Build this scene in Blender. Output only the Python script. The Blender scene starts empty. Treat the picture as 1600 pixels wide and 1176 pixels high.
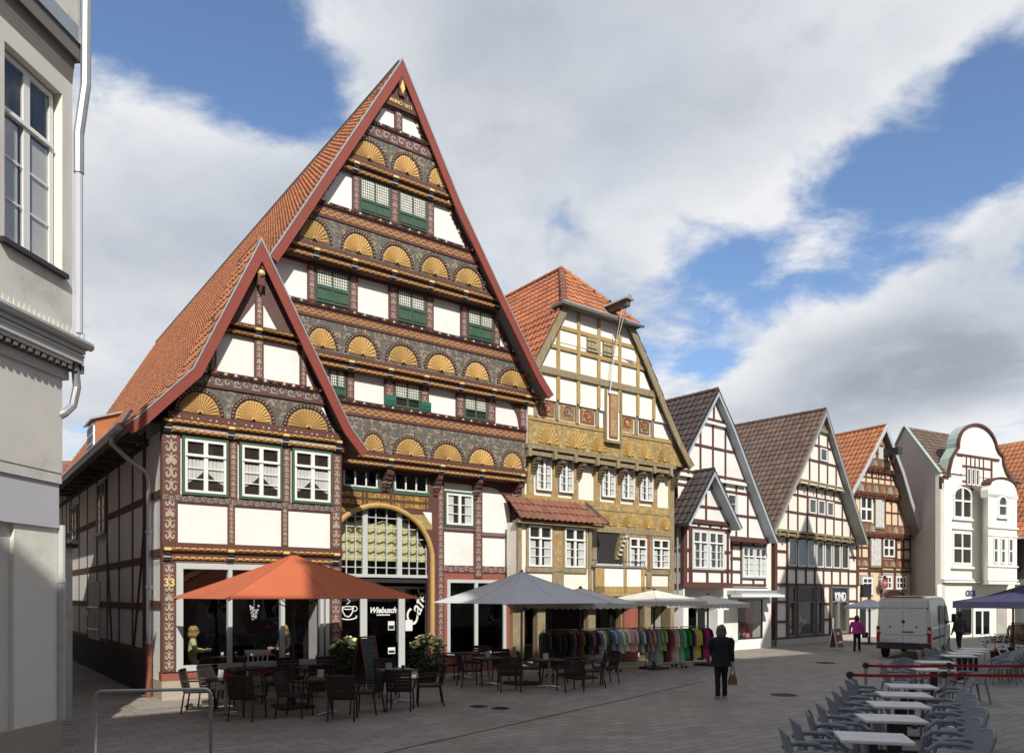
import bpy, math, random
from mathutils import Vector, Matrix
random.seed(7)
R = math.radians
S = bpy.context.scene
COL = S.collection
# ---------------------------------------------------------------- camera, world, sun, exposure
FPX, CX, HY, HC = 1200.0, 800.0, 930.0, 2.4        # focal length and horizon in photo pixels, eye height in metres
cam = bpy.data.cameras.new('camera')
camo = bpy.data.objects.new('camera', cam); COL.objects.link(camo)
camo.location = (0, 0, HC); camo.rotation_euler = (R(90), 0, 0)
cam.sensor_width = 36; cam.lens = 36*FPX/1600
cam.shift_y = (HY-588)/1600
cam.clip_end = 3000; cam.clip_start = .1
S.camera = camo
S.view_settings.view_transform = 'Standard'; S.view_settings.look = 'None'
S.view_settings.gamma = 1; S.view_settings.exposure = .12
S.render.resolution_x, S.render.resolution_y = 1024, 752
S.cycles.max_bounces = 6; S.cycles.transparent_max_bounces = 12
S.cycles.use_denoising = True

SUN = Vector((.55, -1.90, 1.61)).normalized()
sl = bpy.data.lights.new('sun', 'SUN'); sl.energy = 4.3; sl.angle = R(.53); sl.color = (1, .955, .88)
so = bpy.data.objects.new('sun', sl); COL.objects.link(so)
so.rotation_euler = SUN.to_track_quat('Z', 'Y').to_euler(); so.location = (0, -20, 40)

# ---------------------------------------------------------------- node expression helper
class X:
    nt = None
    def __init__(s, k): s.k = k
    def _m(op, *a, clamp=False):
        n = X.nt.nodes.new('ShaderNodeMath'); n.operation = op; n.use_clamp = clamp
        for i, v in enumerate(a):
            if isinstance(v, X): X.nt.links.new(v.k, n.inputs[i])
            else: n.inputs[i].default_value = v
        return X(n.outputs[0])
    def __add__(a, b): return X._m('ADD', a, b)
    def __radd__(a, b): return X._m('ADD', b, a)
    def __sub__(a, b): return X._m('SUBTRACT', a, b)
    def __rsub__(a, b): return X._m('SUBTRACT', b, a)
    def __mul__(a, b): return X._m('MULTIPLY', a, b)
    def __rmul__(a, b): return X._m('MULTIPLY', b, a)
    def __truediv__(a, b): return X._m('DIVIDE', a, b)
    def __lt__(a, b): return X._m('LESS_THAN', a, b)
    def __gt__(a, b): return X._m('GREATER_THAN', a, b)
def fn(op, *a): return X._m(op, *a)
def fr(a): return fn('FRACT', a)
def ab(a): return fn('ABSOLUTE', a)
def mx(a, b): return fn('MAXIMUM', a, b)
def mn(a, b): return fn('MINIMUM', a, b)
def sm(a, lo, hi):
    n = X.nt.nodes.new('ShaderNodeMapRange'); n.interpolation_type = 'SMOOTHSTEP'
    X.nt.links.new(a.k, n.inputs[0]); n.inputs[1].default_value = lo; n.inputs[2].default_value = hi
    return X(n.outputs[0])
def mixc(f, a, b):
    n = X.nt.nodes.new('ShaderNodeMix'); n.data_type = 'RGBA'
    def put(s, v):
        if isinstance(v, X): X.nt.links.new(v.k, s)
        elif isinstance(v, (int, float)): s.default_value = v
        else: s.default_value = (*v[:3], 1)
    put(n.inputs[0], f); put(n.inputs[6], a); put(n.inputs[7], b)
    return X(n.outputs[2])
def mulc(a, b):
    n = X.nt.nodes.new('ShaderNodeMix'); n.data_type = 'RGBA'; n.blend_type = 'MULTIPLY'; n.inputs[0].default_value = 1
    for s, v in ((n.inputs[6], a), (n.inputs[7], b)):
        if isinstance(v, X): X.nt.links.new(v.k, s)
        else: s.default_value = (*v[:3], 1)
    return X(n.outputs[2])
def coord(kind='Object'):
    n = X.nt.nodes.new('ShaderNodeTexCoord'); return X(n.outputs[kind])
def sep(v):
    n = X.nt.nodes.new('ShaderNodeSeparateXYZ'); X.nt.links.new(v.k, n.inputs[0]); return [X(o) for o in n.outputs]
def comb(x, y, z=0.0):
    n = X.nt.nodes.new('ShaderNodeCombineXYZ')
    for i, v in enumerate((x, y, z)):
        if isinstance(v, X): X.nt.links.new(v.k, n.inputs[i])
        else: n.inputs[i].default_value = v
    return X(n.outputs[0])
def noise(v, scale, detail=4, rough=.55, dist=0, out=0):
    n = X.nt.nodes.new('ShaderNodeTexNoise'); X.nt.links.new(v.k, n.inputs['Vector'])
    n.inputs['Scale'].default_value = scale; n.inputs['Detail'].default_value = detail
    n.inputs['Roughness'].default_value = rough; n.inputs['Distortion'].default_value = dist
    return X(n.outputs[out])
def wnoise(v):
    n = X.nt.nodes.new('ShaderNodeTexWhiteNoise'); X.nt.links.new(v.k, n.inputs['Vector']); return X(n.outputs[0])
def scalev(v, s):
    n = X.nt.nodes.new('ShaderNodeVectorMath'); n.operation = 'MULTIPLY'; X.nt.links.new(v.k, n.inputs[0])
    n.inputs[1].default_value = s; return X(n.outputs[0])
MATS = {}
def newmat(name):
    m = bpy.data.materials.new(name); m.use_nodes = True; MATS[name] = m
    X.nt = m.node_tree; b = m.node_tree.nodes['Principled BSDF']
    return m, b
def setc(b, c, rough=.7, bump=None, bs=.3, bd=.01, metal=0, spec=.4):
    if isinstance(c, X): X.nt.links.new(c.k, b.inputs['Base Color'])
    else: b.inputs['Base Color'].default_value = (*c, 1)
    if isinstance(rough, X): X.nt.links.new(rough.k, b.inputs['Roughness'])
    else: b.inputs['Roughness'].default_value = rough
    b.inputs['Metallic'].default_value = metal; b.inputs['Specular IOR Level'].default_value = spec
    if bump is not None:
        n = X.nt.nodes.new('ShaderNodeBump'); X.nt.links.new(bump.k, n.inputs['Height'])
        n.inputs['Strength'].default_value = bs; n.inputs['Distance'].default_value = bd
        X.nt.links.new(n.outputs[0], b.inputs['Normal'])
def plain(name, c, rough=.7, var=.15, scale=3, bs=.15, metal=0, spec=.4, fine=40, dirt=None):
    """colour with broad blotches, fine grain and slight relief"""
    m, b = newmat(name); v = coord()
    n1 = noise(v, scale, 5); n2 = noise(v, fine, 3)
    k = (n1-.5)*(2.2*var)+(n2-.5)*(var*.8)+1.0
    col = mulc(c, comb(k, k, k))
    if dirt: col = mixc(sm(noise(v, scale*.45, 6, .7), .5, .72)*dirt[1], col, dirt[0])
    if name.startswith('plaster'): setc(b, col, rough, n2*.12+noise(v, 2.3, 3), .55, .035, metal, spec)
    elif name.startswith(('gold', 'ochre_fan', 'rosette')):       # every carving has faded a little differently
        oi = X.nt.nodes.new('ShaderNodeObjectInfo'); r = X(oi.outputs['Random'])*.34+.80
        w = sm(noise(v, 9, 5, .7), .60, .74)*.5
        setc(b, mixc(w, mulc(col, comb(r, r*.99, r*.95)), (.26, .17, .10)), rough, n2, bs, .006, metal, spec)
    else: setc(b, col, rough, n2, bs, .006, metal, spec)
    return m
def wood(name, c, c2, rough=.75, vert=True):
    m, b = newmat(name); v = coord()
    g = noise(scalev(v, (14, 14, 1.2)), 2.2, 6, .65)
    g2 = noise(v, 1.7, 4)
    col = mixc(sm(g, .3, .72), c, c2); k = (g2-.5)*.5+1.0
    col = mulc(col, comb(k, k, k)); setc(b, col, rough, g, .35, .006); return m
# palette
plain('plaster', (.82, .80, .765), .9, .05, .8, .5, fine=22, dirt=((.66, .64, .585), .6))
plain('plaster_warm', (.80, .76, .67), .9, .05, .8, .25, fine=60)
plain('plaster_peach', (.74, .56, .38), .9, .07, 1, .25)
plain('plaster_cream', (.84, .82, .73), .9, .05, .6, .2, fine=50, dirt=((.66, .60, .46), .5))
plain('render_rough', (.72, .70, .65), .95, .13, 1.2, .9, fine=105, dirt=((.46, .44, .39), .9))
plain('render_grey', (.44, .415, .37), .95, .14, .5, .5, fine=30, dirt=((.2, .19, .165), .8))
plain('soffit_grey', (.19, .175, .16), .8, .12, 2, .3)
plain('brown_paint', (.115, .05, .040), .62, .18, 2, .25)
plain('brown_dark', (.055, .022, .018), .6, .2, 2, .3)
plain('verge_bluegrey', (.40, .44, .48), .55, .1, 3)
plain('verge_grey', (.33, .345, .32), .6, .12, 3)
plain('verge_red', (.25, .055, .038), .5, .12, 1.5, .15)
plain('rust_wall', (.30, .095, .065), .75, .1, 2, .2)
plain('zinc', (.42, .44, .45), .42, .12, 4, .1, metal=.6)
plain('zinc_edge', (.62, .62, .60), .45, .1, 5, .1)
plain('gold', (.54, .345, .13), .8, .26, 5, .35, fine=30)
plain('gold_dark', (.30, .15, .035), .6, .25, 6, .35)
plain('bead_gold', (.75, .55, .18), .45, .1)
plain('bead_cream', (.72, .66, .52), .6, .1)
plain('bead_red', (.33, .09, .06), .6, .1)
plain('black_paint', (.018, .017, .018), .45, .1)
plain('white_paint', (.80, .80, .77), .45, .04, 4, .06)
plain('white_grey', (.52, .54, .52), .5, .06, 4, .08)
plain('frame_green', (.055, .12, .075), .5, .15, 5, .15)
plain('shutter_green', (.045, .10, .062), .65, .35, 4, .3, dirt=((.16, .13, .06), .4))
plain('shutter_teal', (.025, .14, .10), .5, .25, 4, .3)
plain('frame_dark', (.035, .033, .035), .4, .1)
plain('plinth_beige', (.42, .36, .29), .85, .1, 3, .3)
plain('stone_dark', (.06, .05, .042), .9, .4, 3, .8, fine=9)
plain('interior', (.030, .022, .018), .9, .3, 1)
plain('interior_wood', (.10, .035, .015), .6, .4, 1.5)
plain('curtain', (.70, .70, .68), .9, .08, 6, .3)
plain('aged_red', (.28, .085, .05), .7, .3, 3)
plain('slate_blue', (.10, .17, .20), .6, .2, 4)
plain('steel', (.45, .45, .46), .3, .06, 6, .05, metal=.9)
plain('steel_dark', (.06, .06, .062), .38, .1, 6, .05, metal=.6)
plain('copper_pipe', (.26, .10, .065), .5, .2, 4, metal=.3)
wood('oak_grey', (.20, .155, .085), (.36, .29, .175))
wood('oak_gold', (.33, .215, .07), (.47, .34, .15))
wood('oak_dark', (.085, .068, .045), (.17, .14, .095))
wood('timber_brown', (.085, .032, .024), (.135, .058, .042))
wood('timber_red', (.11, .036, .024), (.165, .062, .042))

def glassmat(name, tint=(.95, .955, .95), refl=.015):
    m, b = newmat(name); nt = m.node_tree; nt.nodes.remove(b)
    out = [n for n in nt.nodes if n.type == 'OUTPUT_MATERIAL'][0]
    t = nt.nodes.new('ShaderNodeBsdfTransparent'); t.inputs[0].default_value = (*tint, 1)
    g = nt.nodes.new('ShaderNodeBsdfGlossy'); g.inputs['Roughness'].default_value = .02
    g.inputs[0].default_value = (.9, .95, 1, 1)
    v = coord(); h = noise(v, 1.3, 2)
    bp = nt.nodes.new('ShaderNodeBump'); bp.inputs['Strength'].default_value = .25; bp.inputs['Distance'].default_value = .02
    nt.links.new(h.k, bp.inputs['Height']); nt.links.new(bp.outputs[0], g.inputs['Normal'])
    fz = nt.nodes.new('ShaderNodeLayerWeight'); fz.inputs[0].default_value = .5
    f = fn('POWER', X(fz.outputs[1]), 5.0)*.9+.025+refl
    mxs = nt.nodes.new('ShaderNodeMixShader'); nt.links.new(f.k, mxs.inputs[0])
    nt.links.new(t.outputs[0], mxs.inputs[1]); nt.links.new(g.outputs[0], mxs.inputs[2])
    nt.links.new(mxs.outputs[0], out.inputs[0]); return m
glassmat('glass'); glassmat('glass_dark', (.25, .27, .27), .02)

def spiral(a, b, turns=2.4, rmax=.47):
    r = fn('SQRT', a*a+b*b); th = fn('ARCTAN2', b, a)/6.2832
    return (fr(th+r*turns) < .45)*(r < rmax)
def pat(name, kind, base, line, line2=None):
    m, b = newmat(name); u, v, _ = sep(coord('UV')); ob = coord()
    if kind == 'scroll':
        s = (fr(u*.5) < .5)*2.0-1.0
        k = mx(spiral(fr(u)-.5, (v-.5)*s*1.05), (ab(v-.5-s*.40) < .05))
    elif kind == 'post':                       # mirrored curls up a post
        a = ab(v-.5)*2.0
        k = mx(spiral(a*.9-.42, fr(u*1.15)-.5, 2.2, .44), (a < .10)*(fr(u*1.15+.5) < .6))
        k = k*(a < .86)
        lz = (ab(fr(u*.23)-.5) < .035)*(a < .5)
        k = mx(k, lz)
    elif kind == 'guilloche':
        s1 = fn('SINE', u*3.14159)*.27+.5; s2 = 1.0-s1
        d = mn(ab(v-s1), ab(v-s2)); k = mx((d < .085), ((fr(u)-.5)*(fr(u)-.5)+(v-.5)*(v-.5) < .006))
    elif kind == 'foliage':
        c1 = spiral(fr(u*1.0)-.5, (fr(v)-.5)*((fr(u*.5) < .5)*2.0-1.0), 2.0, .5)
        c2 = spiral(fr(u*2.3+.3)-.5, fr(v*2.3+.1)-.5, 1.6, .5)
        k = mx(c1, c2*.75)
    elif kind == 'lattice':
        k = 1.0-(fr(u) > .42)*(fr(v) > .38)
    elif kind == 'rope':
        k = (fr(u+v*.6) < .62)
    elif kind == 'planks':
        k = (fr(u) > .06)
    elif kind == 'inscr':                     # carved lettering: uneven strokes in rows, no legible text
        w = wnoise(comb(fn('FLOOR', u*3.0), fn('FLOOR', v)))
        w2 = wnoise(comb(fn('FLOOR', u*3.0)+7.0, fn('FLOOR', v*3.0)+3.0))
        row = (ab(fr(v)-.5) < .33)
        k = row*mx((fr(u*3.0) < .42)*(w > .12), (w2 > .62)*(w > .12))
    n1 = noise(ob, 6, 4); n2 = noise(ob, 45, 2)
    q = (n1-.5)*.7+(n2-.5)*.4+1.0
    lc = line
    if line2: lc = mixc(sm(noise(ob, 5, 2), .46, .54), line, line2)
    col = mulc(mixc(k*.92, base, lc), comb(q, q, q))
    setc(b, col, .7, k, .5, .012); return m
pat('scroll_band', 'scroll', (.13, .06, .055), (.36, .29, .26))
pat('scroll_grey', 'scroll', (.12, .07, .06), (.30, .275, .24))
pat('scroll_post', 'post', (.14, .06, .052), (.36, .28, .24))
pat('scroll_pale', 'post', (.14, .06, .052), (.42, .37, .27))
pat('scroll_house', 'post', (.34, .24, .12), (.46, .36, .17), (.38, .20, .09))
pat('guilloche', 'guilloche', (.16, .06, .045), (.46, .27, .09))
pat('foliage_blue', 'foliage', (.125, .092, .07), (.29, .25, .19), (.12, .14, .125))
pat('foliage_gold', 'foliage', (.38, .25, .08), (.48, .36, .17), (.27, .22, .13))
pat('carved_ochre', 'foliage', (.20, .12, .055), (.46, .32, .14), (.36, .15, .07))
pat('lattice', 'lattice', (.03, .035, .03), (.72, .70, .60))
pat('gold_rope', 'rope', (.20, .10, .03), (.55, .32, .09))
pat('inscription', 'inscr', (.10, .05, .02), (.50, .29, .06))
pat('plank_grey', 'planks', (.03, .028, .025), (.26, .24, .22))
pat('plank_oak', 'planks', (.06, .05, .03), (.40, .33, .20))
pat('plank_white', 'planks', (.30, .30, .29), (.60, .60, .57))

def tilemat(name, c1, c2, c3, moss=.3):
    m, b = newmat(name); uv = coord('UV'); ob = coord()
    w = wnoise(scalev(uv, (1, 1, 0))); n1 = noise(ob, .7, 5, .6); n2 = noise(ob, 9, 4, .65)
    col = mixc(w, c1, c2); col = mixc(sm(n1, .45, .7)*.6, col, c3)
    col = mixc(sm(n2, .55, .8)*moss, col, (.10, .085, .06))
    col = mixc((w > .965)*.55, col, (.06, .045, .038)); col = mixc((w < .05)*.35, col, c2)
    setc(b, col, .75, n2, .4, .01); return m
tilemat('tiles_orange', (.33, .115, .048), (.48, .195, .085), (.26, .11, .06), .4)
tilemat('tiles_orange_old', (.33, .105, .05), (.48, .18, .085), (.19, .10, .065), .55)
tilemat('tiles_red', (.17, .068, .042), (.28, .12, .075), (.15, .09, .07), .5)
tilemat('tiles_brown', (.085, .052, .038), (.175, .115, .083), (.12, .095, .078), .3)
tilemat('tiles_black', (.042, .032, .030), (.088, .068, .062), (.06, .05, .048), .25)

# ---------------------------------------------------------------- mesh builder
class MB:
    def __init__(s): s.v = []; s.f = []; s.mi = []; s.uv = []; s.mats = []; s.cur = None
    def mat(s, m):
        m = m or s.cur
        if m not in s.mats: s.mats.append(m)
        return s.mats.index(m)
    def face(s, pts, m=None, uv=None):
        i = len(s.v); s.v += [tuple(p) for p in pts]; s.f.append(tuple(range(i, i+len(pts))))
        s.mi.append(s.mat(m)); s.uv.append(uv)
    def box(s, x0, x1, y0, y1, z0, z1, m=None):
        if x0 > x1: x0, x1 = x1, x0
        if y0 > y1: y0, y1 = y1, y0
        if z0 > z1: z0, z1 = z1, z0
        i = len(s.v)
        s.v += [(x0, y0, z0), (x1, y0, z0), (x1, y1, z0), (x0, y1, z0), (x0, y0, z1), (x1, y0, z1), (x1, y1, z1), (x0, y1, z1)]
        k = s.mat(m)
        for q in ((0, 3, 2, 1), (4, 5, 6, 7), (0, 1, 5, 4), (1, 2, 6, 5), (2, 3, 7, 6), (3, 0, 4, 7)):
            s.f.append(tuple(i+a for a in q)); s.mi.append(k)
            P = [s.v[i+a] for a in q]
            if q[0] == 0 and q[1] == 3 or q[0] == 4: s.uv.append([(p[0], p[1]) for p in P])
            elif q in ((0, 1, 5, 4), (2, 3, 7, 6)): s.uv.append([(p[0], p[2]) for p in P])
            else: s.uv.append([(p[1], p[2]) for p in P])
        return s
    def fb(s, x0, x1, z0, z1, w0, w1, m=None): return s.box(x0, x1, -w1, -w0, z0, z1, m)   # facade box between outsets w0 and w1
    def fq(s, x0, x1, z0, z1, w, m, uv=(0, 1, 0, 1)):
        a, b, c, d = uv
        s.face([(x0, -w, z0), (x1, -w, z0), (x1, -w, z1), (x0, -w, z1)], m, [(a, c), (b, c), (b, d), (a, d)])
    def hband(s, x0, x1, z0, z1, w, m): s.fq(x0, x1, z0, z1, w, m, (x0/(z1-z0), x1/(z1-z0), 0, 1))
    def vband(s, x0, x1, z0, z1, w, m):
        h = (z1-z0)/(x1-x0)
        s.face([(x0, -w, z0), (x1, -w, z0), (x1, -w, z1), (x0, -w, z1)], m, [(0, 0), (0, 1), (h, 1), (h, 0)])
    def prism(s, poly, y0, y1, m=None, side=None):
        """polygon in x,z extruded along y"""
        n = len(poly); uvf = [(p[0], p[1]) for p in poly]
        s.face([(p[0], y0, p[1]) for p in poly], m, uvf)
        s.face([(p[0], y1, p[1]) for p in reversed(poly)], m, uvf[::-1])
        for i in range(n):
            a, b = poly[i], poly[(i+1) % n]
            L = math.hypot(b[0]-a[0], b[1]-a[1])
            s.face([(a[0], y0, a[1]), (a[0], y1, a[1]), (b[0], y1, b[1]), (b[0], y0, b[1])], side or m, [(y0, 0), (y1, 0), (y1, L), (y0, L)])
    def bar(s, a, b, w, h, m=None, up=(0, 0, 1)):
        """rectangular bar from a to b, width w sideways, height h along up"""
        a = Vector(a); b = Vector(b); d = (b-a).normalized(); up = Vector(up)
        sx = d.cross(up)
        if sx.length < 1e-4: sx = d.cross(Vector((1, 0, 0)))
        sx.normalize(); uz = sx.cross(d).normalized()
        c = [(-.5, -.5), (.5, -.5), (.5, .5), (-.5, .5)]
        A = [a+sx*(i*w)+uz*(j*h) for i, j in c]; B = [b+sx*(i*w)+uz*(j*h) for i, j in c]
        L = (b-a).length
        s.face(A[::-1], m); s.face(B, m)
        for i in range(4):
            j = (i+1) % 4; s.face([A[i], A[j], B[j], B[i]], m, [(0, 0), (0, 1), (L*8, 1), (L*8, 0)])
    def tube(s, pts, r, n=8, m=None, r1=None, closed=False, uvk=6):
        pts = [Vector(p) for p in pts]; N = len(pts); rings = []
        prev = None
        for i, p in enumerate(pts):
            if closed: d = pts[(i+1) % N]-pts[i-1]
            else: d = pts[min(i+1, N-1)]-pts[max(i-1, 0)]
            d.normalize()
            if prev is None:
                a = d.cross(Vector((0, 0, 1)))
                if a.length < .05: a = d.cross(Vector((1, 0, 0)))
            else: a = prev-d*prev.dot(d)
            a.normalize(); prev = a; b2 = d.cross(a)
            rr = r[i] if isinstance(r, (list, tuple)) else (r if r1 is None else r+(r1-r)*i/max(1, N-1))
            i0 = len(s.v)
            for k in range(n):
                t = 2*math.pi*k/n; s.v.append(tuple(p+a*(math.cos(t)*rr)+b2*(math.sin(t)*rr)))
            rings.append(i0)
        km = s.mat(m); L = 0
        for i in range(N if closed else N-1):
            a0 = rings[i]; b0 = rings[(i+1) % N]; dl = (pts[(i+1) % N]-pts[i]).length
            for k in range(n):
                k2 = (k+1) % n
                s.f.append((a0+k, a0+k2, b0+k2, b0+k)); s.mi.append(km)
                s.uv.append([(L*uvk, k/n), (L*uvk, (k+1)/n), ((L+dl)*uvk, (k+1)/n), ((L+dl)*uvk, k/n)])
            L += dl
        if not closed:
            for r0 in (rings[0], rings[-1]):
                s.f.append(tuple(range(r0, r0+n))); s.mi.append(km); s.uv.append(None)
    def cyl(s, p, r, h, n=16, m=None, r1=None): s.tube([p, (p[0], p[1], p[2]+h)], r, n, m, r1)
    def lathe(s, prof, c=(0, 0, 0), n=16, m=None, sy=1):
        km = s.mat(m); i0 = len(s.v)
        for r, z in prof:
            for k in range(n):
                t = 2*math.pi*k/n; s.v.append((c[0]+r*math.cos(t), c[1]+r*math.sin(t)*sy, c[2]+z))
        for j in range(len(prof)-1):
            for k in range(n):
                k2 = (k+1) % n; a = i0+j*n
                s.f.append((a+k, a+k2, a+n+k2, a+n+k)); s.mi.append(km); s.uv.append(None)
    def ball(s, c, r, m=None, n=6, sc=(1, 1, 1)):
        prof = [(math.sin(math.pi*i/n), -math.cos(math.pi*i/n)) for i in range(n+1)]
        km = s.mat(m); i0 = len(s.v); q = n+2
        for a, z in prof:
            for k in range(q):
                t = 2*math.pi*k/q; s.v.append((c[0]+r*sc[0]*a*math.cos(t), c[1]+r*sc[1]*a*math.sin(t), c[2]+r*sc[2]*z))
        for j in range(n):
            for k in range(q):
                k2 = (k+1) % q; a = i0+j*q
                s.f.append((a+k, a+k2, a+q+k2, a+q+k)); s.mi.append(km); s.uv.append(None)
    def build(s, name, parent=None, smooth=False, label=None, angle=None, bevel=0):
        me = bpy.data.meshes.new(name); me.from_pydata(s.v, [], s.f)
        for m in s.mats: me.materials.append(MATS[m] if isinstance(m, str) else m)
        me.polygons.foreach_set('material_index', s.mi)
        uvl = me.uv_layers.new(name='uv'); dat = []
        for f, u in zip(s.f, s.uv):
            if u is None: dat += [0.0, 0.0]*len(f)
            else:
                for p in u: dat += [float(p[0]), float(p[1])]
        uvl.data.foreach_set('uv', dat)
        if smooth: me.polygons.foreach_set('use_smooth', [True]*len(me.polygons))
        me.update()
        o = bpy.data.objects.new(name, me); COL.objects.link(o)
        if parent: o.parent = parent
        if label: o['label'] = label
        if bevel:
            b = o.modifiers.new('bevel', 'BEVEL'); b.width = bevel; b.segments = 2; b.limit_method = 'ANGLE'
        return o
def tag(o, label=None, cat=None, group=None, kind=None):
    if label: o['label'] = label
    if cat: o['category'] = cat
    if group: o['group'] = group
    if kind: o['kind'] = kind
    return o
def empty(name, loc, rz=0, label=None, cat=None, group=None):
    o = bpy.data.objects.new(name, None); o.empty_display_size = .3; COL.objects.link(o)
    o.location = loc; o.rotation_euler = (0, 0, rz)
    return tag(o, label, cat, group)
def copy_tree(o, parent=None):
    c = o.copy(); COL.objects.link(c); c.parent = parent
    for ch in [k for k in KIDS.get(o.name, [])]: copy_tree(ch, c)
    return c
KIDS = {}
def index_kids(root):
    for o in bpy.data.objects:
        if o.parent and o.parent.name == root.name:
            KIDS.setdefault(root.name, []).append(o); index_kids(o)
class House:
    """local frame: x along the facade, -y towards the street, z up; px() turns a photo pixel on the plane at outset w into x,z"""
    def __init__(s, name, label, cat, ox, oy, dx, dy, group=None):
        n = math.hypot(dx, dy); s.o = (ox, oy); s.d = (dx/n, dy/n)
        s.root = empty(name, (ox, oy, 0), math.atan2(dy, dx), label, cat, group)
    def px(s, x, y, w=0):
        d = s.d; nx, ny = d[1], -d[0]; ox = s.o[0]+nx*w; oy = s.o[1]+ny*w; k = (x-CX)/FPX
        u = (k*oy-ox)/(d[0]-k*d[1]); Y = oy+d[1]*u
        return u, HC+(HY-y)/FPX*Y
    def u(s, x, w=0): return s.px(x, 0, w)[0]
    def z(s, x, y, w=0): return s.px(x, y, w)[1]
def ground(x, y, z=0):
    Y = FPX*(HC-z)/(y-HY); return ((x-CX)/FPX*Y, Y)
def textmesh(name, txt, size, m, parent, depth=.01, loc=(0, 0, 0), rot=(R(90), 0, 0), align='CENTER', shear=0, label=None, bold=.0, sx=1):
    cu = bpy.data.curves.new(name, 'FONT'); cu.body = txt; cu.size = size; cu.extrude = depth; cu.align_x = align; cu.align_y = 'CENTER'
    cu.shear = shear; cu.offset = bold
    t = bpy.data.objects.new(name, cu); COL.objects.link(t); bpy.context.view_layer.update()
    me = bpy.data.meshes.new_from_object(t.evaluated_get(bpy.context.evaluated_depsgraph_get()))
    bpy.data.objects.remove(t); me.name = name
    me.materials.clear(); me.materials.append(MATS[m])
    o = bpy.data.objects.new(name, me); COL.objects.link(o); o.parent = parent; o.location = loc; o.rotation_euler = rot; o.scale = (sx, 1, 1)
    if label: o['label'] = label
    return o
def offs(pts, d):
    out = []
    for i in range(len(pts)):
        a = Vector(pts[max(i-1, 0)]); b = Vector(pts[min(i+1, len(pts)-1)]); t = (b-a).normalized()
        out.append((pts[i][0]-t.y*d, pts[i][1]+t.x*d))
    return out
def strip(mb, pts, d, y0, y1, m):
    """board of depth d following a polyline in x,z"""
    q = offs(pts, d)
    for i in range(len(pts)-1):
        mb.prism([pts[i], pts[i+1], q[i+1], q[i]], y0, y1, m)
def interp(pts, z):
    """x on a polyline of x,z at height z"""
    for (x0, z0), (x1, z1) in zip(pts, pts[1:]):
        if min(z0, z1) <= z <= max(z0, z1) and z0 != z1: return x0+(x1-x0)*(z-z0)/(z1-z0)
    return pts[0][0] if abs(z-pts[0][1]) < abs(z-pts[-1][1]) else pts[-1][0]
def tiles(mb, P0, U, V, lu, lv, tw=.22, tl=.32, m='tiles_orange', clip=None, h=.035, sag=0):
    P0 = Vector(P0); U = Vector(U).normalized(); V = Vector(V).normalized(); N = U.cross(V)
    if N.z < 0: N = -N
    nu = max(1, round(lu/tw)); nv = max(1, round(lv/tl)); tw = lu/nu; tl = lv/nv
    prof = [0, .9, 1, .35, 0]; K = 4; km = mb.mat(m)
    for j in range(nv):
        for i in range(nu):
            cs, ct = (i+.5)*tw, (j+.5)*tl
            if clip and not clip(cs, ct): continue
            i0 = len(mb.v); jx = random.uniform(-.006, .006); e = random.uniform(0, .008)
            for k in range(K+1):
                s = i*tw+k/K*tw; hh = prof[k]*h
                a = P0+U*s+V*(j*tl-.03+jx)+N*(hh+.03+e); b = P0+U*s+V*((j+1)*tl)+N*hh; c = a-N*.03
                mb.v += [tuple(a), tuple(b), tuple(c)]
            for k in range(K):
                q = i0+3*k
                for f in ((q, q+3, q+4, q+1), (q, q+3, q+5, q+2)):
                    mb.f.append(f); mb.mi.append(km); mb.uv.append([(i+.5, j+.5)]*4)
def ridge(mb, a, b, r=.11, m='tiles_orange', step=.36):
    a = Vector(a); b = Vector(b); L = (b-a).length; n = max(1, int(L/step)); d = (b-a)/n
    for i in range(n):
        p = a+d*i; q = a+d*(i+1.04)
        i0 = len(mb.f); mb.tube([p, q], r*random.uniform(.98, 1.06), 8, m, r1=r*.86)
        for k in range(i0, len(mb.f)): mb.uv[k] = [(i+.5, .5)]*len(mb.f[k])

SKYBLOBS = [(330, 30, .15, -.28), (455, 165, .09, -.26), (200, 10, .10, -.18), (1290, 470, .18, -.27), (1150, 430, .13, -.2), (1410, 300, .13, -.22), (1545, 90, .07, -.2), (1590, 190, .08, -.2), (1100, 560, .10, -.2),
            (900, 180, .42, .26), (1420, 560, .26, .36), (190, 300, .26, .22), (1560, 340, .10, .22), (1250, 640, .3, .3), (1280, 390, .07, .16), (300, 520, .3, .25), (1350, 60, .2, .16), (1480, 200, .05, .12)]

ROW = [(-40, -26, 25.5, 20.2, 21, False, 'row_wall', 'long plain house farthest left in the row behind the viewer'),
       (-26, -12, 25.5, 20.2, 21, False, 'row_wall_red', 'reddish house left of the middle in the row behind the viewer'),
       (-12, -4.2, 25.5, 20.2, 20.9, False, 'row_wall', 'ochre house directly behind the viewer'),
       (-4.2, .4, 25.5, 22.5, 23.2, False, 'row_wall_red', 'narrow reddish house right behind the viewer'),
       (.4, 6.4, 25.5, 23.6, 24.4, False, 'row_wall', 'tallest ochre house behind the viewer'),
       (6.4, 9.4, 25.5, 22.2, 22.6, False, 'row_wall_red', 'narrow reddish house beside the tallest one behind the viewer'),
       (9.4, 12.2, 25.5, 23.4, 23.8, False, 'row_wall', 'slim ochre house in the row behind the viewer'),
       (12.2, 18.4, 25.5, 21.3, 22.0, False, 'row_wall_red', 'lower reddish house in the row right of the viewer'),
       (18.4, 34, 25.5, 22.9, 23.8, False, 'row_wall', 'long ochre house in the row right of the viewer'),
       (34, 52, 25.5, 22.3, 23.4, False, 'row_wall_red', 'reddish house farthest right in the row'),
       (21.6, 29.6, 14.0, 14.5, 20.9, True, 'row_wall', 'steep gabled house standing forward of the row to the right')]

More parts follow.
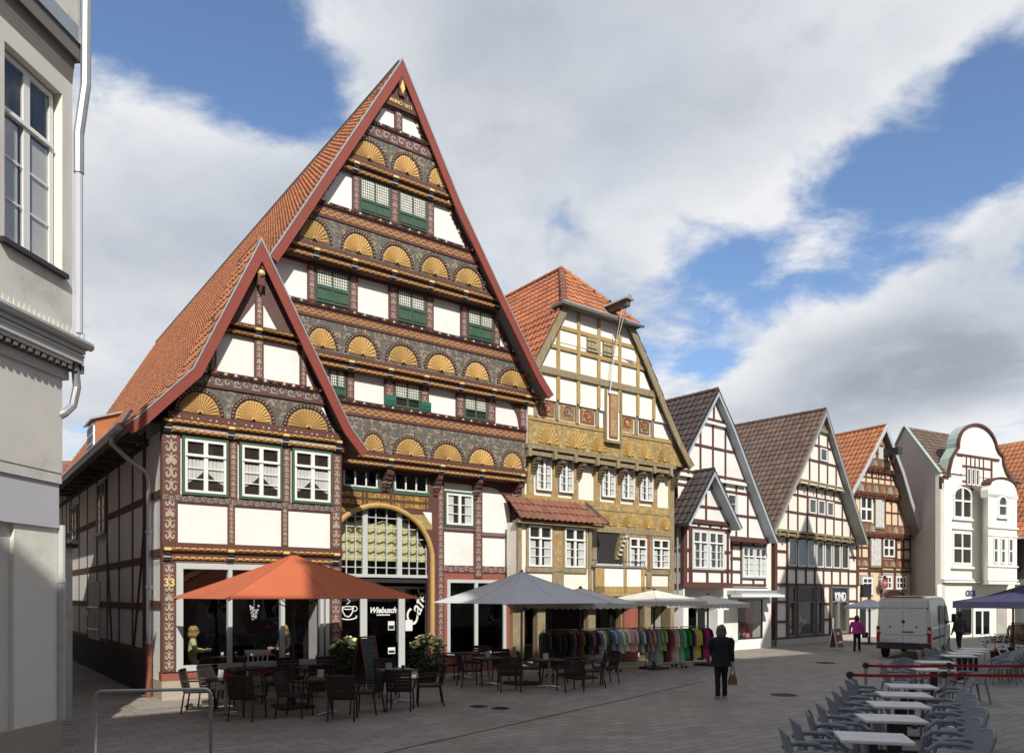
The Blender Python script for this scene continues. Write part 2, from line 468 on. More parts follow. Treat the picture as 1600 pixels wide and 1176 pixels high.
# ---------------------------------------------------------------- sky with broken cloud
W_ = bpy.data.worlds.new('World'); S.world = W_; W_.use_nodes = True
X.nt = W_.node_tree; bgn = W_.node_tree.nodes['Background']
sk = X.nt.nodes.new('ShaderNodeTexSky'); sk.sky_type = 'NISHITA'; sk.sun_disc = False
sk.sun_elevation = math.asin(SUN.z); sk.sun_rotation = math.atan2(SUN.x, SUN.y)
sk.air_density = 1.0; sk.dust_density = .6; sk.ozone_density = 2.2
dv = coord('Generated'); dx, dy, dz = sep(dv)
zz = mx(dz, .02)+.30
cu, cv = dx/zz, dy/zz                        # cloud layer seen in perspective
cp = comb(cu, cv, 0.0)
warp = noise(cp, 1.2, 3, .5, out=1)
n = X.nt.nodes.new('ShaderNodeVectorMath'); n.operation = 'MULTIPLY_ADD'
X.nt.links.new(warp.k, n.inputs[0]); n.inputs[1].default_value = (.35, .35, 0); X.nt.links.new(cp.k, n.inputs[2]); cpw = X(n.outputs[0])
big = noise(scalev(cpw, (1.0, 1.0, 1)), 1.35, 9, .56)
fine = noise(cpw, 4.6, 10, .62)
def blob(px, py, s, a):                      # a bank or a gap in the cloud, placed by its compass direction and height
    d = Vector(((px-CX)/FPX, 1, (HY-py)/FPX)).normalized(); zc = max(d.z, .02)+.30
    ex = (cu-d.x/zc)/s; ey = (cv-d.y/zc)/s
    return fn('EXPONENT', (ex*ex+ey*ey)*-1.0)*a
cov = (big-.5)*1.15+(fine-.5)*.62+.095
for q in SKYBLOBS: cov = cov+blob(*q)
mask = sm(cov, -.03, .17)
thick = sm(cov+(fine-.5)*.25, .12, .62)
rim = sm(noise(cpw, 2.3, 6, .6), .38, .62)
lit = mixc(rim, (4.9, 5.3, 5.9), (7.3, 7.35, 7.5))
cl = mixc(thick*.9, lit, mixc(rim, (2.75, 3.1, 3.75), (4.0, 4.35, 5.0)))
skyc = mulc(X(sk.outputs[0]), (1.22, 1.28, 1.38))
fin = mixc(mask, skyc, cl)
X.nt.links.new(fin.k, bgn.inputs[0]); bgn.inputs[1].default_value = .112
# ---------------------------------------------------------------- paved square
def pavemat(name, c1, c2, mort, sx, sy, rot=36.87, msz=.014):
    m, b = newmat(name); v = coord(); nt = X.nt
    mp = nt.nodes.new('ShaderNodeMapping'); mp.inputs['Rotation'].default_value = (0, 0, R(-rot)); nt.links.new(v.k, mp.inputs[0])
    bt = nt.nodes.new('ShaderNodeTexBrick'); nt.links.new(mp.outputs[0], bt.inputs['Vector'])
    bt.inputs['Scale'].default_value = 1; bt.inputs['Brick Width'].default_value = sx; bt.inputs['Row Height'].default_value = sy
    bt.inputs['Mortar Size'].default_value = msz; bt.inputs['Mortar Smooth'].default_value = .3; bt.offset = .5
    bt.inputs['Color1'].default_value = (*c1, 1); bt.inputs['Color2'].default_value = (*c2, 1); bt.inputs['Mortar'].default_value = (*mort, 1); bt.inputs['Bias'].default_value = 0
    n1 = noise(v, .35, 6, .65); n2 = noise(v, 14, 4, .6); n3 = noise(v, 1.6, 5, .6)
    k = (n1-.5)*.75+(n2-.5)*.35+(n3-.5)*.5+1.0
    col = mulc(X(bt.outputs[0]), comb(k, k, k)); col = mixc(sm(noise(v, 2.7, 2), .70, .74)*.25, col, (.08, .075, .07))
    h = X(bt.outputs[1])*-1.0+n2*.25
    setc(b, col, .72, h, .6, .008); return m
pavemat('pavers', (.255, .222, .187), (.32, .282, .242), (.175, .155, .132), .50, .25)
b = MB(); n_ = 14
b.face([(-400, -300, 0), (400, -300, 0), (400, 700, 0), (-400, 700, 0)], 'pavers'); g0 = b.build('ground'); tag(g0, kind='structure')
def gstrip(name, pts, wd, m, z=.004, kind='structure', label=None, cat=None):
    b = MB()
    for p, q in zip(pts, pts[1:]):
        p = Vector((*p, 0)); q = Vector((*q, 0)); s = (q-p).cross(Vector((0, 0, 1))).normalized()*wd/2
        b.face([tuple(a+Vector((0, 0, z))) for a in (p-s, q-s, q+s, p+s)], m)
    o = b.build(name); tag(o, label, cat, kind=kind); return o
plain('drain_dark', (.035, .034, .033), .7, .2, 3)
plain('paver_pale', (.30, .275, .235), .8, .12, 2, .3)
gstrip('drainage_channel', [ground(600, 1176), ground(985, 1090), ground(1100, 1064)], .045, 'drain_dark')
bs = Vector((-.6, .8)); 
# pale strip of paving along the cafe front
o0 = Vector((-7.98, 17.5)); dd = Vector((.8, .6)); nn = Vector((.6, -.8))
pA = o0+dd*-.7+nn*.62; pB = o0+dd*4.6+nn*.62
gstrip('cafe_paving', [tuple(pA), tuple(pB)], 1.25, 'paver_pale')

# ---------------------------------------------------------------- the houses across the square, behind the viewer: they shade the paving
plain('row_wall', (.45, .40, .33), .9, .1, 1, .3); plain('row_wall_red', (.30, .15, .11), .9, .1, 1, .3)
def row_house(u0, u1, wf, zE, zR, gable=False, m='row_wall', lab=''):
    """front wall at outset wf facing the square; zE eaves, zR ridge"""
    o0 = Vector((-7.98, 17.5)); d = Vector((.8, .6)); n = Vector((.6, -.8))
    p = o0+d*u1+n*wf; r = empty('row_house', (p.x, p.y, 0), math.atan2(.6, .8)+math.pi, lab, 'house', 'houses across the square behind the viewer')
    W = u1-u0; D = 9.0; b = MB()
    if gable: b.prism([(0, 0), (W, 0), (W, zE), (W/2, zR), (0, zE)], 0, D, m)
    else: b.box(0, W, 0, D, 0, zE, m)
    b.build('wall', r); b = MB()
    if gable:
        for sx, ex in ((-.3, W/2), (W+.3, W/2)): b.face([(sx, -.3, zE-.3), (ex, -.3, zR+.1), (ex, D, zR+.1), (sx, D, zE-.3)], 'tiles_red')
    else:
        b.face([(-.1, -.35, zE), (W+.1, -.35, zE), (W+.1, D/2, zR), (-.1, D/2, zR)], 'tiles_red'); b.face([(-.1, D+.3, zE), (W+.1, D+.3, zE), (W+.1, D/2, zR), (-.1, D/2, zR)], 'tiles_red')
        b.face([(0, 0, zE), (0, D, zE), (0, D/2, zR)], m); b.face([(W, 0, zE), (W, D, zE), (W, D/2, zR)], m)
    b.build('tiled_roof', r)
    nw = max(1, int(W/2.2)); nf = int((zE-1)/3)
    for j in range(nf):
        for i in range(nw):
            x = (i+.5)*W/nw; z = .9+j*3
            b = MB(); b.fb(x-.6, x+.6, z, z+1.7, 0, .05, 'white_paint'); o = b.build('window', r)
            b = MB(); b.fb(x-.5, x-.05, z+.1, z+1.6, .05, .06, 'black_paint'); b.fb(x+.05, x+.5, z+.1, z+1.6, .05, .06, 'black_paint'); b.build('pane', o)
for a in ROW: k = -1.4 if a[2] < 20 else -2.1; row_house(a[0]+k, a[1]+k, *a[2:])

# ---------------------------------------------------------------- shared building parts
def window(par, w, x0, x1, z0, z1, lights=2, rows=3, top=0, fm='white_paint', case=None, curt=1, bt=.055, mt=.022, dp=.06, glass='glass', sill=False, name='window'):
    """casement window standing proud of the wall: frame (> pane, curtain)"""
    b = MB()
    if case:
        c = .06
        for q in ((x0-c, x1+c, z0-c, z0), (x0-c, x1+c, z1, z1+c), (x0-c, x0, z0, z1), (x1, x1+c, z0, z1)): b.fb(*q, w-.02, w+dp-.008, case)
    b.fb(x0, x1, z0, z1, w-.015, w+.004, 'interior')
    for q in ((x0, x1, z0, z0+bt), (x0, x1, z1-bt, z1), (x0, x0+bt, z0+bt, z1-bt), (x1-bt, x1, z0+bt, z1-bt)): b.fb(*q, w, w+dp, fm)
    zt = z1-(z1-z0)*top if top else None
    if top:
        b.fb(x0+bt, x1-bt, zt-bt*.6, zt+bt*.6, w, w+dp+.004, fm)
        b.fb(x0+.01, x1-.01, zt-bt*.5, zt-bt*.1, w+dp, w+dp+.03, fm)
    lw = (x1-x0)/lights
    for i in range(1, lights): b.fb(x0+lw*i-bt*.85, x0+lw*i+bt*.85, z0+bt, z1-bt, w, w+dp+.002, fm)
    zz = zt-bt*.6 if top else z1-bt
    for j in range(1, rows):
        z = z0+bt+(zz-z0-bt)*j/rows
        for i in range(lights): b.fb(x0+lw*i+bt*.6, x0+lw*(i+1)-bt*.6, z-mt/2, z+mt/2, w+.03, w+dp-.012, fm)
    if sill: b.fb(x0-.08, x1+.08, z0-.07, z0-.002, w-.01, w+dp+.07, sill)
    o = b.build(name, par)
    g = MB(); g.fb(x0+.01, x1-.01, z0+.01, z1-.01, w+.026, w+.032, glass); g.build('pane', o)
    if curt:
        c = MB(); n = 14; zc1 = zz-(.02 if not top else .05); zb = z0+(zc1-z0)*.28
        for i in range(lights):
            a, d = x0+lw*i+bt*.5, x0+lw*(i+1)-bt*.5
            if curt == 1:
                pts = []
                for k in range(n+1):
                    t = k/n; s = t if i == 0 else 1-t
                    x = a+(d-a)*t; zb_ = zb+(zc1-zb)*(.0+.55*abs(s-.0)**1.6)*(1 if lights > 1 else .6)
                    pts.append((x, w+.010+.007*math.sin(k*2.2), zb_))
                for p, q in zip(pts, pts[1:]):
                    c.face([(p[0], -p[1], p[2]), (q[0], -q[1], q[2]), (q[0], -q[1], zc1), (p[0], -p[1], zc1)], 'curtain')
            else:
                for k in range(n):
                    if abs((k+.5)/n-(0 if i == 0 else 1)) < curt*.9: 
                        x = a+(d-a)*k/n; xx = a+(d-a)*(k+1)/n
                        c.face([(x, -w-.01, z0+bt), (xx, -w-.016, z0+bt), (xx, -w-.016, zc1), (x, -w-.01, zc1)], 'curtain')
        if c.f: c.build('curtain', o)
    return o
def bracket(b, x, z, w, bw=.15, h=.26, d=.3, mats=('black_paint', 'zinc_edge', 'bead_gold')):
    """carved joist end under a jetty"""
    b.fb(x-bw/2, x+bw/2, z+h*.80, z+h, w-d, w+.03, mats[2])
    b.fb(x-bw/2*.98, x+bw/2*.98, z+h*.45, z+h*.795, w-d, w, mats[0])
    b.fb(x-bw/2, x+bw/2, z+h*.33, z+h*.445, w-d, w-.02, mats[1])
    b.tube([(x-bw/2*.96, -(w-.1), z+h*.17), (x+bw/2*.96, -(w-.1), z+h*.17)], h*.17, 8, mats[0])
def console(b, x, z, w, h=.55, mats=('brown_paint', 'bead_red', 'slate_blue', 'bead_cream'), bw=.15):
    """stepped corbel hanging below a joist end"""
    n = 5
    for i in range(n):
        t = i/n; d = .32*(1-t)**1.3+.05
        b.fb(x-bw/2, x+bw/2, z-h*(i+1)/n+.012, z-h*i/n-.012, w-.02, w+d, mats[0])
        b.fb(x-bw/2-.006, x+bw/2+.006, z-h*(i+1)/n-.012, z-h*(i+1)/n+.012, w-.02, w+d-.02, mats[1+i % (len(mats)-1)])
FAN = {}
def fanmesh(np_=15, gm='gold', beads=True, rim='brown_dark', bm=('bead_gold', 'bead_cream'), seed=0):
    """half shell rosette, unit width and height, with a ring of beads"""
    k = (np_, gm, beads)
    if k in FAN: return FAN[k]
    b = MB(); rnd = random.Random(seed+np_)
    for i in range(np_):
        a0 = math.pi*i/np_; a1 = math.pi*(i+1)/np_; am = (a0+a1)/2
        P = lambda a, r, y: (math.cos(a)*r*.5*.98, -y, math.sin(a)*r)
        ro = .97+rnd.uniform(-.02, .02); tw = .10
        for r0, r1, h0, h1 in ((.13, .5, .01, .022), (.5, .86, .022, .034), (.86, ro, .034, .012)):
            q0, q1, qm, qn = P(a0+tw*r0*.0, r0, .0), P(a0, r1*.985, .0), P(am, r0, h0), P(am, r1, h1)
            s0, s1 = P(a1, r0, .0), P(a1, r1*.985, .0)
            b.face([q0, q1, qn, qm], gm); b.face([qm, qn, s1, s0], gm)
        b.face([P(a0+.012, .13, .004), P(a0+.012, .95, .004), P(a0-.012, .95, .004), P(a0-.012, .13, .004)], 'gold_dark')
    for i in range(7):
        a = math.pi*(i+.5)/7; b.ball((math.cos(a)*.05, -.04, math.sin(a)*.10+.02), .035, 'bead_gold', 4, (.7, 1, 1))
    if beads:
        n = 19
        for i in range(24):
            a0 = math.pi*i/24; a1 = math.pi*(i+1)/24
            b.face([(math.cos(a0)*.505, -.006, math.sin(a0)*1.0), (math.cos(a0)*.60, -.006, math.sin(a0)*1.18), (math.cos(a1)*.60, -.006, math.sin(a1)*1.18), (math.cos(a1)*.505, -.006, math.sin(a1)*1.0)], rim)
        for i in range(n):
            a = math.pi*(i+.5)/n; b.ball((math.cos(a)*.55, -.014, math.sin(a)*1.09), .027, bm[i % 2], 4, (.75, .7, 1))
    o = b.build('fan_carving', None); me = o.data; bpy.data.objects.remove(o); FAN[k] = me; return me
def fan(par, x0, x1, z0, z1, w, np_=15, gm='gold', beads=True, name='fan_carving', **kw):
    o = bpy.data.objects.new(name, fanmesh(np_, gm, beads, **kw)); COL.objects.link(o); o.parent = par
    o.location = ((x0+x1)/2, -w, z0); o.scale = (x1-x0, 1, z1-z0); return o
def jetty(par, xs, z, w, x0, x1, d=.28, bh=.26, gap=.10, rope='gold_rope', beam='brown_paint', mats=('black_paint', 'zinc_edge', 'bead_gold'), upper=.14, name='jetty_beam', cons=None, bw=.15):
    """bressummer with rope mouldings, filler boards and joist ends at xs; z = underside"""
    b = MB()
    b.fb(x0, x1, z+bh*.72, z+bh+upper, w-d, w, beam)
    b.fb(x0, x1, z, z+bh*.72, w-d, w-.06, beam)
    e = [x0]+list(xs)+[x1]
    for a, c in zip(e, e[1:]):
        a2, c2 = a+gap, c-gap
        if c2-a2 < .12: continue
        b.tube([(a2, -(w+.005), z+bh*.92), (c2, -(w+.005), z+bh*.92)], .036, 6, rope)
        b.tube([(a2, -(w-.05), z+bh*.22), (c2, -(w-.05), z+bh*.22)], .04, 6, rope)
        b.fb(a2, c2, z+bh*.60, z+bh*.70, w-.06, w-.035, 'brown_dark')
    o = b.build(name, par)
    for x in xs:
        k = MB(); bracket(k, x, z-.03, w+.01, bw, bh+.03, d+.15, mats)
        if cons: console(k, x, z-.03, w-d-.0, *cons)
        k.build('joist_end', o)
    return o
def beads(par, x0, x1, z, w, step=.15, s=.075, ms=('bead_gold', 'brown_dark', 'bead_cream', 'brown_dark', 'bead_red', 'brown_dark'), back='brown_dark', name='bead_moulding'):
    b = MB(); b.fb(x0, x1, z-s*.62, z+s*.62, w-.05, w, back)
    n = int((x1-x0)/step)
    for i in range(n):
        x = x0+(i+.5)*(x1-x0)/n; b.ball((x, -w-.005, z), s*.5, ms[i % len(ms)], 4, (1.0, .8, .85))
        b.fb(x-(x1-x0)/n*.38, x+(x1-x0)/n*.38, z-s*.95, z-s*.62, w-.04, w-.01, back)
    return b.build(name, par)
def lattice_win(H, w, x0, x1, z0, z1, split, state='shut', fm='frame_green', sm='shutter_green'):
    par = H.root; b = MB(); xm = (x0+x1)/2
    b.fb(x0, x1, z0, z1, w-.02, w+.004, 'interior')
    t = .045
    for q in ((x0, x1, z0, z0+t), (x0, x1, z1-t, z1), (x0, x0+t, z0+t, z1-t), (x1-t, x1, z0+t, z1-t), (xm-t/2, xm+t/2, z0+t, z1-t), (x0+t, x1-t, split-t/2, split+t/2)): b.fb(*q, w, w+.045, fm)
    o = b.build('window', par); g = MB()
    for a, c in ((x0+t, xm-t/2), (xm+t/2, x1-t)):
        s = 12.5; g.fq(a, c, split+t/2, z1-t, w+.03, 'lattice', (0, round((c-a)*s*1.25), 0, round((z1-t-split)*s)))
    g.build('lattice', o)
    if state == 'shut':
        for a, c in ((x0+.02, xm-.008), (xm+.008, x1-.02)):
            s = MB(); n = 4
            for i in range(n): s.fb(a+(c-a)*i/n+.002, a+(c-a)*(i+1)/n-.002, z0+.01, split, w+.045, w+.068, sm)
            for zz in (z0+(split-z0)*.18, z0+(split-z0)*.8): s.fb(a+.01, c-.02, zz-.012, zz+.012, w+.068, w+.078, 'black_paint')
            s.build('shutter', o)
    else:
        g = MB(); g.fb(x0+t, x1-t, z0+t, split, w+.01, w+.016, 'glass'); g.build('pane', o)
        if state == 'open':
            for a, c in ((x0-.34, x0-.0), (x1+.0, x1+.34)):
                s = MB(); s.fb(a, c, z0-.02, split-.02, w+.06, w+.09, 'shutter_teal')
                for zz in (z0+.06, (z0+split)/2, split-.1): s.fb(a+.02, c-.02, zz-.02, zz+.02, w+.09, w+.105, 'shutter_teal')
                s.build('shutter', o, label='open teal shutter')
    return o

# ---------------------------------------------------------------- the big gabled half-timbered house
H1 = House('half_timbered_house', 'tallest half-timbered house, dark red with golden shell carvings and a lower gabled bay', 'house', -7.98, 17.5, .8, .6)
r1 = H1.root
VW_ = -.22                                                                         # outset of the main verge
AP = H1.px(628.5, 92, VW_)
VR = [AP, H1.px(720.5, 320, VW_), H1.px(790, 470, VW_), H1.px(848, 590, VW_), H1.px(864, 617, VW_)]     # right verge outline (top edge)
VL = [AP, (2.78, 11.28), (0.54, 7.57), (-.62, 6.28), (-.86, 6.10)]        # left slope outline
SR = [(2.12, 10.94), (3.13, 9.11), (4.45, 6.72), (4.92, 6.18)]                       # right verge of the bay gable
SL = [(2.12, 10.94), (0.56, 7.57), (-.62, 6.28), (-.86, 6.10)]
BACK = -30.0
# plaster infill and solid walls
b = MB()
b.fb(8.0, 11.1, 3.1, 6.1, -1.75, -1.42, 'plaster'); b.fb(4.3, 8.0, 5.3, 6.1, -1.75, -1.46, 'plaster')
for z0, z1, w in ((6.1, 8.75, -1.02), (8.72, 11.35, -.82), (11.3, 13.95, -.52), (13.9, 16.2, -.42), (16.15, 16.85, -.34)):
    def lx(z): return max(interp(VL, z)+.16, 1.2 if z < 9 else 0)
    def rx(z): return min(interp(VR, z)-.13, 11.27 if w < -.9 else 99)
    b.prism([(lx(z0), z0), (rx(z0), z0), (rx(z1), z1), (lx(z1), z1)], -w, -w+.35, 'plaster')
b.build('wall', r1)
b = MB()                                         # bay walls
b.fb(0.02, 4.36, 3.1, 6.2, -.5, -.02, 'plaster'); b.fb(0.02, .3, 0, 3.2, -1.5, -.03, 'plaster'); b.fb(4.1, 4.36, 0, 3.2, -1.5, -.03, 'plaster')
b.prism([(.1, 6.15), (4.3, 6.15), (3.35, 8.4), (2.35, 10.45), (1.9, 10.45), (.75, 7.6)], .02-.12, .4, 'plaster')
b.box(0.02, .1, 0, 1.5, 3.1, 6.2, 'plaster')
b.build('bay_wall', r1)
# alley side wall (plane x=0) ; its own ruler for pixels
HS = House('ruler', '', '', -7.98, 17.5, -.6, .8); bpy.data.objects.remove(HS.root)
b = MB(); b.box(0, .3, 1.4, 30, .95, 6.6, 'plaster'); b.build('side_wall', r1)
b = MB(); b.box(-.06, .3, 1.2, 30, 0, .97, 'stone_dark'); b.build('stone_plinth', r1)
def sy(px): return HS.u(px)
rnd = random.Random(3)
b = MB()
for px, wd in ((226, .38), (207.5, .17), (186.5, .17), (168, .17), (152, .2), (137, .15), (124, .15), (112, .15), (104, .15)):
    y = sy(px); b.box(-.015, .1, y-wd/2, y+wd/2, .97, 6.4, 'timber_brown')
for k in range(7): y = 15+k*2.2; b.box(-.015, .1, y-.09, y+.09, .97, 6.4, 'timber_brown')
for zz in (.99, 2.12, 3.25, 4.72, 6.1): b.box(-.02, .1, 1.4, 30, zz-.08, zz+.1, 'timber_brown')
for (pa, ya), (pc, yc) in (((231, 760), (222, 880)), ((222, 880), (210, 1010)), ((168, 850), (176, 1010))):
    a = (-.012, sy(pa), HS.z(pa, ya)); c = (-.012, sy(pc), HS.z(pc, yc)); b.bar(a, c, .1, .05, 'timber_brown', (1, 0, 0))
for zz in (2.2, 3.4, 4.75): b.box(-.015, .05, .05, 1.3, zz-.08, zz+.08, 'timber_brown')
for k in range(12): y = 1.7+k*1.15; b.box(-.55, .1, y-.08, y+.08, 6.12, 6.3, 'oak_dark')
b.build('side_timber_frame', r1)
def side_window(p0, p1, ya, yb, name='window'):
    y0, y1 = sorted((sy(p0), sy(p1))); z1 = HS.z((p0+p1)/2, ya); z0 = HS.z((p0+p1)/2, yb); b = MB()
    b.box(-.03, 0, y0, y1, z0, z1, 'interior'); t = .06
    for q in ((y0, y1, z0, z0+t), (y0, y1, z1-t, z1), (y0, y0+t, z0, z1), (y1-t, y1, z0, z1), ((y0+y1)/2-t/2, (y0+y1)/2+t/2, z0, z1)): b.box(-.07, -.01, *q, 'white_grey')
    for j in range(1, 4): z = z0+(z1-z0)*j/4; b.box(-.06, -.02, y0, y1, z-.015, z+.015, 'white_grey')
    b.box(-.14, 0, y0-.05, y1+.05, z0-.06, z0-.005, 'white_grey')
    o = b.build(name, r1); g = MB(); g.box(-.045, -.04, y0+.02, y1-.02, z0+.02, z1-.02, 'glass'); g.build('pane', o)
side_window(154, 166.6, 753, 834); side_window(113, 122, 790, 843)
b = MB(); y0, y1 = sorted((sy(140.5), sy(157.5))); b.box(-.05, .02, y0, y1, 1.0, 2.85, 'plank_white'); b.box(-.07, -.05, y0, y1, 2.0, 2.06, 'steel_dark'); b.box(-.07, -.05, y0, y1, 1.3, 1.36, 'steel_dark')
o = b.build('side_door', r1); b = MB(); b.box(-.10, -.05, y1-.16, y1-.1, 1.75, 1.9, 'steel'); b.build('handle', o)
# roofs
b = MB()
def slope(b, prof, y0, y1, tw=.235, tl=.34, m='tiles_orange', th=.12, under='soffit_grey', clip=None):
    for (x1, z1), (x0, z0) in zip(prof, prof[1:]):           # from ridge down to the eaves
        d = Vector((x1-x0, 0, z1-z0)); L = d.length; n = Vector((d.z, 0, -d.x))/L
        if n.z < 0: n = -n
        q = [(x0, z0), (x1, z1), (x1-n.x*th, z1-n.z*th), (x0-n.x*th, z0-n.z*th)]
        P = Vector((x0, y0, z0))+n*.01; cf = None
        if clip: cf = lambda s, t, x0=x0, x1=x1, L=L: clip(x0+(x1-x0)*t/L, y0+s)
        else: b.prism(q, y0, y1, under)
        tiles(b, P, (0, 1, 0), d, y1-y0, L, tw, tl, m, clip=cf)
VLt = [(AP[0]-.04, AP[1]-.2), (2.80, 11.20)]+VL[2:]
slope(b, VLt, .75, 30.0, .205, .29)
slope(b, VLt[:2], -VW_+.03, .76, .205, .29)
o = b.build('tiled_roof', r1)
b = MB(); slope(b, VR, -VW_+.03, 30, 1.2, 1.2, 'tiles_orange'); b.build('tiled_roof', r1)
b = MB(); slope(b, SL, -.43, .76); slope(b, SR, -.43, 1.0); b.build('bay_roof', r1)
b = MB(); ridge(b, (AP[0]-.02, -VW_+.05, AP[1]-.17), (AP[0]-.02, 30, AP[1]-.17), .085); b.build('ridge_tiles', r1); b = MB()
ridge(b, (2.12, -.4, 10.95), (2.3, .9, 10.95), .09); b.build('ridge_tiles', r1)
b = MB(); b.prism([(.2, 6.2), (11.2, 8.4), (6.3, 16.9)], 29.6, 29.9, 'plaster'); b.box(.0, 11.2, 29.6, 29.9, 0, 8.4, 'plaster'); b.box(10.9, 11.1, 1.5, 29.6, 0, 8.6, 'plaster'); b.build('rear_wall', r1)
# verge boards
b = MB()
def mitre(pts, d):
    out = []
    for i, p in enumerate(pts):
        a = Vector(pts[max(i-1, 0)]); c = Vector(p); e = Vector(pts[min(i+1, len(pts)-1)])
        t1 = (c-a).normalized() if i else (e-c).normalized(); t2 = (e-c).normalized() if i < len(pts)-1 else t1
        n = Vector((-t1.y-t2.y, t1.x+t2.x)).normalized(); k = max(.25, n.dot(Vector((-t2.y, t2.x))))
        out.append((c.x+n.x*d/k, c.y+n.y*d/k))
    return out
def verge(b, outl, outr, w, d=.24, th=.05, m='verge_red', e='zinc', ed=.012):
    pts = outl[::-1]+outr[1:]                       # from the left eaves over the apex to the right eaves
    for lo, hi, y0, y1, mm in ((ed-.01, d, -w, -w+th, m), (-.015, ed+.01, -w-.014, -w+th, e)):
        q0, q1 = mitre(pts, -lo), mitre(pts, -hi)
        for i in range(len(pts)-1): b.prism([q0[i], q0[i+1], q1[i+1], q1[i]], y0, y1, mm)
verge(b, VL[:2]+[(2.55, 10.9)], VR, VW_+.02)
b.build('verge_board', r1)
b = MB(); verge(b, SL, SR, .47); b.build('bay_verge_board', r1)
# carved edge battens just inside the verges
for out, side in ((VR, -1), (VL[:2], 1)):
    b = MB(); q = offs(out, .24*side)
    for (a, c), (d_, e) in zip(q, q[1:]):
        if c < 9: continue
        n = max(1, int(math.hypot(d_-a, e-c)/.13))
        for i in range(n):
            t = (i+.5)/n; x = a+(d_-a)*t; z = c+(e-c)*t
            if z > 16.55: continue
            ww = -.34 if z > 16.2 else -.42 if z > 13.9 else -.52 if z > 11.3 else -.82
            b.fb(x-.05, x+.05, z-.045, z+.045, ww-.02, ww+.05, ('brown_dark', 'bead_cream')[i % 4 == 0])
    b.build('carved_edge_batten', r1)
# storeys of the main gable ------------------------------------------------
def post(b, H, p0, p1, z0, z1, w, m='scroll_post', base='brown_paint', pr=.05):
    x0, x1 = H.u(p0, w), H.u(p1, w)
    b.fb(x0, x1, z0, z1, w-.05, w+pr, base); b.vband(x0+.02, x1-.02, z0+.03, z1-.03, w+pr+.003, m)
def rail(b, x0, x1, z0, z1, w, m=None, base='brown_paint', pr=.045):
    b.fb(x0, x1, z0, z1, w-.05, w+pr, base)
    if m: b.hband(x0+.02, x1-.02, z0+.015, z1-.015, w+pr+.003, m)
def lim(z, w): return max(interp(VL, z)+.18, 1.2), min(interp(VR, z)-.15, 11.27 if w < -.9 else 99)
storeys = [
 # w, jetty z, brackets px, (fan z0,z1), fans px, guilloche z0 z1, bead z, window zone z0 z1, posts, windows(px0,px1,split z,state)
 (-1.0, 6.06, (611, 691, 754, 816.7), (6.48, 6.98), ((566, 601), (616.6, 664.8), (676, 723), (732, 773), (785, 817)), (7.45, 7.68), 7.78, (7.83, 8.62),
  ((540.5, 552.4), (600, 615), (656, 669), (712, 724.5), (760, 773), (810.5, 821.8)), ((514, 539, 8.14, 'shut'), (615.6, 655.6, 8.14, 'open'), (724.6, 759.8, 8.14, 'bare'))),
 (-.8, 8.58, (549, 610.6, 666, 721, 772, 824), (9.06, 9.58), ((480, 526), (542, 590), (605, 654), (666, 712), (725.5, 764.5), (780, 827)), (9.86, 10.06), 10.17, (10.22, 11.2),
  ((480, 492.6), (545, 558), (607, 620), (664, 676.5), (719, 729.5), (770, 780)), ((493, 544.5, 10.72, 'shut'), (620.4, 663.6, 10.72, 'shut'), (730, 769.5, 10.72, 'shut'))),
 (-.5, 11.25, (495, 554.6, 616, 674, 727.7, 777), (11.72, 12.25), ((465, 516), (535, 584), (596.5, 643.7), (657.5, 701), (710, 754.5)), (12.45, 12.67), 12.78, (12.83, 13.85),
  ((550, 561.5), (609, 622.2), (666, 677)), ((561.8, 608.8, 13.25, 'shut'), (622.6, 665.8, 13.25, 'shut'))),
 (-.4, 13.84, (557, 618, 674, 712), (14.30, 14.82), ((550, 602.8), (613.5, 657), (669, 700)), (15.03, 15.27), 15.37, (15.42, 15.98),
  ((616, 627.6),), ()),
]
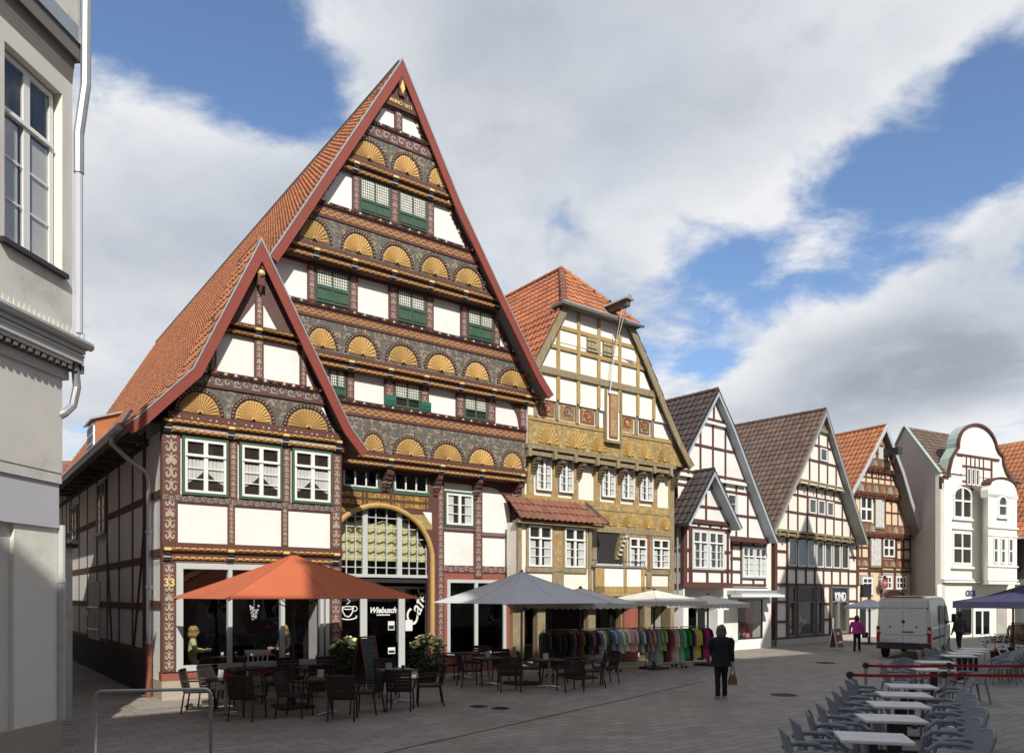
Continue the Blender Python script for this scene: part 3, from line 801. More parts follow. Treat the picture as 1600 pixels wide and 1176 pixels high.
for si, (w, jz, br, fz, fans, gz, bz, wz, posts, wins) in enumerate(storeys):
    xa, xb = lim(jz+.1, w); xa = max(xa, H1.u(540, w) if si == 0 else xa)
    if si == 0: xa = 1.5
    xs = [H1.u(p, w+.06) for p in br]
    jetty(r1, xs, jz, w+.07, xa, xb+.05, d=(.45 if si == 0 else .25), bh=.27, upper=.13, cons=((.58,) if si == 0 else None))
    # frieze: carved foliage board between the jetty beam and the guilloche rail
    f = MB(); z0, z1 = jz+.38, gz[0]-.03
    a0, b0 = lim(z0, w); a1, b1 = lim(z1, w)
    if si == 0: a0 = a1 = 1.5
    c = .30
    f.prism([(a0, z0), (b0, z0), (b1, z1), (a1, z1)], -(w+.02), -(w-.05), 'foliage_blue')
    f.uv[0] = [(x/c, z/c) for x, z in ((a0, z0), (b0, z0), (b1, z1), (a1, z1))]
    f.build('carved_frieze', r1)
    for p0, p1 in fans:
        fan(r1, H1.u(p0, w+.03)+.02, H1.u(p1, w+.03)-.02, fz[0], fz[1]+random.uniform(-.015, .015), w+.03, random.choice((13, 15, 17)) if p1-p0 > 38 else 11)
    g = MB(); a, d = lim(gz[0], w); a = 1.5 if si == 0 else a
    g.fb(a, d, gz[0]-.04, bz-.05, w-.05, w+.05, 'brown_paint'); g.hband(a+.05, d-.05, gz[0], gz[1], w+.053, 'guilloche' if si < 3 else 'scroll_band')
    g.build('carved_rail', r1)
    a, d = lim(bz, w); beads(r1, 1.5 if si == 0 else a, d, bz, w+.09)
    # window row
    t = MB(); a, d = lim(wz[1], w); a = 1.5 if si == 0 else a
    t.fb(a, d, wz[1]-.0, wz[1]+.14, w-.05, w+.045, 'brown_paint')
    a, d = lim(wz[0], w); t.fb(1.5 if si == 0 else a, d, wz[0]-.03, wz[0]+.02, w-.05, w+.04, 'brown_paint')
    for p0, p1 in posts: post(t, H1, p0, p1, wz[0]+.02, wz[1], w, 'scroll_post')
    for side, out in ((-1, VR), (1, VL)):           # sloping edge posts under the verges
        if si == 0: continue
        e0 = lim(wz[0], w)[0 if side > 0 else 1]; e1 = lim(wz[1], w)[0 if side > 0 else 1]
        t.prism([(e0, wz[0]), (e0+.14*side, wz[0]), (e1+.14*side, wz[1]), (e1, wz[1])], -(w+.04), -(w-.04), 'brown_paint')
    if si == 0:                                      # curved brace at the right corner
        xr, xl = H1.u(811, w), H1.u(772, w); q = [(xr, wz[0]), (xr, wz[1])]; xm = H1.u(793, w)
        arc = [(xr-.02-(xr-xm+.1)*(1-math.cos(k/8*math.pi/2)), wz[0]+(wz[1]-wz[0])*math.sin(k/8*math.pi/2)) for k in range(9)]
        t.prism([(xr, wz[0])]+[(xr, wz[1])]+arc[::-1][:8], -(w+.042), -(w-.04), 'brown_paint')
    t.build('timber_frame', r1)
    for p0, p1, sp, st in wins:
        lattice_win(H1, w+.01, H1.u(p0, w), H1.u(p1, w), wz[0]+.03, wz[1]-.01, sp, st)
# top of the gable with the date beam
w = -.33
b = MB(); a, d = lim(16.0, w); b.fb(a-.05, d+.05, 16.0, 16.32, w-.2, w+.06, 'brown_paint'); a2, d2 = lim(15.95, w)
b.prism([(a-.02, 16.3), (d+.02, 16.3), (AP[0]+.1, 16.8), (AP[0]-.1, 16.8)], -(w+.02), -(w-.05), 'brown_paint'); b.build('date_beam', r1)
b = MB(); b.hband(a, d, 15.96, 16.03, -.335, 'scroll_band'); b.fb(a, d, 15.96, 16.03, -.46, -.34, 'brown_paint'); b.build('carved_rail', r1)
textmesh('date_inscription', 'ANNO 1612', .15, 'bead_gold', r1, .01, (AP[0]-.02, -(w+.07), 16.14), bold=.002, sx=.9)
xa_ = AP[0]; b = MB(); b.fb(xa_-.09, xa_+.09, 16.34, 16.9, w, w+.12, 'brown_paint'); b.prism([(xa_, 16.38), (xa_+.07, 16.55), (xa_, 16.78), (xa_-.07, 16.55)], -(w+.15), -(w+.12), 'bead_gold')
b.build('hanging_post', r1); b = MB(); b.vband(AP[0]+.18, AP[0]+.3, 16.33, 16.5, w+.03, 'scroll_grey'); b.build('scroll_carving', r1)

# ground floor of the main house (plane w=-1.4) ------------------------------
W = -1.4
g = lambda p: H1.u(p, W)
b = MB()
for p0, p1, z0, z1 in ((682, 692.8, 0.4, 6.0), (740, 752.5, 2.95, 5.9), (797, 806.5, .3, 6.0)): post(b, H1, p0, p1, z0, z1, W)
rail(b, g(692), g(797), 3.12, 3.34, W, 'scroll_band'); rail(b, g(692), g(740), 4.42, 4.52, W, 'scroll_band'); rail(b, g(752), g(797), 4.30, 4.42, W, 'scroll_band')
rail(b, g(668), g(806), 5.88, 6.1, W); rail(b, g(668), g(682), 0, 5.9, W)
b.fb(4.3, 11.1, 5.97, 6.1, W-.05, W+.04, 'brown_paint')
xr, xm = g(797), g(768)
arc = [(xr-(xr-xm)*(1-math.cos(k/8*math.pi/2)), 4.9+(.97)*math.sin(k/8*math.pi/2)) for k in range(9)]
b.prism([(xr, 4.9), (xr, 5.88)]+arc[::-1][:8], -(W+.042), -(W-.04), 'brown_paint')
for z0 in (5.65,): b.fb(g(692), g(740), 5.60, 5.64, W, W+.03, 'frame_green')
b.build('timber_frame', r1)
window(r1, W, g(696.5), g(737.5), 4.60, 5.56, 2, 3, 0, case='frame_green', curt=.6)
# transom lights under the jetty and carved inscription board above the arch
for p0, p1 in ((532, 593), (612, 670)):
    a, c = g(p0), g(p1); t = MB(); t.fb(a, c, 5.40, 5.97, W-.02, W+.01, 'interior')
    for q in ((a, c, 5.40, 5.50), (a, a+.06, 5.5, 5.97), (c-.07, c, 5.5, 5.97)): t.fb(*q, W, W+.07, 'frame_green')
    for i in range(4):
        x = a+.09+(c-a-.2)*i/3; t.fb(x-.022, x+.022, 5.5, 5.93, W, W+.055, 'white_paint')
    t.fb(a+.06, c-.07, 5.5, 5.54, W, W+.055, 'white_paint')
    o = t.build('window', r1); q = MB(); q.fb(a, c, 5.45, 5.97, W+.03, W+.035, 'glass_dark'); q.build('pane', o)
t = MB(); console(t, (g(593)+g(612))/2, 6.0, W+.02, .55); t.fb(g(594), g(611), 5.2, 6.0, W-.02, W+.05, 'brown_paint'); t.build('corbel', r1)
ax0, ax1 = 4.55, g(675); acx = (ax0+ax1)/2-.02; rx_, zs, rz_ = 1.72, 3.45, 1.56
acx = g(673.5)-rx_
N = 26
arcp = [(acx-rx_*math.cos(math.pi*k/N), zs+rz_*math.sin(math.pi*k/N)) for k in range(N+1)]
t = MB(); top = 5.42
for (xa, za), (xb, zb) in zip(arcp, arcp[1:]):        # spandrel board with lettering, cut along the arch
    xa_, xb_ = xa, xb
    t.prism([(xa_, za), (xb_, zb), (xb_, top), (xa_, top)], -(W+.05), -(W-.1), 'brown_paint')
t.build('arch_spandrel', r1)
t = MB()
for z0, z1 in ((5.19, 5.38), (4.97, 5.16)): 
    t.face([(4.45, -(W+.054), z0), (g(668), -(W+.054), z0), (g(668), -(W+.054), z1), (4.45, -(W+.054), z1)], 'inscription', [(0, 0), (26, 0), (26, 1), (0, 1)])
t.face([(4.5, -(W+.054), 4.72), (5.3, -(W+.054), 4.72), (5.75, -(W+.054), 4.92), (4.5, -(W+.054), 4.92)], 'inscription', [(0, 0), (8, 0), (9, 1), (0, 1)])
t.face([(7.0, -(W+.054), 4.80), (7.55, -(W+.054), 4.40), (7.95, -(W+.054), 4.4), (7.95, -(W+.054), 4.85)], 'foliage_gold', [(0, 0), (2, 0), (3, 1), (0, 2)])
t.face([(7.62, -(W+.056), 4.92), (7.93, -(W+.056), 4.92), (7.93, -(W+.056), 4.55)], 'plaster'); t.build('carved_inscription', r1)
t = MB(); rim = [(x, -(W+.09), z) for x, z in arcp if True]; rim = [(rim[0][0], rim[0][1], 2.9)]+rim+[(rim[-1][0], rim[-1][1], .25)]
t.tube(rim, .075, 8, 'gold'); t.fb(arcp[-1][0]-.02, g(682), .2, 3.5, W-.1, W+.04, 'brown_paint'); t.build('arch_moulding', r1)
# arched window of many panes, set back in the arch
t = MB(); wb = W-.12; zb = 2.93
inner = [(acx-(rx_-.03)*math.cos(math.pi*k/N), zs+(rz_-.03)*math.sin(math.pi*k/N)) for k in range(N+1)]
def topz(x):
    q = (x-acx)/(rx_-.03); return zs+(rz_-.03)*math.sqrt(max(0, 1-q*q))
xs0, xs1 = acx-rx_+.03, acx+rx_-.03
t.fb(xs0, xs1, zb, zb+.09, wb, wb+.12, 'white_grey')
for x in (g(571.5), g(625.5)): t.fb(x-.075, x+.075, zb, topz(x), wb, wb+.09, 'white_grey')
x = xs0+.3
cols = [g(p) for p in (515, 530, 543, 557, 589, 606, 641, 654, 668)]
for x in cols:
    if xs0 < x < xs1: t.fb(x-.014, x+.014, zb, topz(x), wb+.02, wb+.06, 'white_grey')
for k in range(1, 8):
    z = zb+k*.29
    if z > zs: h = (rx_-.03)*math.sqrt(max(0, 1-((z-zs)/(rz_-.03))**2))
    else: h = rx_-.03
    if h > .1: t.fb(acx-h, acx+h, z-.014, z+.014, wb+.022, wb+.062, 'white_grey')
o = t.build('arched_window', r1)
t = MB(); t.prism([(xs0, zb)]+inner+[(xs1, zb)], -(wb+.03), -(wb+.036)+.012, 'glass'); t.build('pane', o)
t = MB(); n = 60
plain('curtain_yellow', (.62, .58, .30), .9, .12, 5, .3)
for k in range(n):
    x, x2 = xs0+(xs1-xs0)*k/n, xs0+(xs1-xs0)*(k+1)/n
    y = -(wb-.12)+.03*math.sin(k*1.25); y2 = -(wb-.12)+.03*math.sin((k+1)*1.25)
    def ct(x): return min(topz(x)-.1, 4.55+.05*math.sin(x*9))
    if ct(x) > 3.5: t.face([(x, y, 3.42), (x2, y2, 3.42), (x2, y2, max(3.45, ct(x2))), (x, y, ct(x))], 'curtain_yellow')
t.build('curtain', o)
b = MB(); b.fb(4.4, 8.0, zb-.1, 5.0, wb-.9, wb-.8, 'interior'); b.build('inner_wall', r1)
# shop front doors below the arch
b = MB(); wd = W-.55; dz = 2.78
b.fb(4.45, 8.05, dz, dz+.12, wd-.02, W-.05, 'frame_dark')
for p0, p1 in ((562, 572.5), (622, 631.5)): b.fb(H1.u(p0, wd), H1.u(p1, wd), .12, dz-.15, wd-.03, wd+.05, 'white_grey')
b.fb(H1.u(500, wd), H1.u(667, wd), dz-.18, dz-.10, wd-.03, wd+.045, 'white_grey'); b.fb(H1.u(664, wd), H1.u(668, wd), .12, dz, wd-.03, wd+.05, 'white_grey')
b.fb(4.4, 8.0, 0, .12, wd-.1, wd+.2, 'stone_dark')
o = b.build('shop_door_frame', r1)
b = MB(); b.fb(H1.u(572.5, wd), H1.u(622, wd), .14, dz-.18, wd, wd+.01, 'glass_dark'); dr = b.build('glass_door', r1)
b = MB(); x = H1.u(618.5, wd); b.tube([(x, -wd-.08, 1.0), (x, -wd-.08, 2.0)], .016, 8, 'steel'); b.bar((x, -wd, 1.15), (x, -wd-.08, 1.15), .015, .015, 'steel'); b.bar((x, -wd, 1.85), (x, -wd-.08, 1.85), .015, .015, 'steel'); b.build('handle', dr)
b = MB(); b.fb(4.4, H1.u(562, wd), .14, dz-.18, wd, wd+.01, 'glass_dark'); b.build('shop_pane', r1); b = MB(); b.fb(H1.u(631.5, wd), H1.u(664, wd), .14, dz-.18, wd, wd+.01, 'glass_dark'); b.build('shop_pane', r1)
textmesh('door_lettering', 'Wiebusch', .24, 'white_paint', dr, .002, (H1.u(597.5, wd), -wd-.015, H1.z(597, 953, wd)), shear=.35, bold=.008, sx=.92)
b = MB(); z_ = H1.z(597, 960, wd); x_ = H1.u(588, wd); rq = random.Random(3)
while x_ < H1.u(608, wd): l_ = rq.uniform(.02, .045); b.fb(x_, x_+l_, z_-.02, z_+rq.choice((.012, .022)), wd+.012, wd+.016, 'white_paint'); x_ += l_+.007
b.build('door_subline', dr)
textmesh('cafe_lettering', 'Café', .62, 'white_paint', r1, .002, (H1.u(650, wd), -wd-.015, H1.z(650, 952, wd)), rot=(R(90), R(-62), 0), shear=.3, bold=.006, sx=.95)
for p0, p1, a, c in ((606, 616, 970, 984), (606, 617, 1011, 1021)):
    b = MB()
    x0, x1 = H1.u(p0, wd), H1.u(p1, wd); z0, z1 = H1.z(p0, c, wd), H1.z(p0, a, wd); b.fb(x0, x1, z0, z1, wd+.01, wd+.016, 'white_paint'); b.fb(x0+.02, x1-.02, z0+.03, (z0+z1)/2+.01, wd+.016, wd+.02, 'frame_dark')
    b.build('notice', dr)
b = MB(); x0, x1 = H1.u(633, wd), H1.u(644, wd); b.fb(x0, x1, H1.z(637, 985, wd), H1.z(637, 968, wd), wd+.012, wd+.018, 'white_paint'); b.build('notice', r1)
# cup emblem on the pane left of the door
def cup(par, cx, cz, s, y):
    b = MB(); T = lambda L: [(cx+p*s, y, cz+q*s) for p, q in L]
    r = lambda a, c, rx, rz, t0, t1, n=14: [(a+rx*math.cos(t0+(t1-t0)*k/n), c+rz*math.sin(t0+(t1-t0)*k/n)) for k in range(n+1)]
    b.tube(T(r(0, .30, .5, .12, 0, 6.283, 20)), .05*s, 5, 'white_paint')
    b.tube(T([(-.5, .3), (-.44, 0), (-.25, -.32), (0, -.42), (.2, -.36), (.38, -.1), (.48, .3)]), .055*s, 5, 'white_paint')
    b.tube(T(r(.52, .22, .3, .2, -1.9, 1.9, 12)), .04*s, 5, 'white_paint')
    b.tube(T(r(.05, -.42, .72, .22, 2.6, 6.7, 18)), .055*s, 5, 'white_paint')
    b.tube(T([(-.1, .62), (.15, .75), (.18, .88), (-.05, 1.0), (-.08, 1.15), (.08, 1.28)]), .035*s, 5, 'white_paint')
    b.build('cup_emblem', par)
cup(r1, H1.u(543, wd), H1.z(543, 955, wd), .36, -wd-.02)
# right-hand shop window with the rust-red surround
b = MB(); a, c = g(693), g(797)
b.fb(a, c, 2.9, 3.12, W-.3, W+.02, 'rust_wall'); b.fb(a, g(698), .3, 2.9, W-.3, W+.02, 'rust_wall'); b.fb(g(790), c, .3, 2.9, W-.3, W+.02, 'rust_wall'); b.fb(a, 11.1, 0, .55, W-.3, W+.06, 'rust_wall')
b.fb(g(806), 11.5, 0, 6.0, W-.6, W-.1, 'oak_dark'); b.build('shop_wall', r1)
b = MB(); s0, s1 = g(698), g(790)
for q in ((s0, s1, .55, .62), (s0, s1, 2.8, 2.9), (s0, s0+.11, .62, 2.8), (s1-.11, s1, .62, 2.8), (g(741), g(746), .62, 2.8)): b.fb(*q, W-.06, W+.04, 'white_grey')
o = b.build('shop_window', r1); b = MB(); b.fb(s0, s1, .6, 2.85, W-.02, W-.01, 'glass_dark'); b.build('pane', o)
# bay: ground floor shop window, first floor, frieze and little gable ----------------------
b = MB(); f = lambda p, w=0: H1.u(p, w)
b.fb(0, 4.38, .0, .44, -.35, 0, 'plinth_beige'); b.box(0, .3, .35, 1.5, 0, .44, 'plinth_beige'); b.build('plinth', r1)
b = MB(); b.fb(0, 4.38, .44, .65, -.3, -.01, 'rust_wall')
for p0, p1, z0, z1, m in ((253, 274.5, .65, 3.16, 'scroll_pale'), (515, 533, .65, 3.16, 'scroll_post'), (253, 277, 3.62, 4.6, 'scroll_pale'), (355.5, 366.5, 3.62, 4.6, 'scroll_pale'), (439.5, 450, 3.62, 4.6, 'scroll_pale'), (516, 533, 3.62, 4.6, 'scroll_pale'),
                      (253, 281, 4.72, 6.2, 'scroll_pale'), (358, 370.5, 4.72, 6.2, 'scroll_pale'), (441, 453.5, 4.72, 6.2, 'scroll_pale'), (519, 533, 4.72, 6.2, 'scroll_pale')):
    post(b, H1, p0, p1, z0, z1, 0, m, pr=.03)
rail(b, 0, 4.38, 4.56, 4.73, 0, 'scroll_grey', pr=.032); rail(b, 0, 4.38, 6.1, 6.3, 0)
b.box(-.01, .05, 0, .12, .65, 6.2, 'brown_paint')
b.fb(4.34, 4.385, .65, 6.2, -.2, .03, 'brown_paint')
b.build('timber_frame', r1)
textmesh('house_number', '33', .25, 'bead_gold', r1, .006, (f(264), -.045, H1.z(264, 910)), bold=.006)
jetty(r1, [f(p, .1) for p in (262, 361, 447, 526)], 3.2, .10, 0, 4.38, d=.2, bh=.3, upper=.12)
jetty(r1, [f(p, .16) for p in (263, 362, 447, 530)], 6.14, .16, 0, 4.42, d=.25, bh=.27, upper=.02)
window(r1, .02, f(288), f(352), 4.80, 6.03, 2, 3, .30, case='frame_green'); window(r1, .02, f(377), f(436), 4.80, 6.04, 2, 3, .30, case='frame_green'); window(r1, .02, f(459), f(514.5), 4.80, 6.05, 2, 3, .30, case='frame_green')
b = MB(); fr_ = .06
s0, s1 = f(275), f(514); 
for q in ((s0, s1, .65, .78), (s0, s1, 3.02, 3.14), (s0, s0+.15, .78, 3.02), (s1-.1, s1, .78, 3.02), (f(356), f(362.5), .78, 3.02), (f(438.5), f(444.5), .78, 3.02), (f(500), f(505), .78, 3.02)): b.fb(*q, -.12, .035, 'white_grey')
o = b.build('shop_window', r1); b = MB(); b.fb(s0, s1, .7, 3.1, -.06, -.05, 'glass'); b.build('pane', o)
w = .12
b = MB(); b.prism([(.12, 6.42), (4.3, 6.42), (3.72, 7.28), (.52, 7.28)], -(w+.01), -(w-.08), 'foliage_blue'); b.uv[0] = [(x/.33, z/.33) for x, z in ((.12, 6.42), (4.3, 6.42), (3.72, 7.28), (.52, 7.28))]; b.build('carved_frieze', r1)
b = MB(); b.fb(.1, 4.36, 6.41, 6.60, w-.05, w+.045, 'brown_paint')
for i in range(30): b.ball((.2+i*.138, -(w+.05), 6.49), .024, ('bead_gold', 'bead_cream', 'bead_red')[i % 3], 4)
b.build('beaded_beam', r1)
for p0, p1 in ((277, 345), (364.5, 425.5), (447, 513.5)): fan(r1, f(p0, w)+.02, f(p1, w)-.02, 6.62, 7.13, w+.02, 17)
b = MB(); b.fb(.42, 3.88, 7.28, 7.58, w-.05, w+.05, 'brown_paint'); b.hband(.55, 3.8, 7.34, 7.56, w+.053, 'scroll_grey'); b.build('carved_rail', r1)
beads(r1, .6, 3.78, 7.62, w+.09, .115, .085)
b = MB()
for p0, p1 in ((397, 411), (468, 478), (327, 337.5)): post(b, H1, p0, p1, 7.66, 8.66 if p0 > 340 else 8.5, w, 'scroll_pale')
b.prism([(.66, 7.66), (.78, 7.66), (1.75, 9.75), (1.63, 9.75)], -(w+.04), -(w-.04), 'brown_dark'); b.prism([(3.7, 7.66), (3.58, 7.66), (2.55, 9.75), (2.67, 9.75)], -(w+.04), -(w-.04), 'brown_dark')
b.build('timber_frame', r1)
w2 = .2; jetty(r1, [f(404, w2+.05), f(469, w2+.05), f(343, w2)+.03], 8.62, w2+.05, 1.08, 3.2, d=.2, bh=.24, upper=.06)
b = MB(); b.prism([(1.12, 8.9), (3.15, 8.9), (2.12, 10.75)], -(w2), -(w2-.1), 'plaster')
b.prism([(1.12, 8.9), (1.62, 8.9), (2.0, 9.75), (2.0, 10.5)], -(w2+.02), -w2, 'scroll_grey'); b.uv[-6] = None
b.f and None
b.build('gable_panel', r1)
b = MB()
for q in ([(1.12, 8.9), (1.66, 8.9), (2.05, 9.5), (2.05, 10.5)], [(3.15, 8.9), (2.62, 8.9), (2.24, 9.5), (2.24, 10.5)]):
    b.face([(x, -(w2+.025), z) for x, z in q], 'scroll_grey', [(x/.26, z/.26) for x, z in q])
b.fb(2.05, 2.24, 8.9, 10.55, w2, w2+.05, 'brown_paint'); b.vband(2.07, 2.22, 8.95, 9.9, w2+.053, 'scroll_pale')
b.build('carved_gable_panel', r1)
b = MB(); b.fb(2.06, 2.23, 9.85, 10.6, w2+.05, w2+.2, 'brown_paint'); b.ball((2.145, -(w2+.21), 10.14), .075, 'bead_gold', 6)
for k in range(6): b.ball((2.145+.06*math.cos(k*1.047), -(w2+.2), 10.14+.06*math.sin(k*1.047)), .035, 'bead_gold', 4)
b.tube([(2.145, -(w2+.12), 9.85), (2.145, -(w2+.12), 9.7)], [.08, .02], 8, 'brown_paint'); b.build('hanging_post', r1)
# cafe interior seen through the glass
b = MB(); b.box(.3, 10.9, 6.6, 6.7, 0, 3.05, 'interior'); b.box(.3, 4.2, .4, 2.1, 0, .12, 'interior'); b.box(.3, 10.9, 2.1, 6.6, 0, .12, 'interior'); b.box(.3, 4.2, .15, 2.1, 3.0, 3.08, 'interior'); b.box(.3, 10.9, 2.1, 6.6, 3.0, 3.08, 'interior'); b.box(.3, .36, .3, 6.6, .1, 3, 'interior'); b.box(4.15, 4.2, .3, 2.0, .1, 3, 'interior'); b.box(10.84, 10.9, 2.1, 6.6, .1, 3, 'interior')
b.box(4.6, 8.0, 5.3, 5.9, .1, 1.15, 'interior_wood'); b.box(5, 7.8, 6.45, 6.55, 1.6, 2.3, 'interior_wood')
b.build('cafe_interior', r1)
# gutter, downpipes
b = MB(); gy0, gy1 = -.35, 30
b.tube([(-.93, gy0, 6.07), (-.93, gy1, 6.07)], .085, 8, 'zinc'); b.build('gutter', r1)
b = MB(); P = [(-.93, .6, 6.0), (-.93, .62, 5.85), (-.55, .75, 5.55), (-.15, .85, 5.3), (-.1, .85, 5.1), (-.1, .85, 1.25)]
b.tube(P, .055, 8, 'zinc'); b.tube([(-.1, .85, 1.3), (-.1, .85, .0)], .07, 10, 'copper_pipe')
for z in (1.3, .85, 2.6, 3.9): b.tube([(-.1, .85, z-.03), (-.1, .85, z+.03)], .078, 10, 'zinc' if z > 1.2 else 'copper_pipe')
b.build('downpipe', r1)
# dormer low on the alley slope
o = empty('dormer', (0, 0, 0)); o.parent = r1
yd = 14.4; b = MB()
b.prism([(.78, 7.75), (.78, 9.15), (1.75, 9.55)], yd, yd+1.7, 'tiles_orange')
for f_ in range(len(b.uv)): b.uv[f_] = None
b.prism([(.6, 9.12), (.6, 9.18), (1.9, 9.68), (1.9, 9.6)], yd-.12, yd+1.82, 'zinc'); b.build('dormer_cheeks', o)
b = MB(); b.box(.72, .78, yd+.1, yd+1.6, 7.95, 9.05, 'white_paint')
for k in range(2):
    for j in range(3): b.box(.70, .73, yd+.2+k*.7, yd+.78+k*.7, 8.03+j*.34, 8.30+j*.34, 'black_paint')
b.build('window', o)
b = MB(); b.bar((.22, 8.2, 7.2), (.85, 8.2, 8.25), .8, .10, 'steel_dark', (-.86, 0, .5)); b.build('roof_window', r1)

# ---------------------------------------------------------------- shared: timber grid on a gable
def gable_walls(H, out_l, out_r, levels, m='plaster', ins=.24, th=.3, name='wall'):
    b = MB()
    for z0, z1, w in levels:
        b.prism([(interp(out_l, z0)+ins, z0), (interp(out_r, z0)-ins, z0), (interp(out_r, z1)-ins, z1), (interp(out_l, z1)+ins, z1)], -w, -w+th, m)
    return b.build(name, H.root)
def zat(out_l, out_r, x, ins):
    """height of the roof outline above x, less the inset"""
    best = None
    if out_l[0][0] <= x <= out_r[0][0]: return out_l[0][1]-.05
    for out, s in ((out_l, 1), (out_r, -1)):
        q = [(a+ins*s, z) for a, z in out]
        for (x0, z0), (x1, z1) in zip(q, q[1:]):
            if min(x0, x1) <= x <= max(x0, x1) and x0 != x1:
                z = z0+(z1-z0)*(x-x0)/(x1-x0); best = z if best is None else min(best, z)
    return best
def grid(b, xs, rails, z0, z1, w, m, tw=.13, pr=.04, ol=None, orr=None, ins=.26, xr=None):
    """posts at xs and rails at heights between z0 and z1, clipped to the gable outline"""
    for x in xs:
        if isinstance(x, tuple): x, a, c = x
        else: a, c = z0, z1
        if ol:
            t = zat(ol, orr, x, ins)
            if t is None or t < a+.1: continue
            c = min(c, t)
        b.fb(x-tw/2, x+tw/2, a, c, w-.04, w+pr, m)
    for r in rails:
        if isinstance(r, tuple): z, xa, xb = r
        else:
            z = r; xa, xb = (interp(ol, z)+ins, interp(orr, z)-ins) if ol else xr
        b.fb(xa, xb, z-tw/2, z+tw/2, w-.04, w+pr-.004, m)
def edge(b, ol, orr, w, m, ins=.24, d=.16, zmin=0, pr=.03):
    pts = ol[::-1]+orr[1:]; q0, q1 = mitre(pts, -ins*.85), mitre(pts, -ins*.85-d)
    for i in range(len(pts)-1):
        if min(pts[i][1], pts[i+1][1]) < zmin-.01 and max(pts[i][1], pts[i+1][1]) <= zmin: continue
        b.prism([q0[i], q0[i+1], q1[i+1], q1[i]], -(w+pr), -(w-.05), m)
def roof(H, ol, orr, w, back, m, tw=.24, tl=.34, th=.12, under='soffit_grey', ridge_m=None, name='tiled_roof'):
    b = MB(); slope(b, ol, -w, back, tw, tl, m, th, under); b.build(name, H.root)
    b = MB(); slope(b, orr, -w, back, tw*3, tl*2, m, th, under); b.build(name, H.root)
    b = MB(); a = ol[0]; ridge(b, (a[0], -w+.02, a[1]+.02), (a[0], back, a[1]+.02), .11, ridge_m or m); b.build('ridge_tiles', H.root)
def beamrow(b, xs, x0, x1, z, w, h, m, dark='oak_dark', jw=.14, d=.3, gap=.09, h2=None):
    """jetty: sill beam, filler boards and projecting joist ends"""
    b.fb(x0, x1, z+h*.62, z+h, w-d, w+.02, m)
    e = [x0]+list(xs)+[x1]
    for a, c in zip(e, e[1:]):
        if c-a > .3: b.fb(a+gap, c-gap, z, z+h*.4, w-d, w-.03, m)
    b.fb(x0, x1, z+h*.0, z+h*.62, w-d, w-.12, dark)
    for x in xs: b.fb(x-jw/2, x+jw/2, z-.06, z+h*.62, w-d-.1, w+.03, m)
def simple_win(par, w, x0, x1, z0, z1, fm='white_paint', cols=1, rows=1, t=.06, glass='glass', dp=.05, curt=0, name='window', mt=.03):
    b = MB(); b.fb(x0, x1, z0, z1, w-.02, w+.003, 'interior')
    for q in ((x0, x1, z0, z0+t), (x0, x1, z1-t, z1), (x0, x0+t, z0+t, z1-t), (x1-t, x1, z0+t, z1-t)): b.fb(*q, w, w+dp, fm)
    for i in range(1, cols): x = x0+(x1-x0)*i/cols; b.fb(x-mt/2, x+mt/2, z0+t, z1-t, w, w+dp-.008, fm)
    for i in range(1, rows): z = z0+(z1-z0)*i/rows; b.fb(x0+t, x1-t, z-mt/2, z+mt/2, w, w+dp-.01, fm)
    o = b.build(name, par); g = MB(); g.fb(x0+.01, x1-.01, z0+.01, z1-.01, w+.02, w+.026, glass); g.build('pane', o); return o

def resite(r, x, y, k=1.06):           # the four houses down the street stand a little further off and are a little larger than first measured
    r.location = (x*k, y*k, HC*(1-k)); r.scale = (k, k, k)
# ---------------------------------------------------------------- ochre timber house with the half-hipped roof
H2 = House('half_timbered_house', 'ochre oak half-timbered house with half-hipped orange roof, hoist beam and small balcony', 'house', .38, 25.27, .8, .6)
r2 = H2.root; G = .35
OR = [H2.px(990, 508, .63), H2.px(1018, 572, .63), H2.px(1045, 640, .63), H2.px(1066, 690, .63), H2.px(1084, 727, .63)]
OL = [(1.22, 12.12), (.08, 10.15), (-.28, 9.45), (-.29, 7.2)]; OLR = OL[:3]
L2 = [(7.35, 8.9, G), (8.85, 10.9, G+.08), (10.85, 12.05, G+.10)]
gable_walls(H2, OL, OR, L2, ins=.2)
b = MB(); b.fb(-.1, 7.2, 2.7, 7.2, -.5, -.02, 'plaster_warm'); b.box(-.1, 0, .3, 14, 0, 7.2, 'plaster_warm'); b.box(7.1, 7.2, .3, 14, 0, 7.2, 'plaster_warm'); b.build('wall', r2)
jz = 7.0
b = MB(); xs = [H2.u(p, G) for p in (828, 868, 900, 934, 966, 995, 1023, 1049)]
beamrow(b, xs, -.12, 7.05, jz, G, .33, 'oak_grey', d=.4)
b.build('jetty_beam', r2)
for x in [H2.u(p) for p in (831, 869, 902, 935, 966, 995, 1023, 1048)]: b = MB(); console(b, x, 6.95, .02, .5, ('oak_dark', 'oak_grey', 'oak_gold', 'oak_grey'), .17); b.build('carved_corbel', r2)
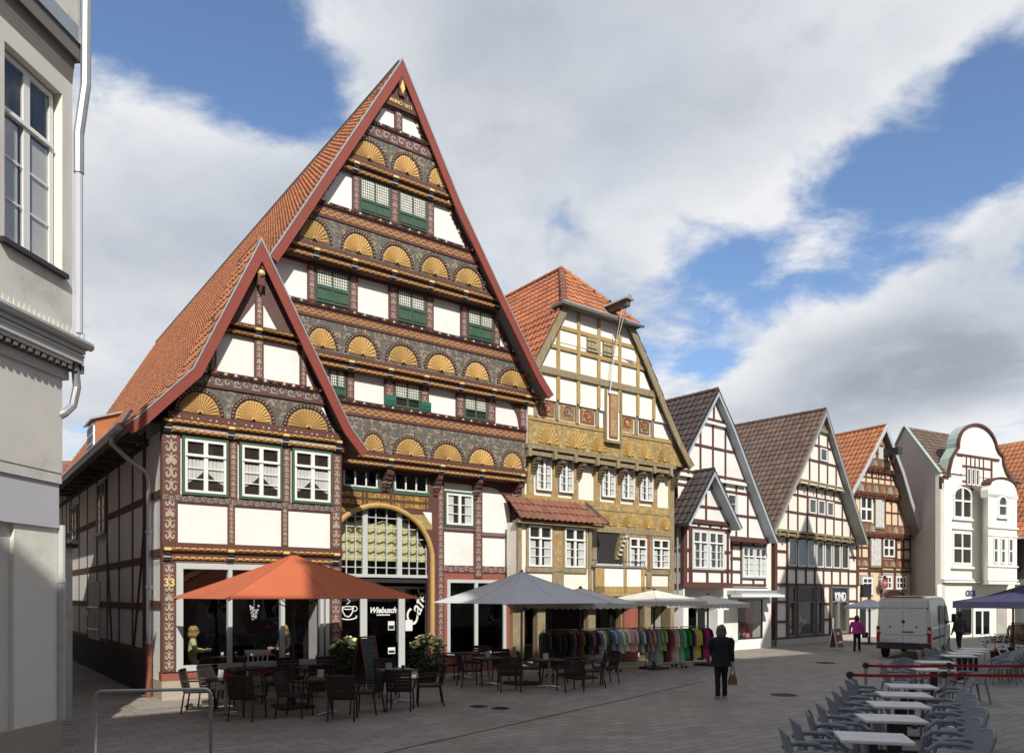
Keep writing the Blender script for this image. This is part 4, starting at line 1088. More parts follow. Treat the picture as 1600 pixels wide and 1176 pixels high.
# gable front: gold carved frieze, square carved panels, white panels in a grid
g2 = lambda p: H2.u(p, G); z2 = lambda x, y: H2.z(x, y, G)
b = MB(); zf0, zf1 = 7.33, 8.12
b.prism([(interp(OL, zf0)+.2, zf0), (interp(OR, zf0)-.2, zf0), (interp(OR, zf1)-.2, zf1), (interp(OL, zf1)+.2, zf1)], -(G+.03), -G, 'foliage_gold')
b.uv[0] = [(x/.42, z/.42) for x, z in ((-1, zf0), (7, zf0), (7, zf1), (-1, zf1))]
b.build('carved_frieze', r2)
plain('ochre_fan', (.42, .27, .085), .7, .3, 4, .4, fine=25, dirt=((.40, .27, .12), .6))
for p0, p1 in ((838, 874), (880, 916), (921, 948), (972, 990), (996, 1020), (1026, 1046)):
    fan(r2, g2(p0), g2(p1), 7.40, 7.98, G+.04, 11, 'ochre_fan', False)
b = MB(); b.fb(-.08, 6.75, 8.12, 8.26, G-.02, G+.06, 'oak_gold'); b.build('carved_rail', r2)
b = MB()
zr = [8.12, 9.03, 9.82, 10.66, 11.34]
cols2 = [g2(p) for p in (836, 868.8, 900.4, 932, 964.7, 993, 1018)]
grid(b, cols2, [zr[1]], 8.2, 8.95, G+.01, 'oak_grey', .14, .05, OL, OR, .2)
grid(b, cols2, [], 8.9, 9.85, G+.09, 'oak_gold', .13, .05, OL, OR, .2)
grid(b, cols2, [10.66, 11.34], 9.8, 12.0, G+.10, 'oak_gold', .125, .045, OL, OR, .2)
a, c = interp(OL, 9.82)+.2, interp(OR, 9.82)-.2; b.fb(a, c, 9.70, 9.92, G-.05, G+.17, 'oak_grey')
edge(b, OL[:2], OR[:3], G+.05, 'oak_grey', .2, .13); b.build('timber_frame', r2)
for i, (p0, p1) in enumerate(((841, 865), (874, 897), (906, 928), (969, 989), (998, 1014))):
    b = MB(); x0, x1 = g2(p0), g2(p1); m = ('aged_red', 'slate_blue', 'aged_red', 'aged_red', 'oak_dark')[i]
    b.fb(x0, x1, 8.32, 8.93, G, G+.03, 'foliage_gold' if i % 2 else m); b.face([(x0+.05, -(G+.034), 8.36), (x1-.05, -(G+.034), 8.36), (x1-.05, -(G+.034), 8.89), (x0+.05, -(G+.034), 8.89)], 'carved_ochre', [(0, 0), (2, 0), (2, 1.7), (0, 1.7)])
    cx = (x0+x1)/2; b.tube([(cx+.15*math.cos(t*.4), -(G+.04), 8.62+.15*math.sin(t*.4)) for t in range(16)], .022, 5, m, closed=True); b.ball((cx, -(G+.035), 8.62), .07, 'aged_red' if i != 3 else 'gold', 5, (1, .3, 1))
    b.build('carved_panel', r2)
b = MB(); x0, x1 = g2(943), g2(965); b.fb(x0, x1, 7.85, 9.55, G+.05, G+.11, 'plaster_cream'); b.fb(x0+.15, x1-.13, 7.95, 9.5, G+.1, G+.15, 'aged_red'); b.vband(x0+.19, x1-.17, 8.0, 9.45, G+.153, 'scroll_house')
b.fb(x0-.04, x0+.02, 7.8, 9.6, G+.04, G+.17, 'oak_grey'); b.fb(x1-.02, x1+.05, 7.8, 9.6, G+.04, G+.19, 'oak_grey'); b.fb(x0-.06, x1+.06, 7.76, 7.85, G+.04, G+.2, 'oak_grey'); b.build('loading_door', r2)
for p0, p1 in ((913, 930), (938, 954)):
    b = MB(); b.fq(g2(p0), g2(p1), 10.78, 11.24, G+.17, 'plank_oak', (0, 3, 0, 1)); b.fb(g2(p0), g2(p1), 10.78, 11.24, G+.11, G+.168, 'oak_grey')
    b.fb(g2(p0), g2(p1)-.1, 11.1, 11.13, G+.17, G+.18, 'black_paint'); b.fb(g2(p0), g2(p1)-.1, 10.86, 10.89, G+.17, G+.18, 'black_paint'); b.build('hatch', r2)
# roof: two slopes, hip over the front
RX, RZ = 2.87, 14.34                                   # ridge line
HB = 1.45                                              # how far back the hip meets the ridge
pk = Vector((RX, HB, RZ))
VLo = [(RX, RZ)]+OL; VRo = [(RX, RZ)]+OR
yf = -(G+.28)
b = MB()
def slope2(b, out, m, tw, tl, sgn):
    (x1, z1), (x0, z0) = out[0], out[1]
    d = Vector((x1-x0, 0, z1-z0)); L = d.length; n = Vector((-d.z*sgn, 0, d.x*sgn))/L
    b.face([(x0, yf, z0), (x1, HB, z1), (x1, 14, z1), (x0, 14, z0)], 'oak_dark')
    tiles(b, (x0, yf, z0), (0, 1, 0), d, 14-yf, L, tw, tl, m, clip=lambda s, t: s > (t/L)*(HB-yf)+.05)
slope2(b, VLo, 'tiles_orange_old', .24, .34, 1); slope2(b, VRo, 'tiles_orange_old', .5, .6, -1)
slope(b, OLR, yf, 14, .24, .34, 'tiles_orange_old', .14, 'oak_dark'); slope(b, OR, yf, 14, .6, .6, 'tiles_orange_old', .14, 'oak_dark')
A_, B_ = Vector((OL[0][0]-.1, yf-.12, 12.05)), Vector((OR[0][0]+.1, yf-.12, 12.05)); U = (B_-A_).normalized()
Vh = Vector((0, pk.y-A_.y, pk.z-A_.z)); Lh = Vh.length; W2_ = (B_-A_).length
b.face([A_, B_, pk], 'oak_dark')
tiles(b, A_, U, Vh, W2_, Lh, .24, .34, 'tiles_orange', clip=lambda s, t: (RX-A_.x)*(t/Lh) < s < W2_-(B_.x-RX)*(t/Lh))
b.build('tiled_roof', r2)
b = MB(); ridge(b, A_+Vector((0, .02, .04)), pk+Vector((0, 0, .03)), .12, 'tiles_red'); b.build('ridge_tiles', r2); b = MB(); ridge(b, B_+Vector((0, .02, .04)), pk+Vector((0, 0, .03)), .11, 'tiles_orange'); b.build('ridge_tiles', r2); b = MB(); ridge(b, pk, (RX, 14, RZ+.03), .12, 'tiles_orange_old'); b.build('ridge_tiles', r2)
b = MB(); b.fb(OL[0][0]-.25, OR[0][0]+.25, 11.98, 12.08, G-.1, G+.42, 'soffit_grey'); b.tube([(OL[0][0]-.25, yf-.2, 12.06), (OR[0][0]+.3, yf-.2, 12.02)], .07, 8, 'zinc'); b.build('hip_gutter', r2)
for out, sd in ((OLR, 1), (OR, -1)):
    b = MB()
    pts = out if sd < 0 else out
    q0, q1 = mitre(out, .02*sd), mitre(out, .26*sd)
    for i in range(len(out)-1): b.prism([q0[i], q0[i+1], q1[i+1], q1[i]], yf-.01, yf+.05, 'oak_grey')
    b.build('verge_board', r2)
# hoist beam with its rope
b = MB(); hx = 3.45; b.bar((hx, -.1, 12.38), (hx, -1.4, 12.38), .18, .2, 'oak_dark'); b.prism([(hx-.21, 12.49), (hx+.21, 12.49), (hx, 12.66)], -1.48, -.1, 'zinc'); b.build('hoist_beam', r2)
b = MB(); b.tube([(hx-.08, -1.2, 12.35), (hx-.1, -.72, 10.5), (hx-.12, -.62, 9.55)], .010, 5, 'bead_cream'); b.build('hoist_rope', r2); b = MB(); b.tube([(hx+.12, -1.2, 12.4), (hx+.02, -.75, 11.0), (hx-.1, -.62, 9.55)], .012, 5, 'bead_cream'); b.build('hoist_rope', r2)
# first floor, plane w=0
u0 = lambda p, w=0: H2.u(p, w)
b = MB()
for p in (828, 866, 898, 932, 964, 993, 1022, 1048):
    x = u0(p); b.fb(x-.13, x+.13, 5.72, 7.05, -.05, .05, 'oak_gold'); b.vband(x-.11, x+.11, 5.76, 6.5, .053, 'scroll_house')
b.fb(-.1, 7.2, 6.92, 7.05, -.05, .05, 'oak_grey'); b.fb(-.1, 7.2, 5.56, 5.74, -.05, .045, 'oak_gold'); b.fb(u0(925), 7.2, 5.05, 5.56, -.04, .03, 'oak_gold')
b.hband(u0(927), 7.15, 5.44, 5.70, .05, 'foliage_gold')
b.fb(-.12, 0, .2, 7.0, -.4, .05, 'oak_grey'); b.fb(7.08, 7.3, 0, 7.0, -.4, .06, 'oak_grey')
b.build('timber_frame', r2)
for p0, p1 in ((837, 860), (872, 893.5), (939, 959), (970, 989), (998.5, 1018)): window(r2, .03, u0(p0), u0(p1), 5.92, 7.0 if p0 < 900 else 6.98, 2, 4, 0, curt=.7, bt=.05, mt=.02)
b = MB(); z0, z1 = 4.85, 5.42; b.fb(u0(925), 7.15, z0, z1, 0, .035, 'oak_gold'); b.fq(u0(925), 7.13, z0, z1, .04, 'foliage_gold', (0, 9, 0, 1.4)); b.build('carved_frieze', r2)
for p0, p1 in ((938, 964), (968, 994), (999, 1023), (1027, 1050)): fan(r2, u0(p0), u0(p1), 4.9, 5.36, .045, 11, 'ochre_fan', False)
b = MB(); b.fb(u0(925), 7.22, 4.66, 4.86, -.3, .07, 'oak_grey'); b.build('jetty_beam', r2)
# lean-to bay with its little tiled roof on the left
BW = .55; ub = lambda p: H2.u(p, BW)
b = MB(); xa, xb = ub(808), ub(924)
b.fb(xa, xb, 2.55, 4.75, 0, BW-.02, 'plaster_warm')
for x0, x1, z0, z1 in ((xa, xa+.16, 2.5, 4.8), (xb-.14, xb, 2.5, 4.8), (xa, xb, 4.68, 4.86), (ub(821), ub(916), 3.16, 3.32), (ub(822), ub(825), 3.3, 4.7), (ub(861.5), ub(864), 3.3, 4.7), (ub(879), ub(881.5), 3.3, 4.7), (ub(913.5), ub(917), 3.3, 4.7), (ub(863), ub(880), 2.6, 3.2), (xa, xb, 2.35, 2.6)): b.fb(x0, x1, z0, z1, BW-.05, BW+.04, 'oak_grey')
b.vband(ub(864.5), ub(878.5), 3.34, 4.66, BW+.02, 'scroll_house'); b.fb(ub(864), ub(879), 3.3, 4.7, BW-.03, BW+.015, 'oak_gold')
b.build('lean_to_bay', r2)
for p0, p1 in ((825, 861), (881.5, 913)): window(r2, BW, ub(p0), ub(p1), 3.34, 4.66, 2, 3, .3, curt=.7)
b = MB(); e0 = Vector((ub(806), -BW-.28, 4.83)); tp = Vector((ub(812), .0, 5.62)); Vv = Vector((0, tp.y-e0.y, tp.z-e0.z)); ln = ub(943)-e0.x
b.face([e0, e0+Vector((ln, 0, 0)), Vector((e0.x+ln-.35, 0, 5.62)), Vector((e0.x, 0, 5.62))], 'oak_dark')
tiles(b, e0, (1, 0, 0), Vv, ln, Vv.length, .24, .33, 'tiles_red', clip=lambda s, t: s < ln-t*.38, h=.05)
b.build('bay_roof', r2); b = MB(); b.fb(e0.x-.05, e0.x+ln-.15, 4.70, 4.80, BW-.1, BW+.2, 'oak_grey'); b.bar(e0+Vector((ln, 0, .06)), (e0.x+ln-.36, .0, 5.68), .1, .06, 'oak_dark'); b.build('eaves_board', r2)
# right-hand first-floor windows, the recess and the balcony
b = MB(); u = u0
b.fb(u(932), u(972), 3.55, 4.66, -.02, .012, 'frame_dark')
for x0, x1, z0, z1 in ((u(973), u(979), 2.6, 4.7), (u(1008.5), u(1017), 3.3, 4.7), (u(1044), u(1049), 2.6, 4.7), (u(973), u(1052), 3.20, 3.38), (u(973), u(1052), 4.52, 4.68), (u(1010), u(1017), 2.7, 3.2), (u(925), u(931), 2.4, 4.7), (u(925), 7.3, 2.1, 2.62)): b.fb(x0, x1, z0, z1, -.05, .05, 'oak_grey')
b.fb(u(1011), u(1014), 3.3, 4.6, .05, .06, 'aged_red'); b.build('timber_frame', r2)
b = MB(); x = u(962)
for k in range(6): t = k/5; b.fb(x-.07+.22*t**2, x+.09+.22*t**2, 3.7+.16*k, 3.86+.16*k, .0, .1+.25*t, 'oak_grey'); 
for k in range(5): b.fb(x-.02+.2*(k/5)**2, x+.13+.2*(k/5)**2, 3.85+.16*k, 3.9+.16*k, .1, .2+.22*k/5, 'bead_cream')
b.build('carved_bracket', r2)
window(r2, .03, u(982), u(1008), 3.42, 4.52, 2, 3, .3, curt=.7); window(r2, .03, u(1018), u(1043.5), 3.42, 4.52, 2, 3, .3, curt=.7)
CB = .75; uc = lambda p: H2.u(p, CB)
o = empty('balcony', (0, 0, 0)); o.parent = r2
b = MB(); xa, xb = uc(930), uc(1007)
b.fb(xa, xb, 2.55, 3.35, CB-.08, CB, 'plaster'); b.fb(xa, xa+.08, 2.55, 3.35, 0, CB-.08, 'plaster'); b.fb(xb-.08, xb, 2.55, 3.35, 0, CB-.08, 'plaster')
for x0, x1, z0, z1 in ((xa, uc(944), 2.5, 3.38), (uc(974), uc(979), 2.5, 3.38), (xb-.18, xb, 2.5, 3.38), (xa, xb, 2.5, 2.72)): b.fb(x0, x1, z0, z1, CB-.1, CB+.02, 'oak_gold')
b.fb(xa, xb, 2.38, 2.5, 0, CB+.01, 'oak_gold'); b.build('balcony_front', o)
b = MB(); b.fb(xa-.06, xb+.04, 3.38, 3.45, 0, CB+.06, 'zinc'); b.build('coping', o)
b = MB(); b.tube([(xa, 0, 3.62), (xa, -CB, 3.62), (xb, -CB, 3.58), (xb, 0, 3.58)], .016, 6, 'steel_dark')
for x in (xa, (xa+xb)/2, xb): b.tube([(x, -CB, 3.45), (x, -CB, 3.6)], .012, 6, 'steel_dark')
b.build('handrail', o)
# ground floor: dark shop recess between oak posts
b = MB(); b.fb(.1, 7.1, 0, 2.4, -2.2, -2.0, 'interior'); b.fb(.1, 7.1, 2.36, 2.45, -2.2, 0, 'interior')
b.build('shop_recess', r2)
b = MB()
for p in (808, 846, 925, 975, 1012): x = u(p); b.fb(x-.17, x+.17, 0, 2.45, -.25, .0, 'oak_grey')
b.fb(-.1, 7.2, 2.4, 2.75, -.3, -.005, 'oak_grey'); x = u(968); b.tube([(x+.5, .1, .0), (x+.5, .1, 2.0)], .4, 12, 'rust_wall'); b.build('ground_floor_posts', r2)
simple_win(r2, -1.9, u(850), u(915), .6, 2.2, 'oak_dark', 3, 1, glass='glass_dark'); simple_win(r2, -1.9, u(985), u(1040), .3, 2.2, 'oak_dark', 2, 1, glass='glass_dark')

# ---------------------------------------------------------------- white house with its small front gable
H3 = House('half_timbered_house', 'white half-timbered house with dark roof and a smaller matching gable in front', 'house', 6.30, 28.3, 1.167, 1)
r3 = H3.root; resite(r3, 6.30, 28.3)
ML = [(2.38, 10.40), (.57, 8.0), (.0, 7.22)]; MR = [(2.38, 10.40), (3.56, 9.01), (4.89, 7.15), (6.5, 4.95), (6.72, 4.72)]
BL = [(1.24, 7.10), (-.27, 5.14), (-.4, 5.0)]; BR = [(1.24, 7.10), (2.91, 5.19), (3.05, 5.02)]
gable_walls(H3, [(2.38, 10.4), (.57, 8.0), (.1, 7.4), (.1, 4.7)], MR, [(4.75, 7.0, -.5), (6.95, 9.2, -.42), (9.15, 10.1, -.36)], ins=.2)
gable_walls(H3, BL, BR, [(5.1, 6.9, .1)], ins=.16)
b = MB(); b.fb(.02, 3.05, 2.8, 5.15, -1, -.02, 'plaster'); b.fb(.05, 7.3, 2.75, 4.8, -1.3, -.82, 'plaster'); b.box(.02, .1, .02, 10, 2.8, 5, 'plaster'); b.box(.02, .1, .0, 10, 0, 2.8, 'plaster')
b.build('wall', r3)
b = MB(); TB = 'timber_brown'; q = lambda p, w=0: H3.u(p, w)
grid(b, [.1, .42, q(1080), q(1105), q(1128), q(1137)], [(2.85, 0, 3.05), (3.36, .0, 3.05), (4.92, 0, 3.05)], 2.82, 5.15, 0, TB, .11, .03)
b.fb(0, .22, 2.82, 5.1, -.1, .035, TB)
for z in (3.38, 4.1): b.fb(.1, .5, z-.05, z+.05, 0, .03, TB); b.fb(q(1128), 3.03, z-.05, z+.05, 0, .03, TB); b.box(-.01, .1, .1, 1.0, z-.05, z+.05, TB)
b.fb(-.03, 3.12, 2.70, 2.84, -.7, .06, 'brown_paint'); b.fb(-.06, 3.15, 5.10, 5.26, -.1, .14, TB)
for k in range(4): x = .25+k*.72; b.fb(x, x+.55, 4.99, 5.08, 0, .07, 'plaster_cream')
grid(b, [1.27], [5.75, 6.5], 5.2, 6.9, .1, TB, .10, .03, BL, BR, .16); b.fb(.85, 1.75, 6.44, 6.56, .05, .17, TB)
w = -.5; grid(b, [q(p, w) for p in (1057, 1075, 1094, 1112.5, 1132, 1150, 1168)], [5.68, 6.6], 4.8, 7.0, w, TB, .10, .03, ML, MR, .22)
w = -.42; grid(b, [q(p, w) for p in (1057, 1075, 1094, 1113.5, 1133)], [7.12, 8.2], 7.0, 9.25, w, TB, .10, .03, ML, MR, .22); b.fb(interp(ML, 7.1)+.2, interp(MR, 7.1)-.2, 6.9, 7.0, w-.2, w+.08, 'plaster_cream')
w = -.36; grid(b, [q(1115, w)], [9.28], 9.2, 10.0, w, TB, .10, .03, ML, MR, .22); b.fb(interp(ML, 9.2)+.2, interp(MR, 9.2)-.2, 9.10, 9.2, w-.1, w+.06, 'plaster_cream')
w = -.5; b.fb(q(1141, w), q(1199, w)+.05, 4.62, 4.82, w-.3, w+.05, 'timber_brown')
w = -.8; grid(b, [q(p, w) for p in (1143, 1158, 1177, 1195)], [(2.85, 3.1, 6.95), (3.12, q(1158, w), q(1196, w)), (3.4, 3.1, q(1158, w)), (3.95, 3.1, q(1158, w)), (4.5, 3.1, 6.95)], 2.8, 4.65, w, TB, .10, .03)
b.build('timber_frame', r3)
for p0, p1 in ((1082, 1104), (1107, 1129)): window(r3, .0, q(p0), q(p1), 3.44, 4.82, 2, 3, .3, curt=.5, case='white_grey', bt=.05)
w = -.8
for p0, p1 in ((1159.5, 1176), (1178.5, 1194.5)): window(r3, w+.02, q(p0, w), q(p1, w), 3.2, 4.42, 2, 3, .3, curt=.9, case='white_grey', bt=.045)
w = -.5; window(r3, w+.02, q(1135, w), q(1148.5, w), 5.72, 6.5, 1, 2, 0, curt=0, bt=.05)
roof(H3, ML, MR, -.1, 12, 'tiles_black', .26, .35, ridge_m='tiles_brown', under='verge_bluegrey'); 
b = MB(); slope(b, BL, -.5, 1.9, .26, .35, 'tiles_black'); slope(b, BR, -.5, 1.2, .5, .5, 'tiles_black', .12, 'verge_bluegrey'); ridge(b, (1.24, -.5, 7.12), (1.24, 1, 7.12), .09, 'tiles_black'); b.build('front_gable_roof', r3)
b = MB(); verge(b, ML, MR, -.07, .15, .05, 'verge_bluegrey', 'steel_dark', .02); b.build('verge_board', r3); b = MB(); verge(b, BL, BR, .53, .14, .05, 'verge_bluegrey', 'steel_dark', .02); b.build('front_gable_verge', r3)
b = MB(); b.fb(-.1, 0, 4.95, 5.05, -.6, .3, 'steel_dark'); b.build('eaves_board', r3)
b = MB()                                           # plain white shop storey
b.fb(.05, 3.1, 2.2, 2.75, -1.3, -.35, 'plaster'); b.fb(.05, .8, 0, 2.2, -1.3, -.35, 'plaster'); b.fb(2.7, 3.1, 0, 2.2, -1.3, -.35, 'plaster')
w = -.8; b.fb(3.1, 7.3, 2.25, 2.7, -1.3, w, 'plaster'); b.fb(3.1, 7.3, 0, .55, -1.3, w, 'plaster'); b.fb(3.1, q(1153, w), .5, 2.3, -1.3, w, 'plaster'); b.fb(q(1192, w), 7.3, .5, 2.3, -1.3, w, 'plaster'); b.fb(7.2, 7.35, .0, 4.8, -1.3, w+.01, 'plaster_warm')
b.build('shop_wall', r3)
b = MB(); b.fb(3.2, 7.2, .4, 2.4, -2.6, -2.5, 'interior'); b.fb(3.1, 7.2, .5, .55, -2.5, -.9, 'plaster'); b.fb(.8, 2.7, .0, 2.3, -1.5, -1.4, 'interior'); b.build('shop_interior', r3)
simple_win(r3, -.9, .85, 2.65, .12, 2.18, 'white_grey', 3, 1, glass='glass_dark')
b = MB(); w = -.82; x0, x1 = q(1153, w), q(1192, w)
for z in ((x0, x1, .55, .62), (x0, x1, 2.2, 2.27), (x0, x0+.06, .6, 2.2), (x1-.06, x1, .6, 2.2)): b.fb(*z, w-.05, w+.01, 'steel_dark')
o = b.build('shop_window', r3); b = MB(); b.fb(x0, x1, .6, 2.25, w-.03, w-.02, 'glass'); b.build('pane', o)
rnd = random.Random(5)
plain('display_red', (.45, .03, .04), .6, .3, 3); plain('display_pink', (.60, .18, .22), .6, .3, 4); plain('display_teal', (.06, .22, .2), .6, .3, 4); plain('display_white', (.6, .6, .62), .6, .2, 4)
b = MB(); 
for k in range(46):
    x = rnd.uniform(x0+.1, x1-.15); z = .62+abs(rnd.gauss(0, .32)); s = rnd.uniform(.06, .15)
    b.ball((x, 1.3+rnd.random()*.6, z), s, rnd.choice(['display_white', 'display_teal', 'display_pink', 'display_white', 'display_red']) if x < x1-.9 else rnd.choice(['display_red', 'display_red', 'display_pink']), 4, (1, .6, 1.1))
b.build('window_display', r3)
b = MB(); b.prism([(x1-1.0, .7), (x1-.2, .7), (x1-.1, 1.9), (x1-.6, 2.2), (x1-1.0, 2.0)], 2.0, 2.05, 'display_red'); b.build('window_cloth', r3)
b = MB(); b.fb(q(1149, -.4), q(1213, -.4), 2.45, 2.62, -.8, -.35, 'zinc'); b.fb(q(1149, .1), q(1216, .1), 2.34, 2.44, -.1, .4, 'white_paint'); b.fb(q(1149, -.3), q(1210, -.3), 2.4, 2.5, -.5, 0, 'verge_bluegrey'); b.build('awning_box', r3)
b = MB(); b.tube([(-.02, .05, 5.0), (-.2, .1, 4.9), (-.2, .1, 2.4), (-.05, .15, 2.0)], .04, 8, 'zinc'); b.fb(-.1, .35, 1.9, 2.5, -.5, -.36, 'steel'); b.build('downpipe', r3)

# ---------------------------------------------------------------- the broad house with the KIND shop
H4 = House('half_timbered_house', 'broad cream half-timbered house with steep brown roof and dark navy shop sign', 'house', 11.79, 34.5, 1.083, 1)
r4 = H4.root; resite(r4, 11.79, 34.5)
KL = [(3.28, 11.12), (.75, 7.95), (.3, 7.45), (-1.66, 5.12)]; KR = [(3.28, 11.12), (5.75, 7.85), (6.25, 7.2), (7.95, 5.05)]
gable_walls(H4, KL, KR, [(5.3, 7.6, .3), (7.55, 10.3, .6)], 'plaster_warm', .25)
b = MB(); b.prism([(2.55, 10.2), (4.0, 10.2), (3.28, 11.0)], -.68, -.4, 'scroll_grey'); b.uv[0] = [(0, 0), (4, 0), (2, 4)]; b.build('carved_gable_panel', r4)
k4 = lambda p, w=0: H4.u(p, w)
ve = k4(1340)
b = MB(); b.fb(.1, ve, 2.75, 5.3, -.5, -.02, 'plaster_warm'); 
for p0, p1 in ((1210, 1229.5), (1287.5, 1296.5), (1326, 1345)): b.fb(k4(p0), min(k4(p1), 9), 0.3, 2.9, -.5, -.02, 'plaster_warm')
b.box(0.02, .1, .1, 12, 0, 5.3, 'brown_paint'); b.build('wall', r4)
b = MB(); b.fb(-.02, ve+.1, 0, .42, -.6, .03, 'render_grey'); b.build('plinth', r4)
b = MB(); TB = 'timber_brown'
v = [1229.5, 1244, 1259, 1273, 1286.5, 1299.5, 1312.5, 1325.5]
grid(b, [.16]+[k4(p) for p in v]+[ve-.1], [(2.92, 0, ve), (3.68, 0, ve), (4.42, 0, k4(1229)), (4.4, k4(1325), ve), (2.12, 0, k4(1229)), (1.22, 0, k4(1229)), (.46, 0, ve), (2.12, k4(1325), ve), (1.22, k4(1325), ve), (2.0, k4(1287), k4(1297)), (1.22, k4(1287), k4(1297))], 2.9, 5.25, 0, TB, .10, .035)
grid(b, [.16, k4(1229.5), k4(1244), k4(1273.5), k4(1286.5), k4(1296.5), k4(1325.5), ve-.1], [], .4, 2.95, 0, TB, .10, .035)
b.fb(-.02, .14, 0, 5.3, -.3, .04, 'timber_brown')
w = .3; grid(b, [k4(p, w) for p in (1231, 1246, 1261, 1275.5, 1289, 1302.5, 1315.5, 1328)], [6.2, 7.02], 5.35, 7.62, w, TB, .10, .035, KL, KR, .27)
w = .6; grid(b, [k4(p, w) for p in (1264.5, 1279, 1292.5, 1306)], [8.68, 9.42], 7.75, 10.2, w, TB, .10, .035, KL, KR, .27)
b.build('timber_frame', r4)
b = MB(); wj = .35
beamrow(b, [k4(p, wj) for p in (1218, 1231, 1246, 1261, 1275.5, 1289, 1302.5, 1315.5, 1328, 1340)], -1.1, 7.6+.9, 5.1, wj, .27, 'oak_grey', 'timber_brown', .1, .3); b.build('jetty_beam', r4)
b = MB(); beamrow(b, [k4(p, .62) for p in (1250, 1264.5, 1279, 1292.5, 1306, 1319)], .55, 6.2, 7.52, .62, .2, 'oak_grey', 'timber_brown', .1, .3); b.build('jetty_beam', r4)
b = MB(); b.fb(2.4, 4.15, 10.08, 10.24, .5, .72, 'oak_grey'); b.build('collar_beam', r4)
w = .6; simple_win(r4, w+.02, k4(1280.5, w), k4(1291, w), 8.75, 9.36)
w = .3
for p0, p1 in ((1263, 1274), (1277, 1287.5), (1291, 1301)): simple_win(r4, w+.02, k4(p0, w), k4(p1, w), 6.27, 6.97)
for a, c in zip(v, v[1:]): simple_win(r4, .02, k4(a)+.08, k4(c)-.08, 3.77, 5.02, t=.055)
roof(H4, KL, KR, .85, 13, 'tiles_brown', .25, .33, under='verge_grey')
b = MB(); verge(b, KL, KR, .88, .17, .05, 'verge_grey', 'soffit_grey', .02); b.build('verge_board', r4)
plain('sign_navy', (.022, .028, .045), .4, .1, 3)
# shop front
b = MB(); fmm = 'soffit_grey'
for x0, x1 in ((k4(1231), k4(1242.5)), (k4(1246), k4(1272)), (k4(1275), k4(1285)), (k4(1298), k4(1324.5))):
    for z in ((x0, x1, .5, .58), (x0, x1, 2.06, 2.13), (x0, x1, 2.78, 2.85), (x0, x0+.07, .5, 2.85), (x1-.07, x1, .5, 2.85)): b.fb(*z, -.12, .045, fmm)
    b.fb(x0+.07, x1-.07, 2.13, 2.78, -.06, .0, 'sign_navy' if x0 > k4(1244) else 'glass_dark')
b.fb(k4(1308), k4(1311), .1, 2.1, -.12, .04, fmm); b.fb(.2, ve, 0, 2.9, -2.3, -2.2, 'interior'); o = b.build('shop_front', r4)
b = MB(); b.fb(k4(1231), k4(1285), .55, 2.08, -.05, -.045, 'glass'); b.build('pane', o); b = MB(); b.fb(k4(1299), k4(1323.5), .1, 2.08, -.05, -.045, 'glass'); b.build('pane', o)
textmesh('shop_sign', 'KIND', .60, 'white_paint', r4, .015, (k4(1311.5), -.06, H4.z(1311.5, 932.5)), bold=.016, sx=.86)
plain('display_wood', (.35, .24, .10), .6, .3, 4)
b = MB(); rnd = random.Random(8)
for j in range(5):
    for i in range(3): b.box(k4(1249)+i*.28, k4(1249)+i*.28+.2, .6, .8, .62+j*.28, .8+j*.28, rnd.choice(['display_wood', 'display_white', 'display_wood']))
for i in range(9): b.box(k4(1260)+rnd.random()*.8, k4(1260)+.2+rnd.random()*.9, .5, .9, .6+rnd.random()*.6, .75+rnd.random()*.7, rnd.choice(['display_white', 'verge_bluegrey', 'display_wood', 'display_white']))
b.build('window_display', r4)
# ---------------------------------------------------------------- peach house with carved rosettes and loading hatches
H5 = House('half_timbered_house', 'narrow peach half-timbered house with grey carved rosettes, wooden hatches and gable hoist', 'house', 18.64, 41.5, 1.625, 1)
r5 = H5.root; resite(r5, 18.64, 41.5); p5 = lambda p, w=0: H5.u(p, w)
PL = [(1.16, 11.52), (-.68, 9.14), (-1.61, 8.0), (-3.2, 6.0)]; PR = [(1.16, 11.52), (2.77, 9.16), (3.56, 7.63), (4.35, 6.3), (4.95, 5.65)]
gable_walls(H5, PL, PR, [(5.7, 7.9, .2), (7.85, 9.25, .4), (9.2, 11.0, .6)], 'plaster_peach', .28)
b = MB(); b.fb(-2.6, 5.2, 0, 5.8, -.6, -.02, 'plaster_peach'); b.build('wall', r5)
b = MB(); T5 = 'timber_brown'
for z, w, x0, x1 in ((5.62, .22, -2.4, 5.15), (7.72, .42, -1.4, 3.55), (9.1, .62, -.35, 2.45)):
    beamrow(b, [x0+.1+k*(x1-x0-.2)/6 for k in range(7)], x0, x1, z, w, .17, 'timber_red', 'timber_brown', .10, .3)
b.build('jetty_beam', r5)
plain('rosette_back', (.17, .085, .06), .8, .3, 4); plain('rosette_grey', (.30, .27, .21), .8, .3, 4); plain('rosette_red', (.30, .16, .10), .8, .3, 4)
for z0, z1, w, xs_, hw in ((5.86, 6.28, .24, [.4, 1.0, 2.5, 3.15, 3.8, 4.3], .27), (7.97, 8.42, .44, [-.95, -.3, .35, 1.0, 1.65, 2.3, 2.9], .29), (9.35, 9.72, .64, [.0, .6, 1.2, 1.8], .27), (4.0, 4.38, .03, [.05, .65, 2.55, 3.2, 3.85, 4.5, 5.0], .28), (10.5, 10.85, .64, [1.1], .4)):
    b = MB(); a = interp(PL, z1)+.3 if z0 > 5 else -.4; c = interp(PR, z1)-.3 if z0 > 5 else 5.2
    b.fb(a, c, z0-.05, z1+.06, w-.04, w, 'rosette_back'); b.build('carved_frieze', r5)
    for i, x in enumerate(xs_): fan(r5, x-hw, x+hw, z0, z1-.03, w+.01, 7, 'rosette_grey' if i % 2 else 'rosette_red', False)
b = MB()
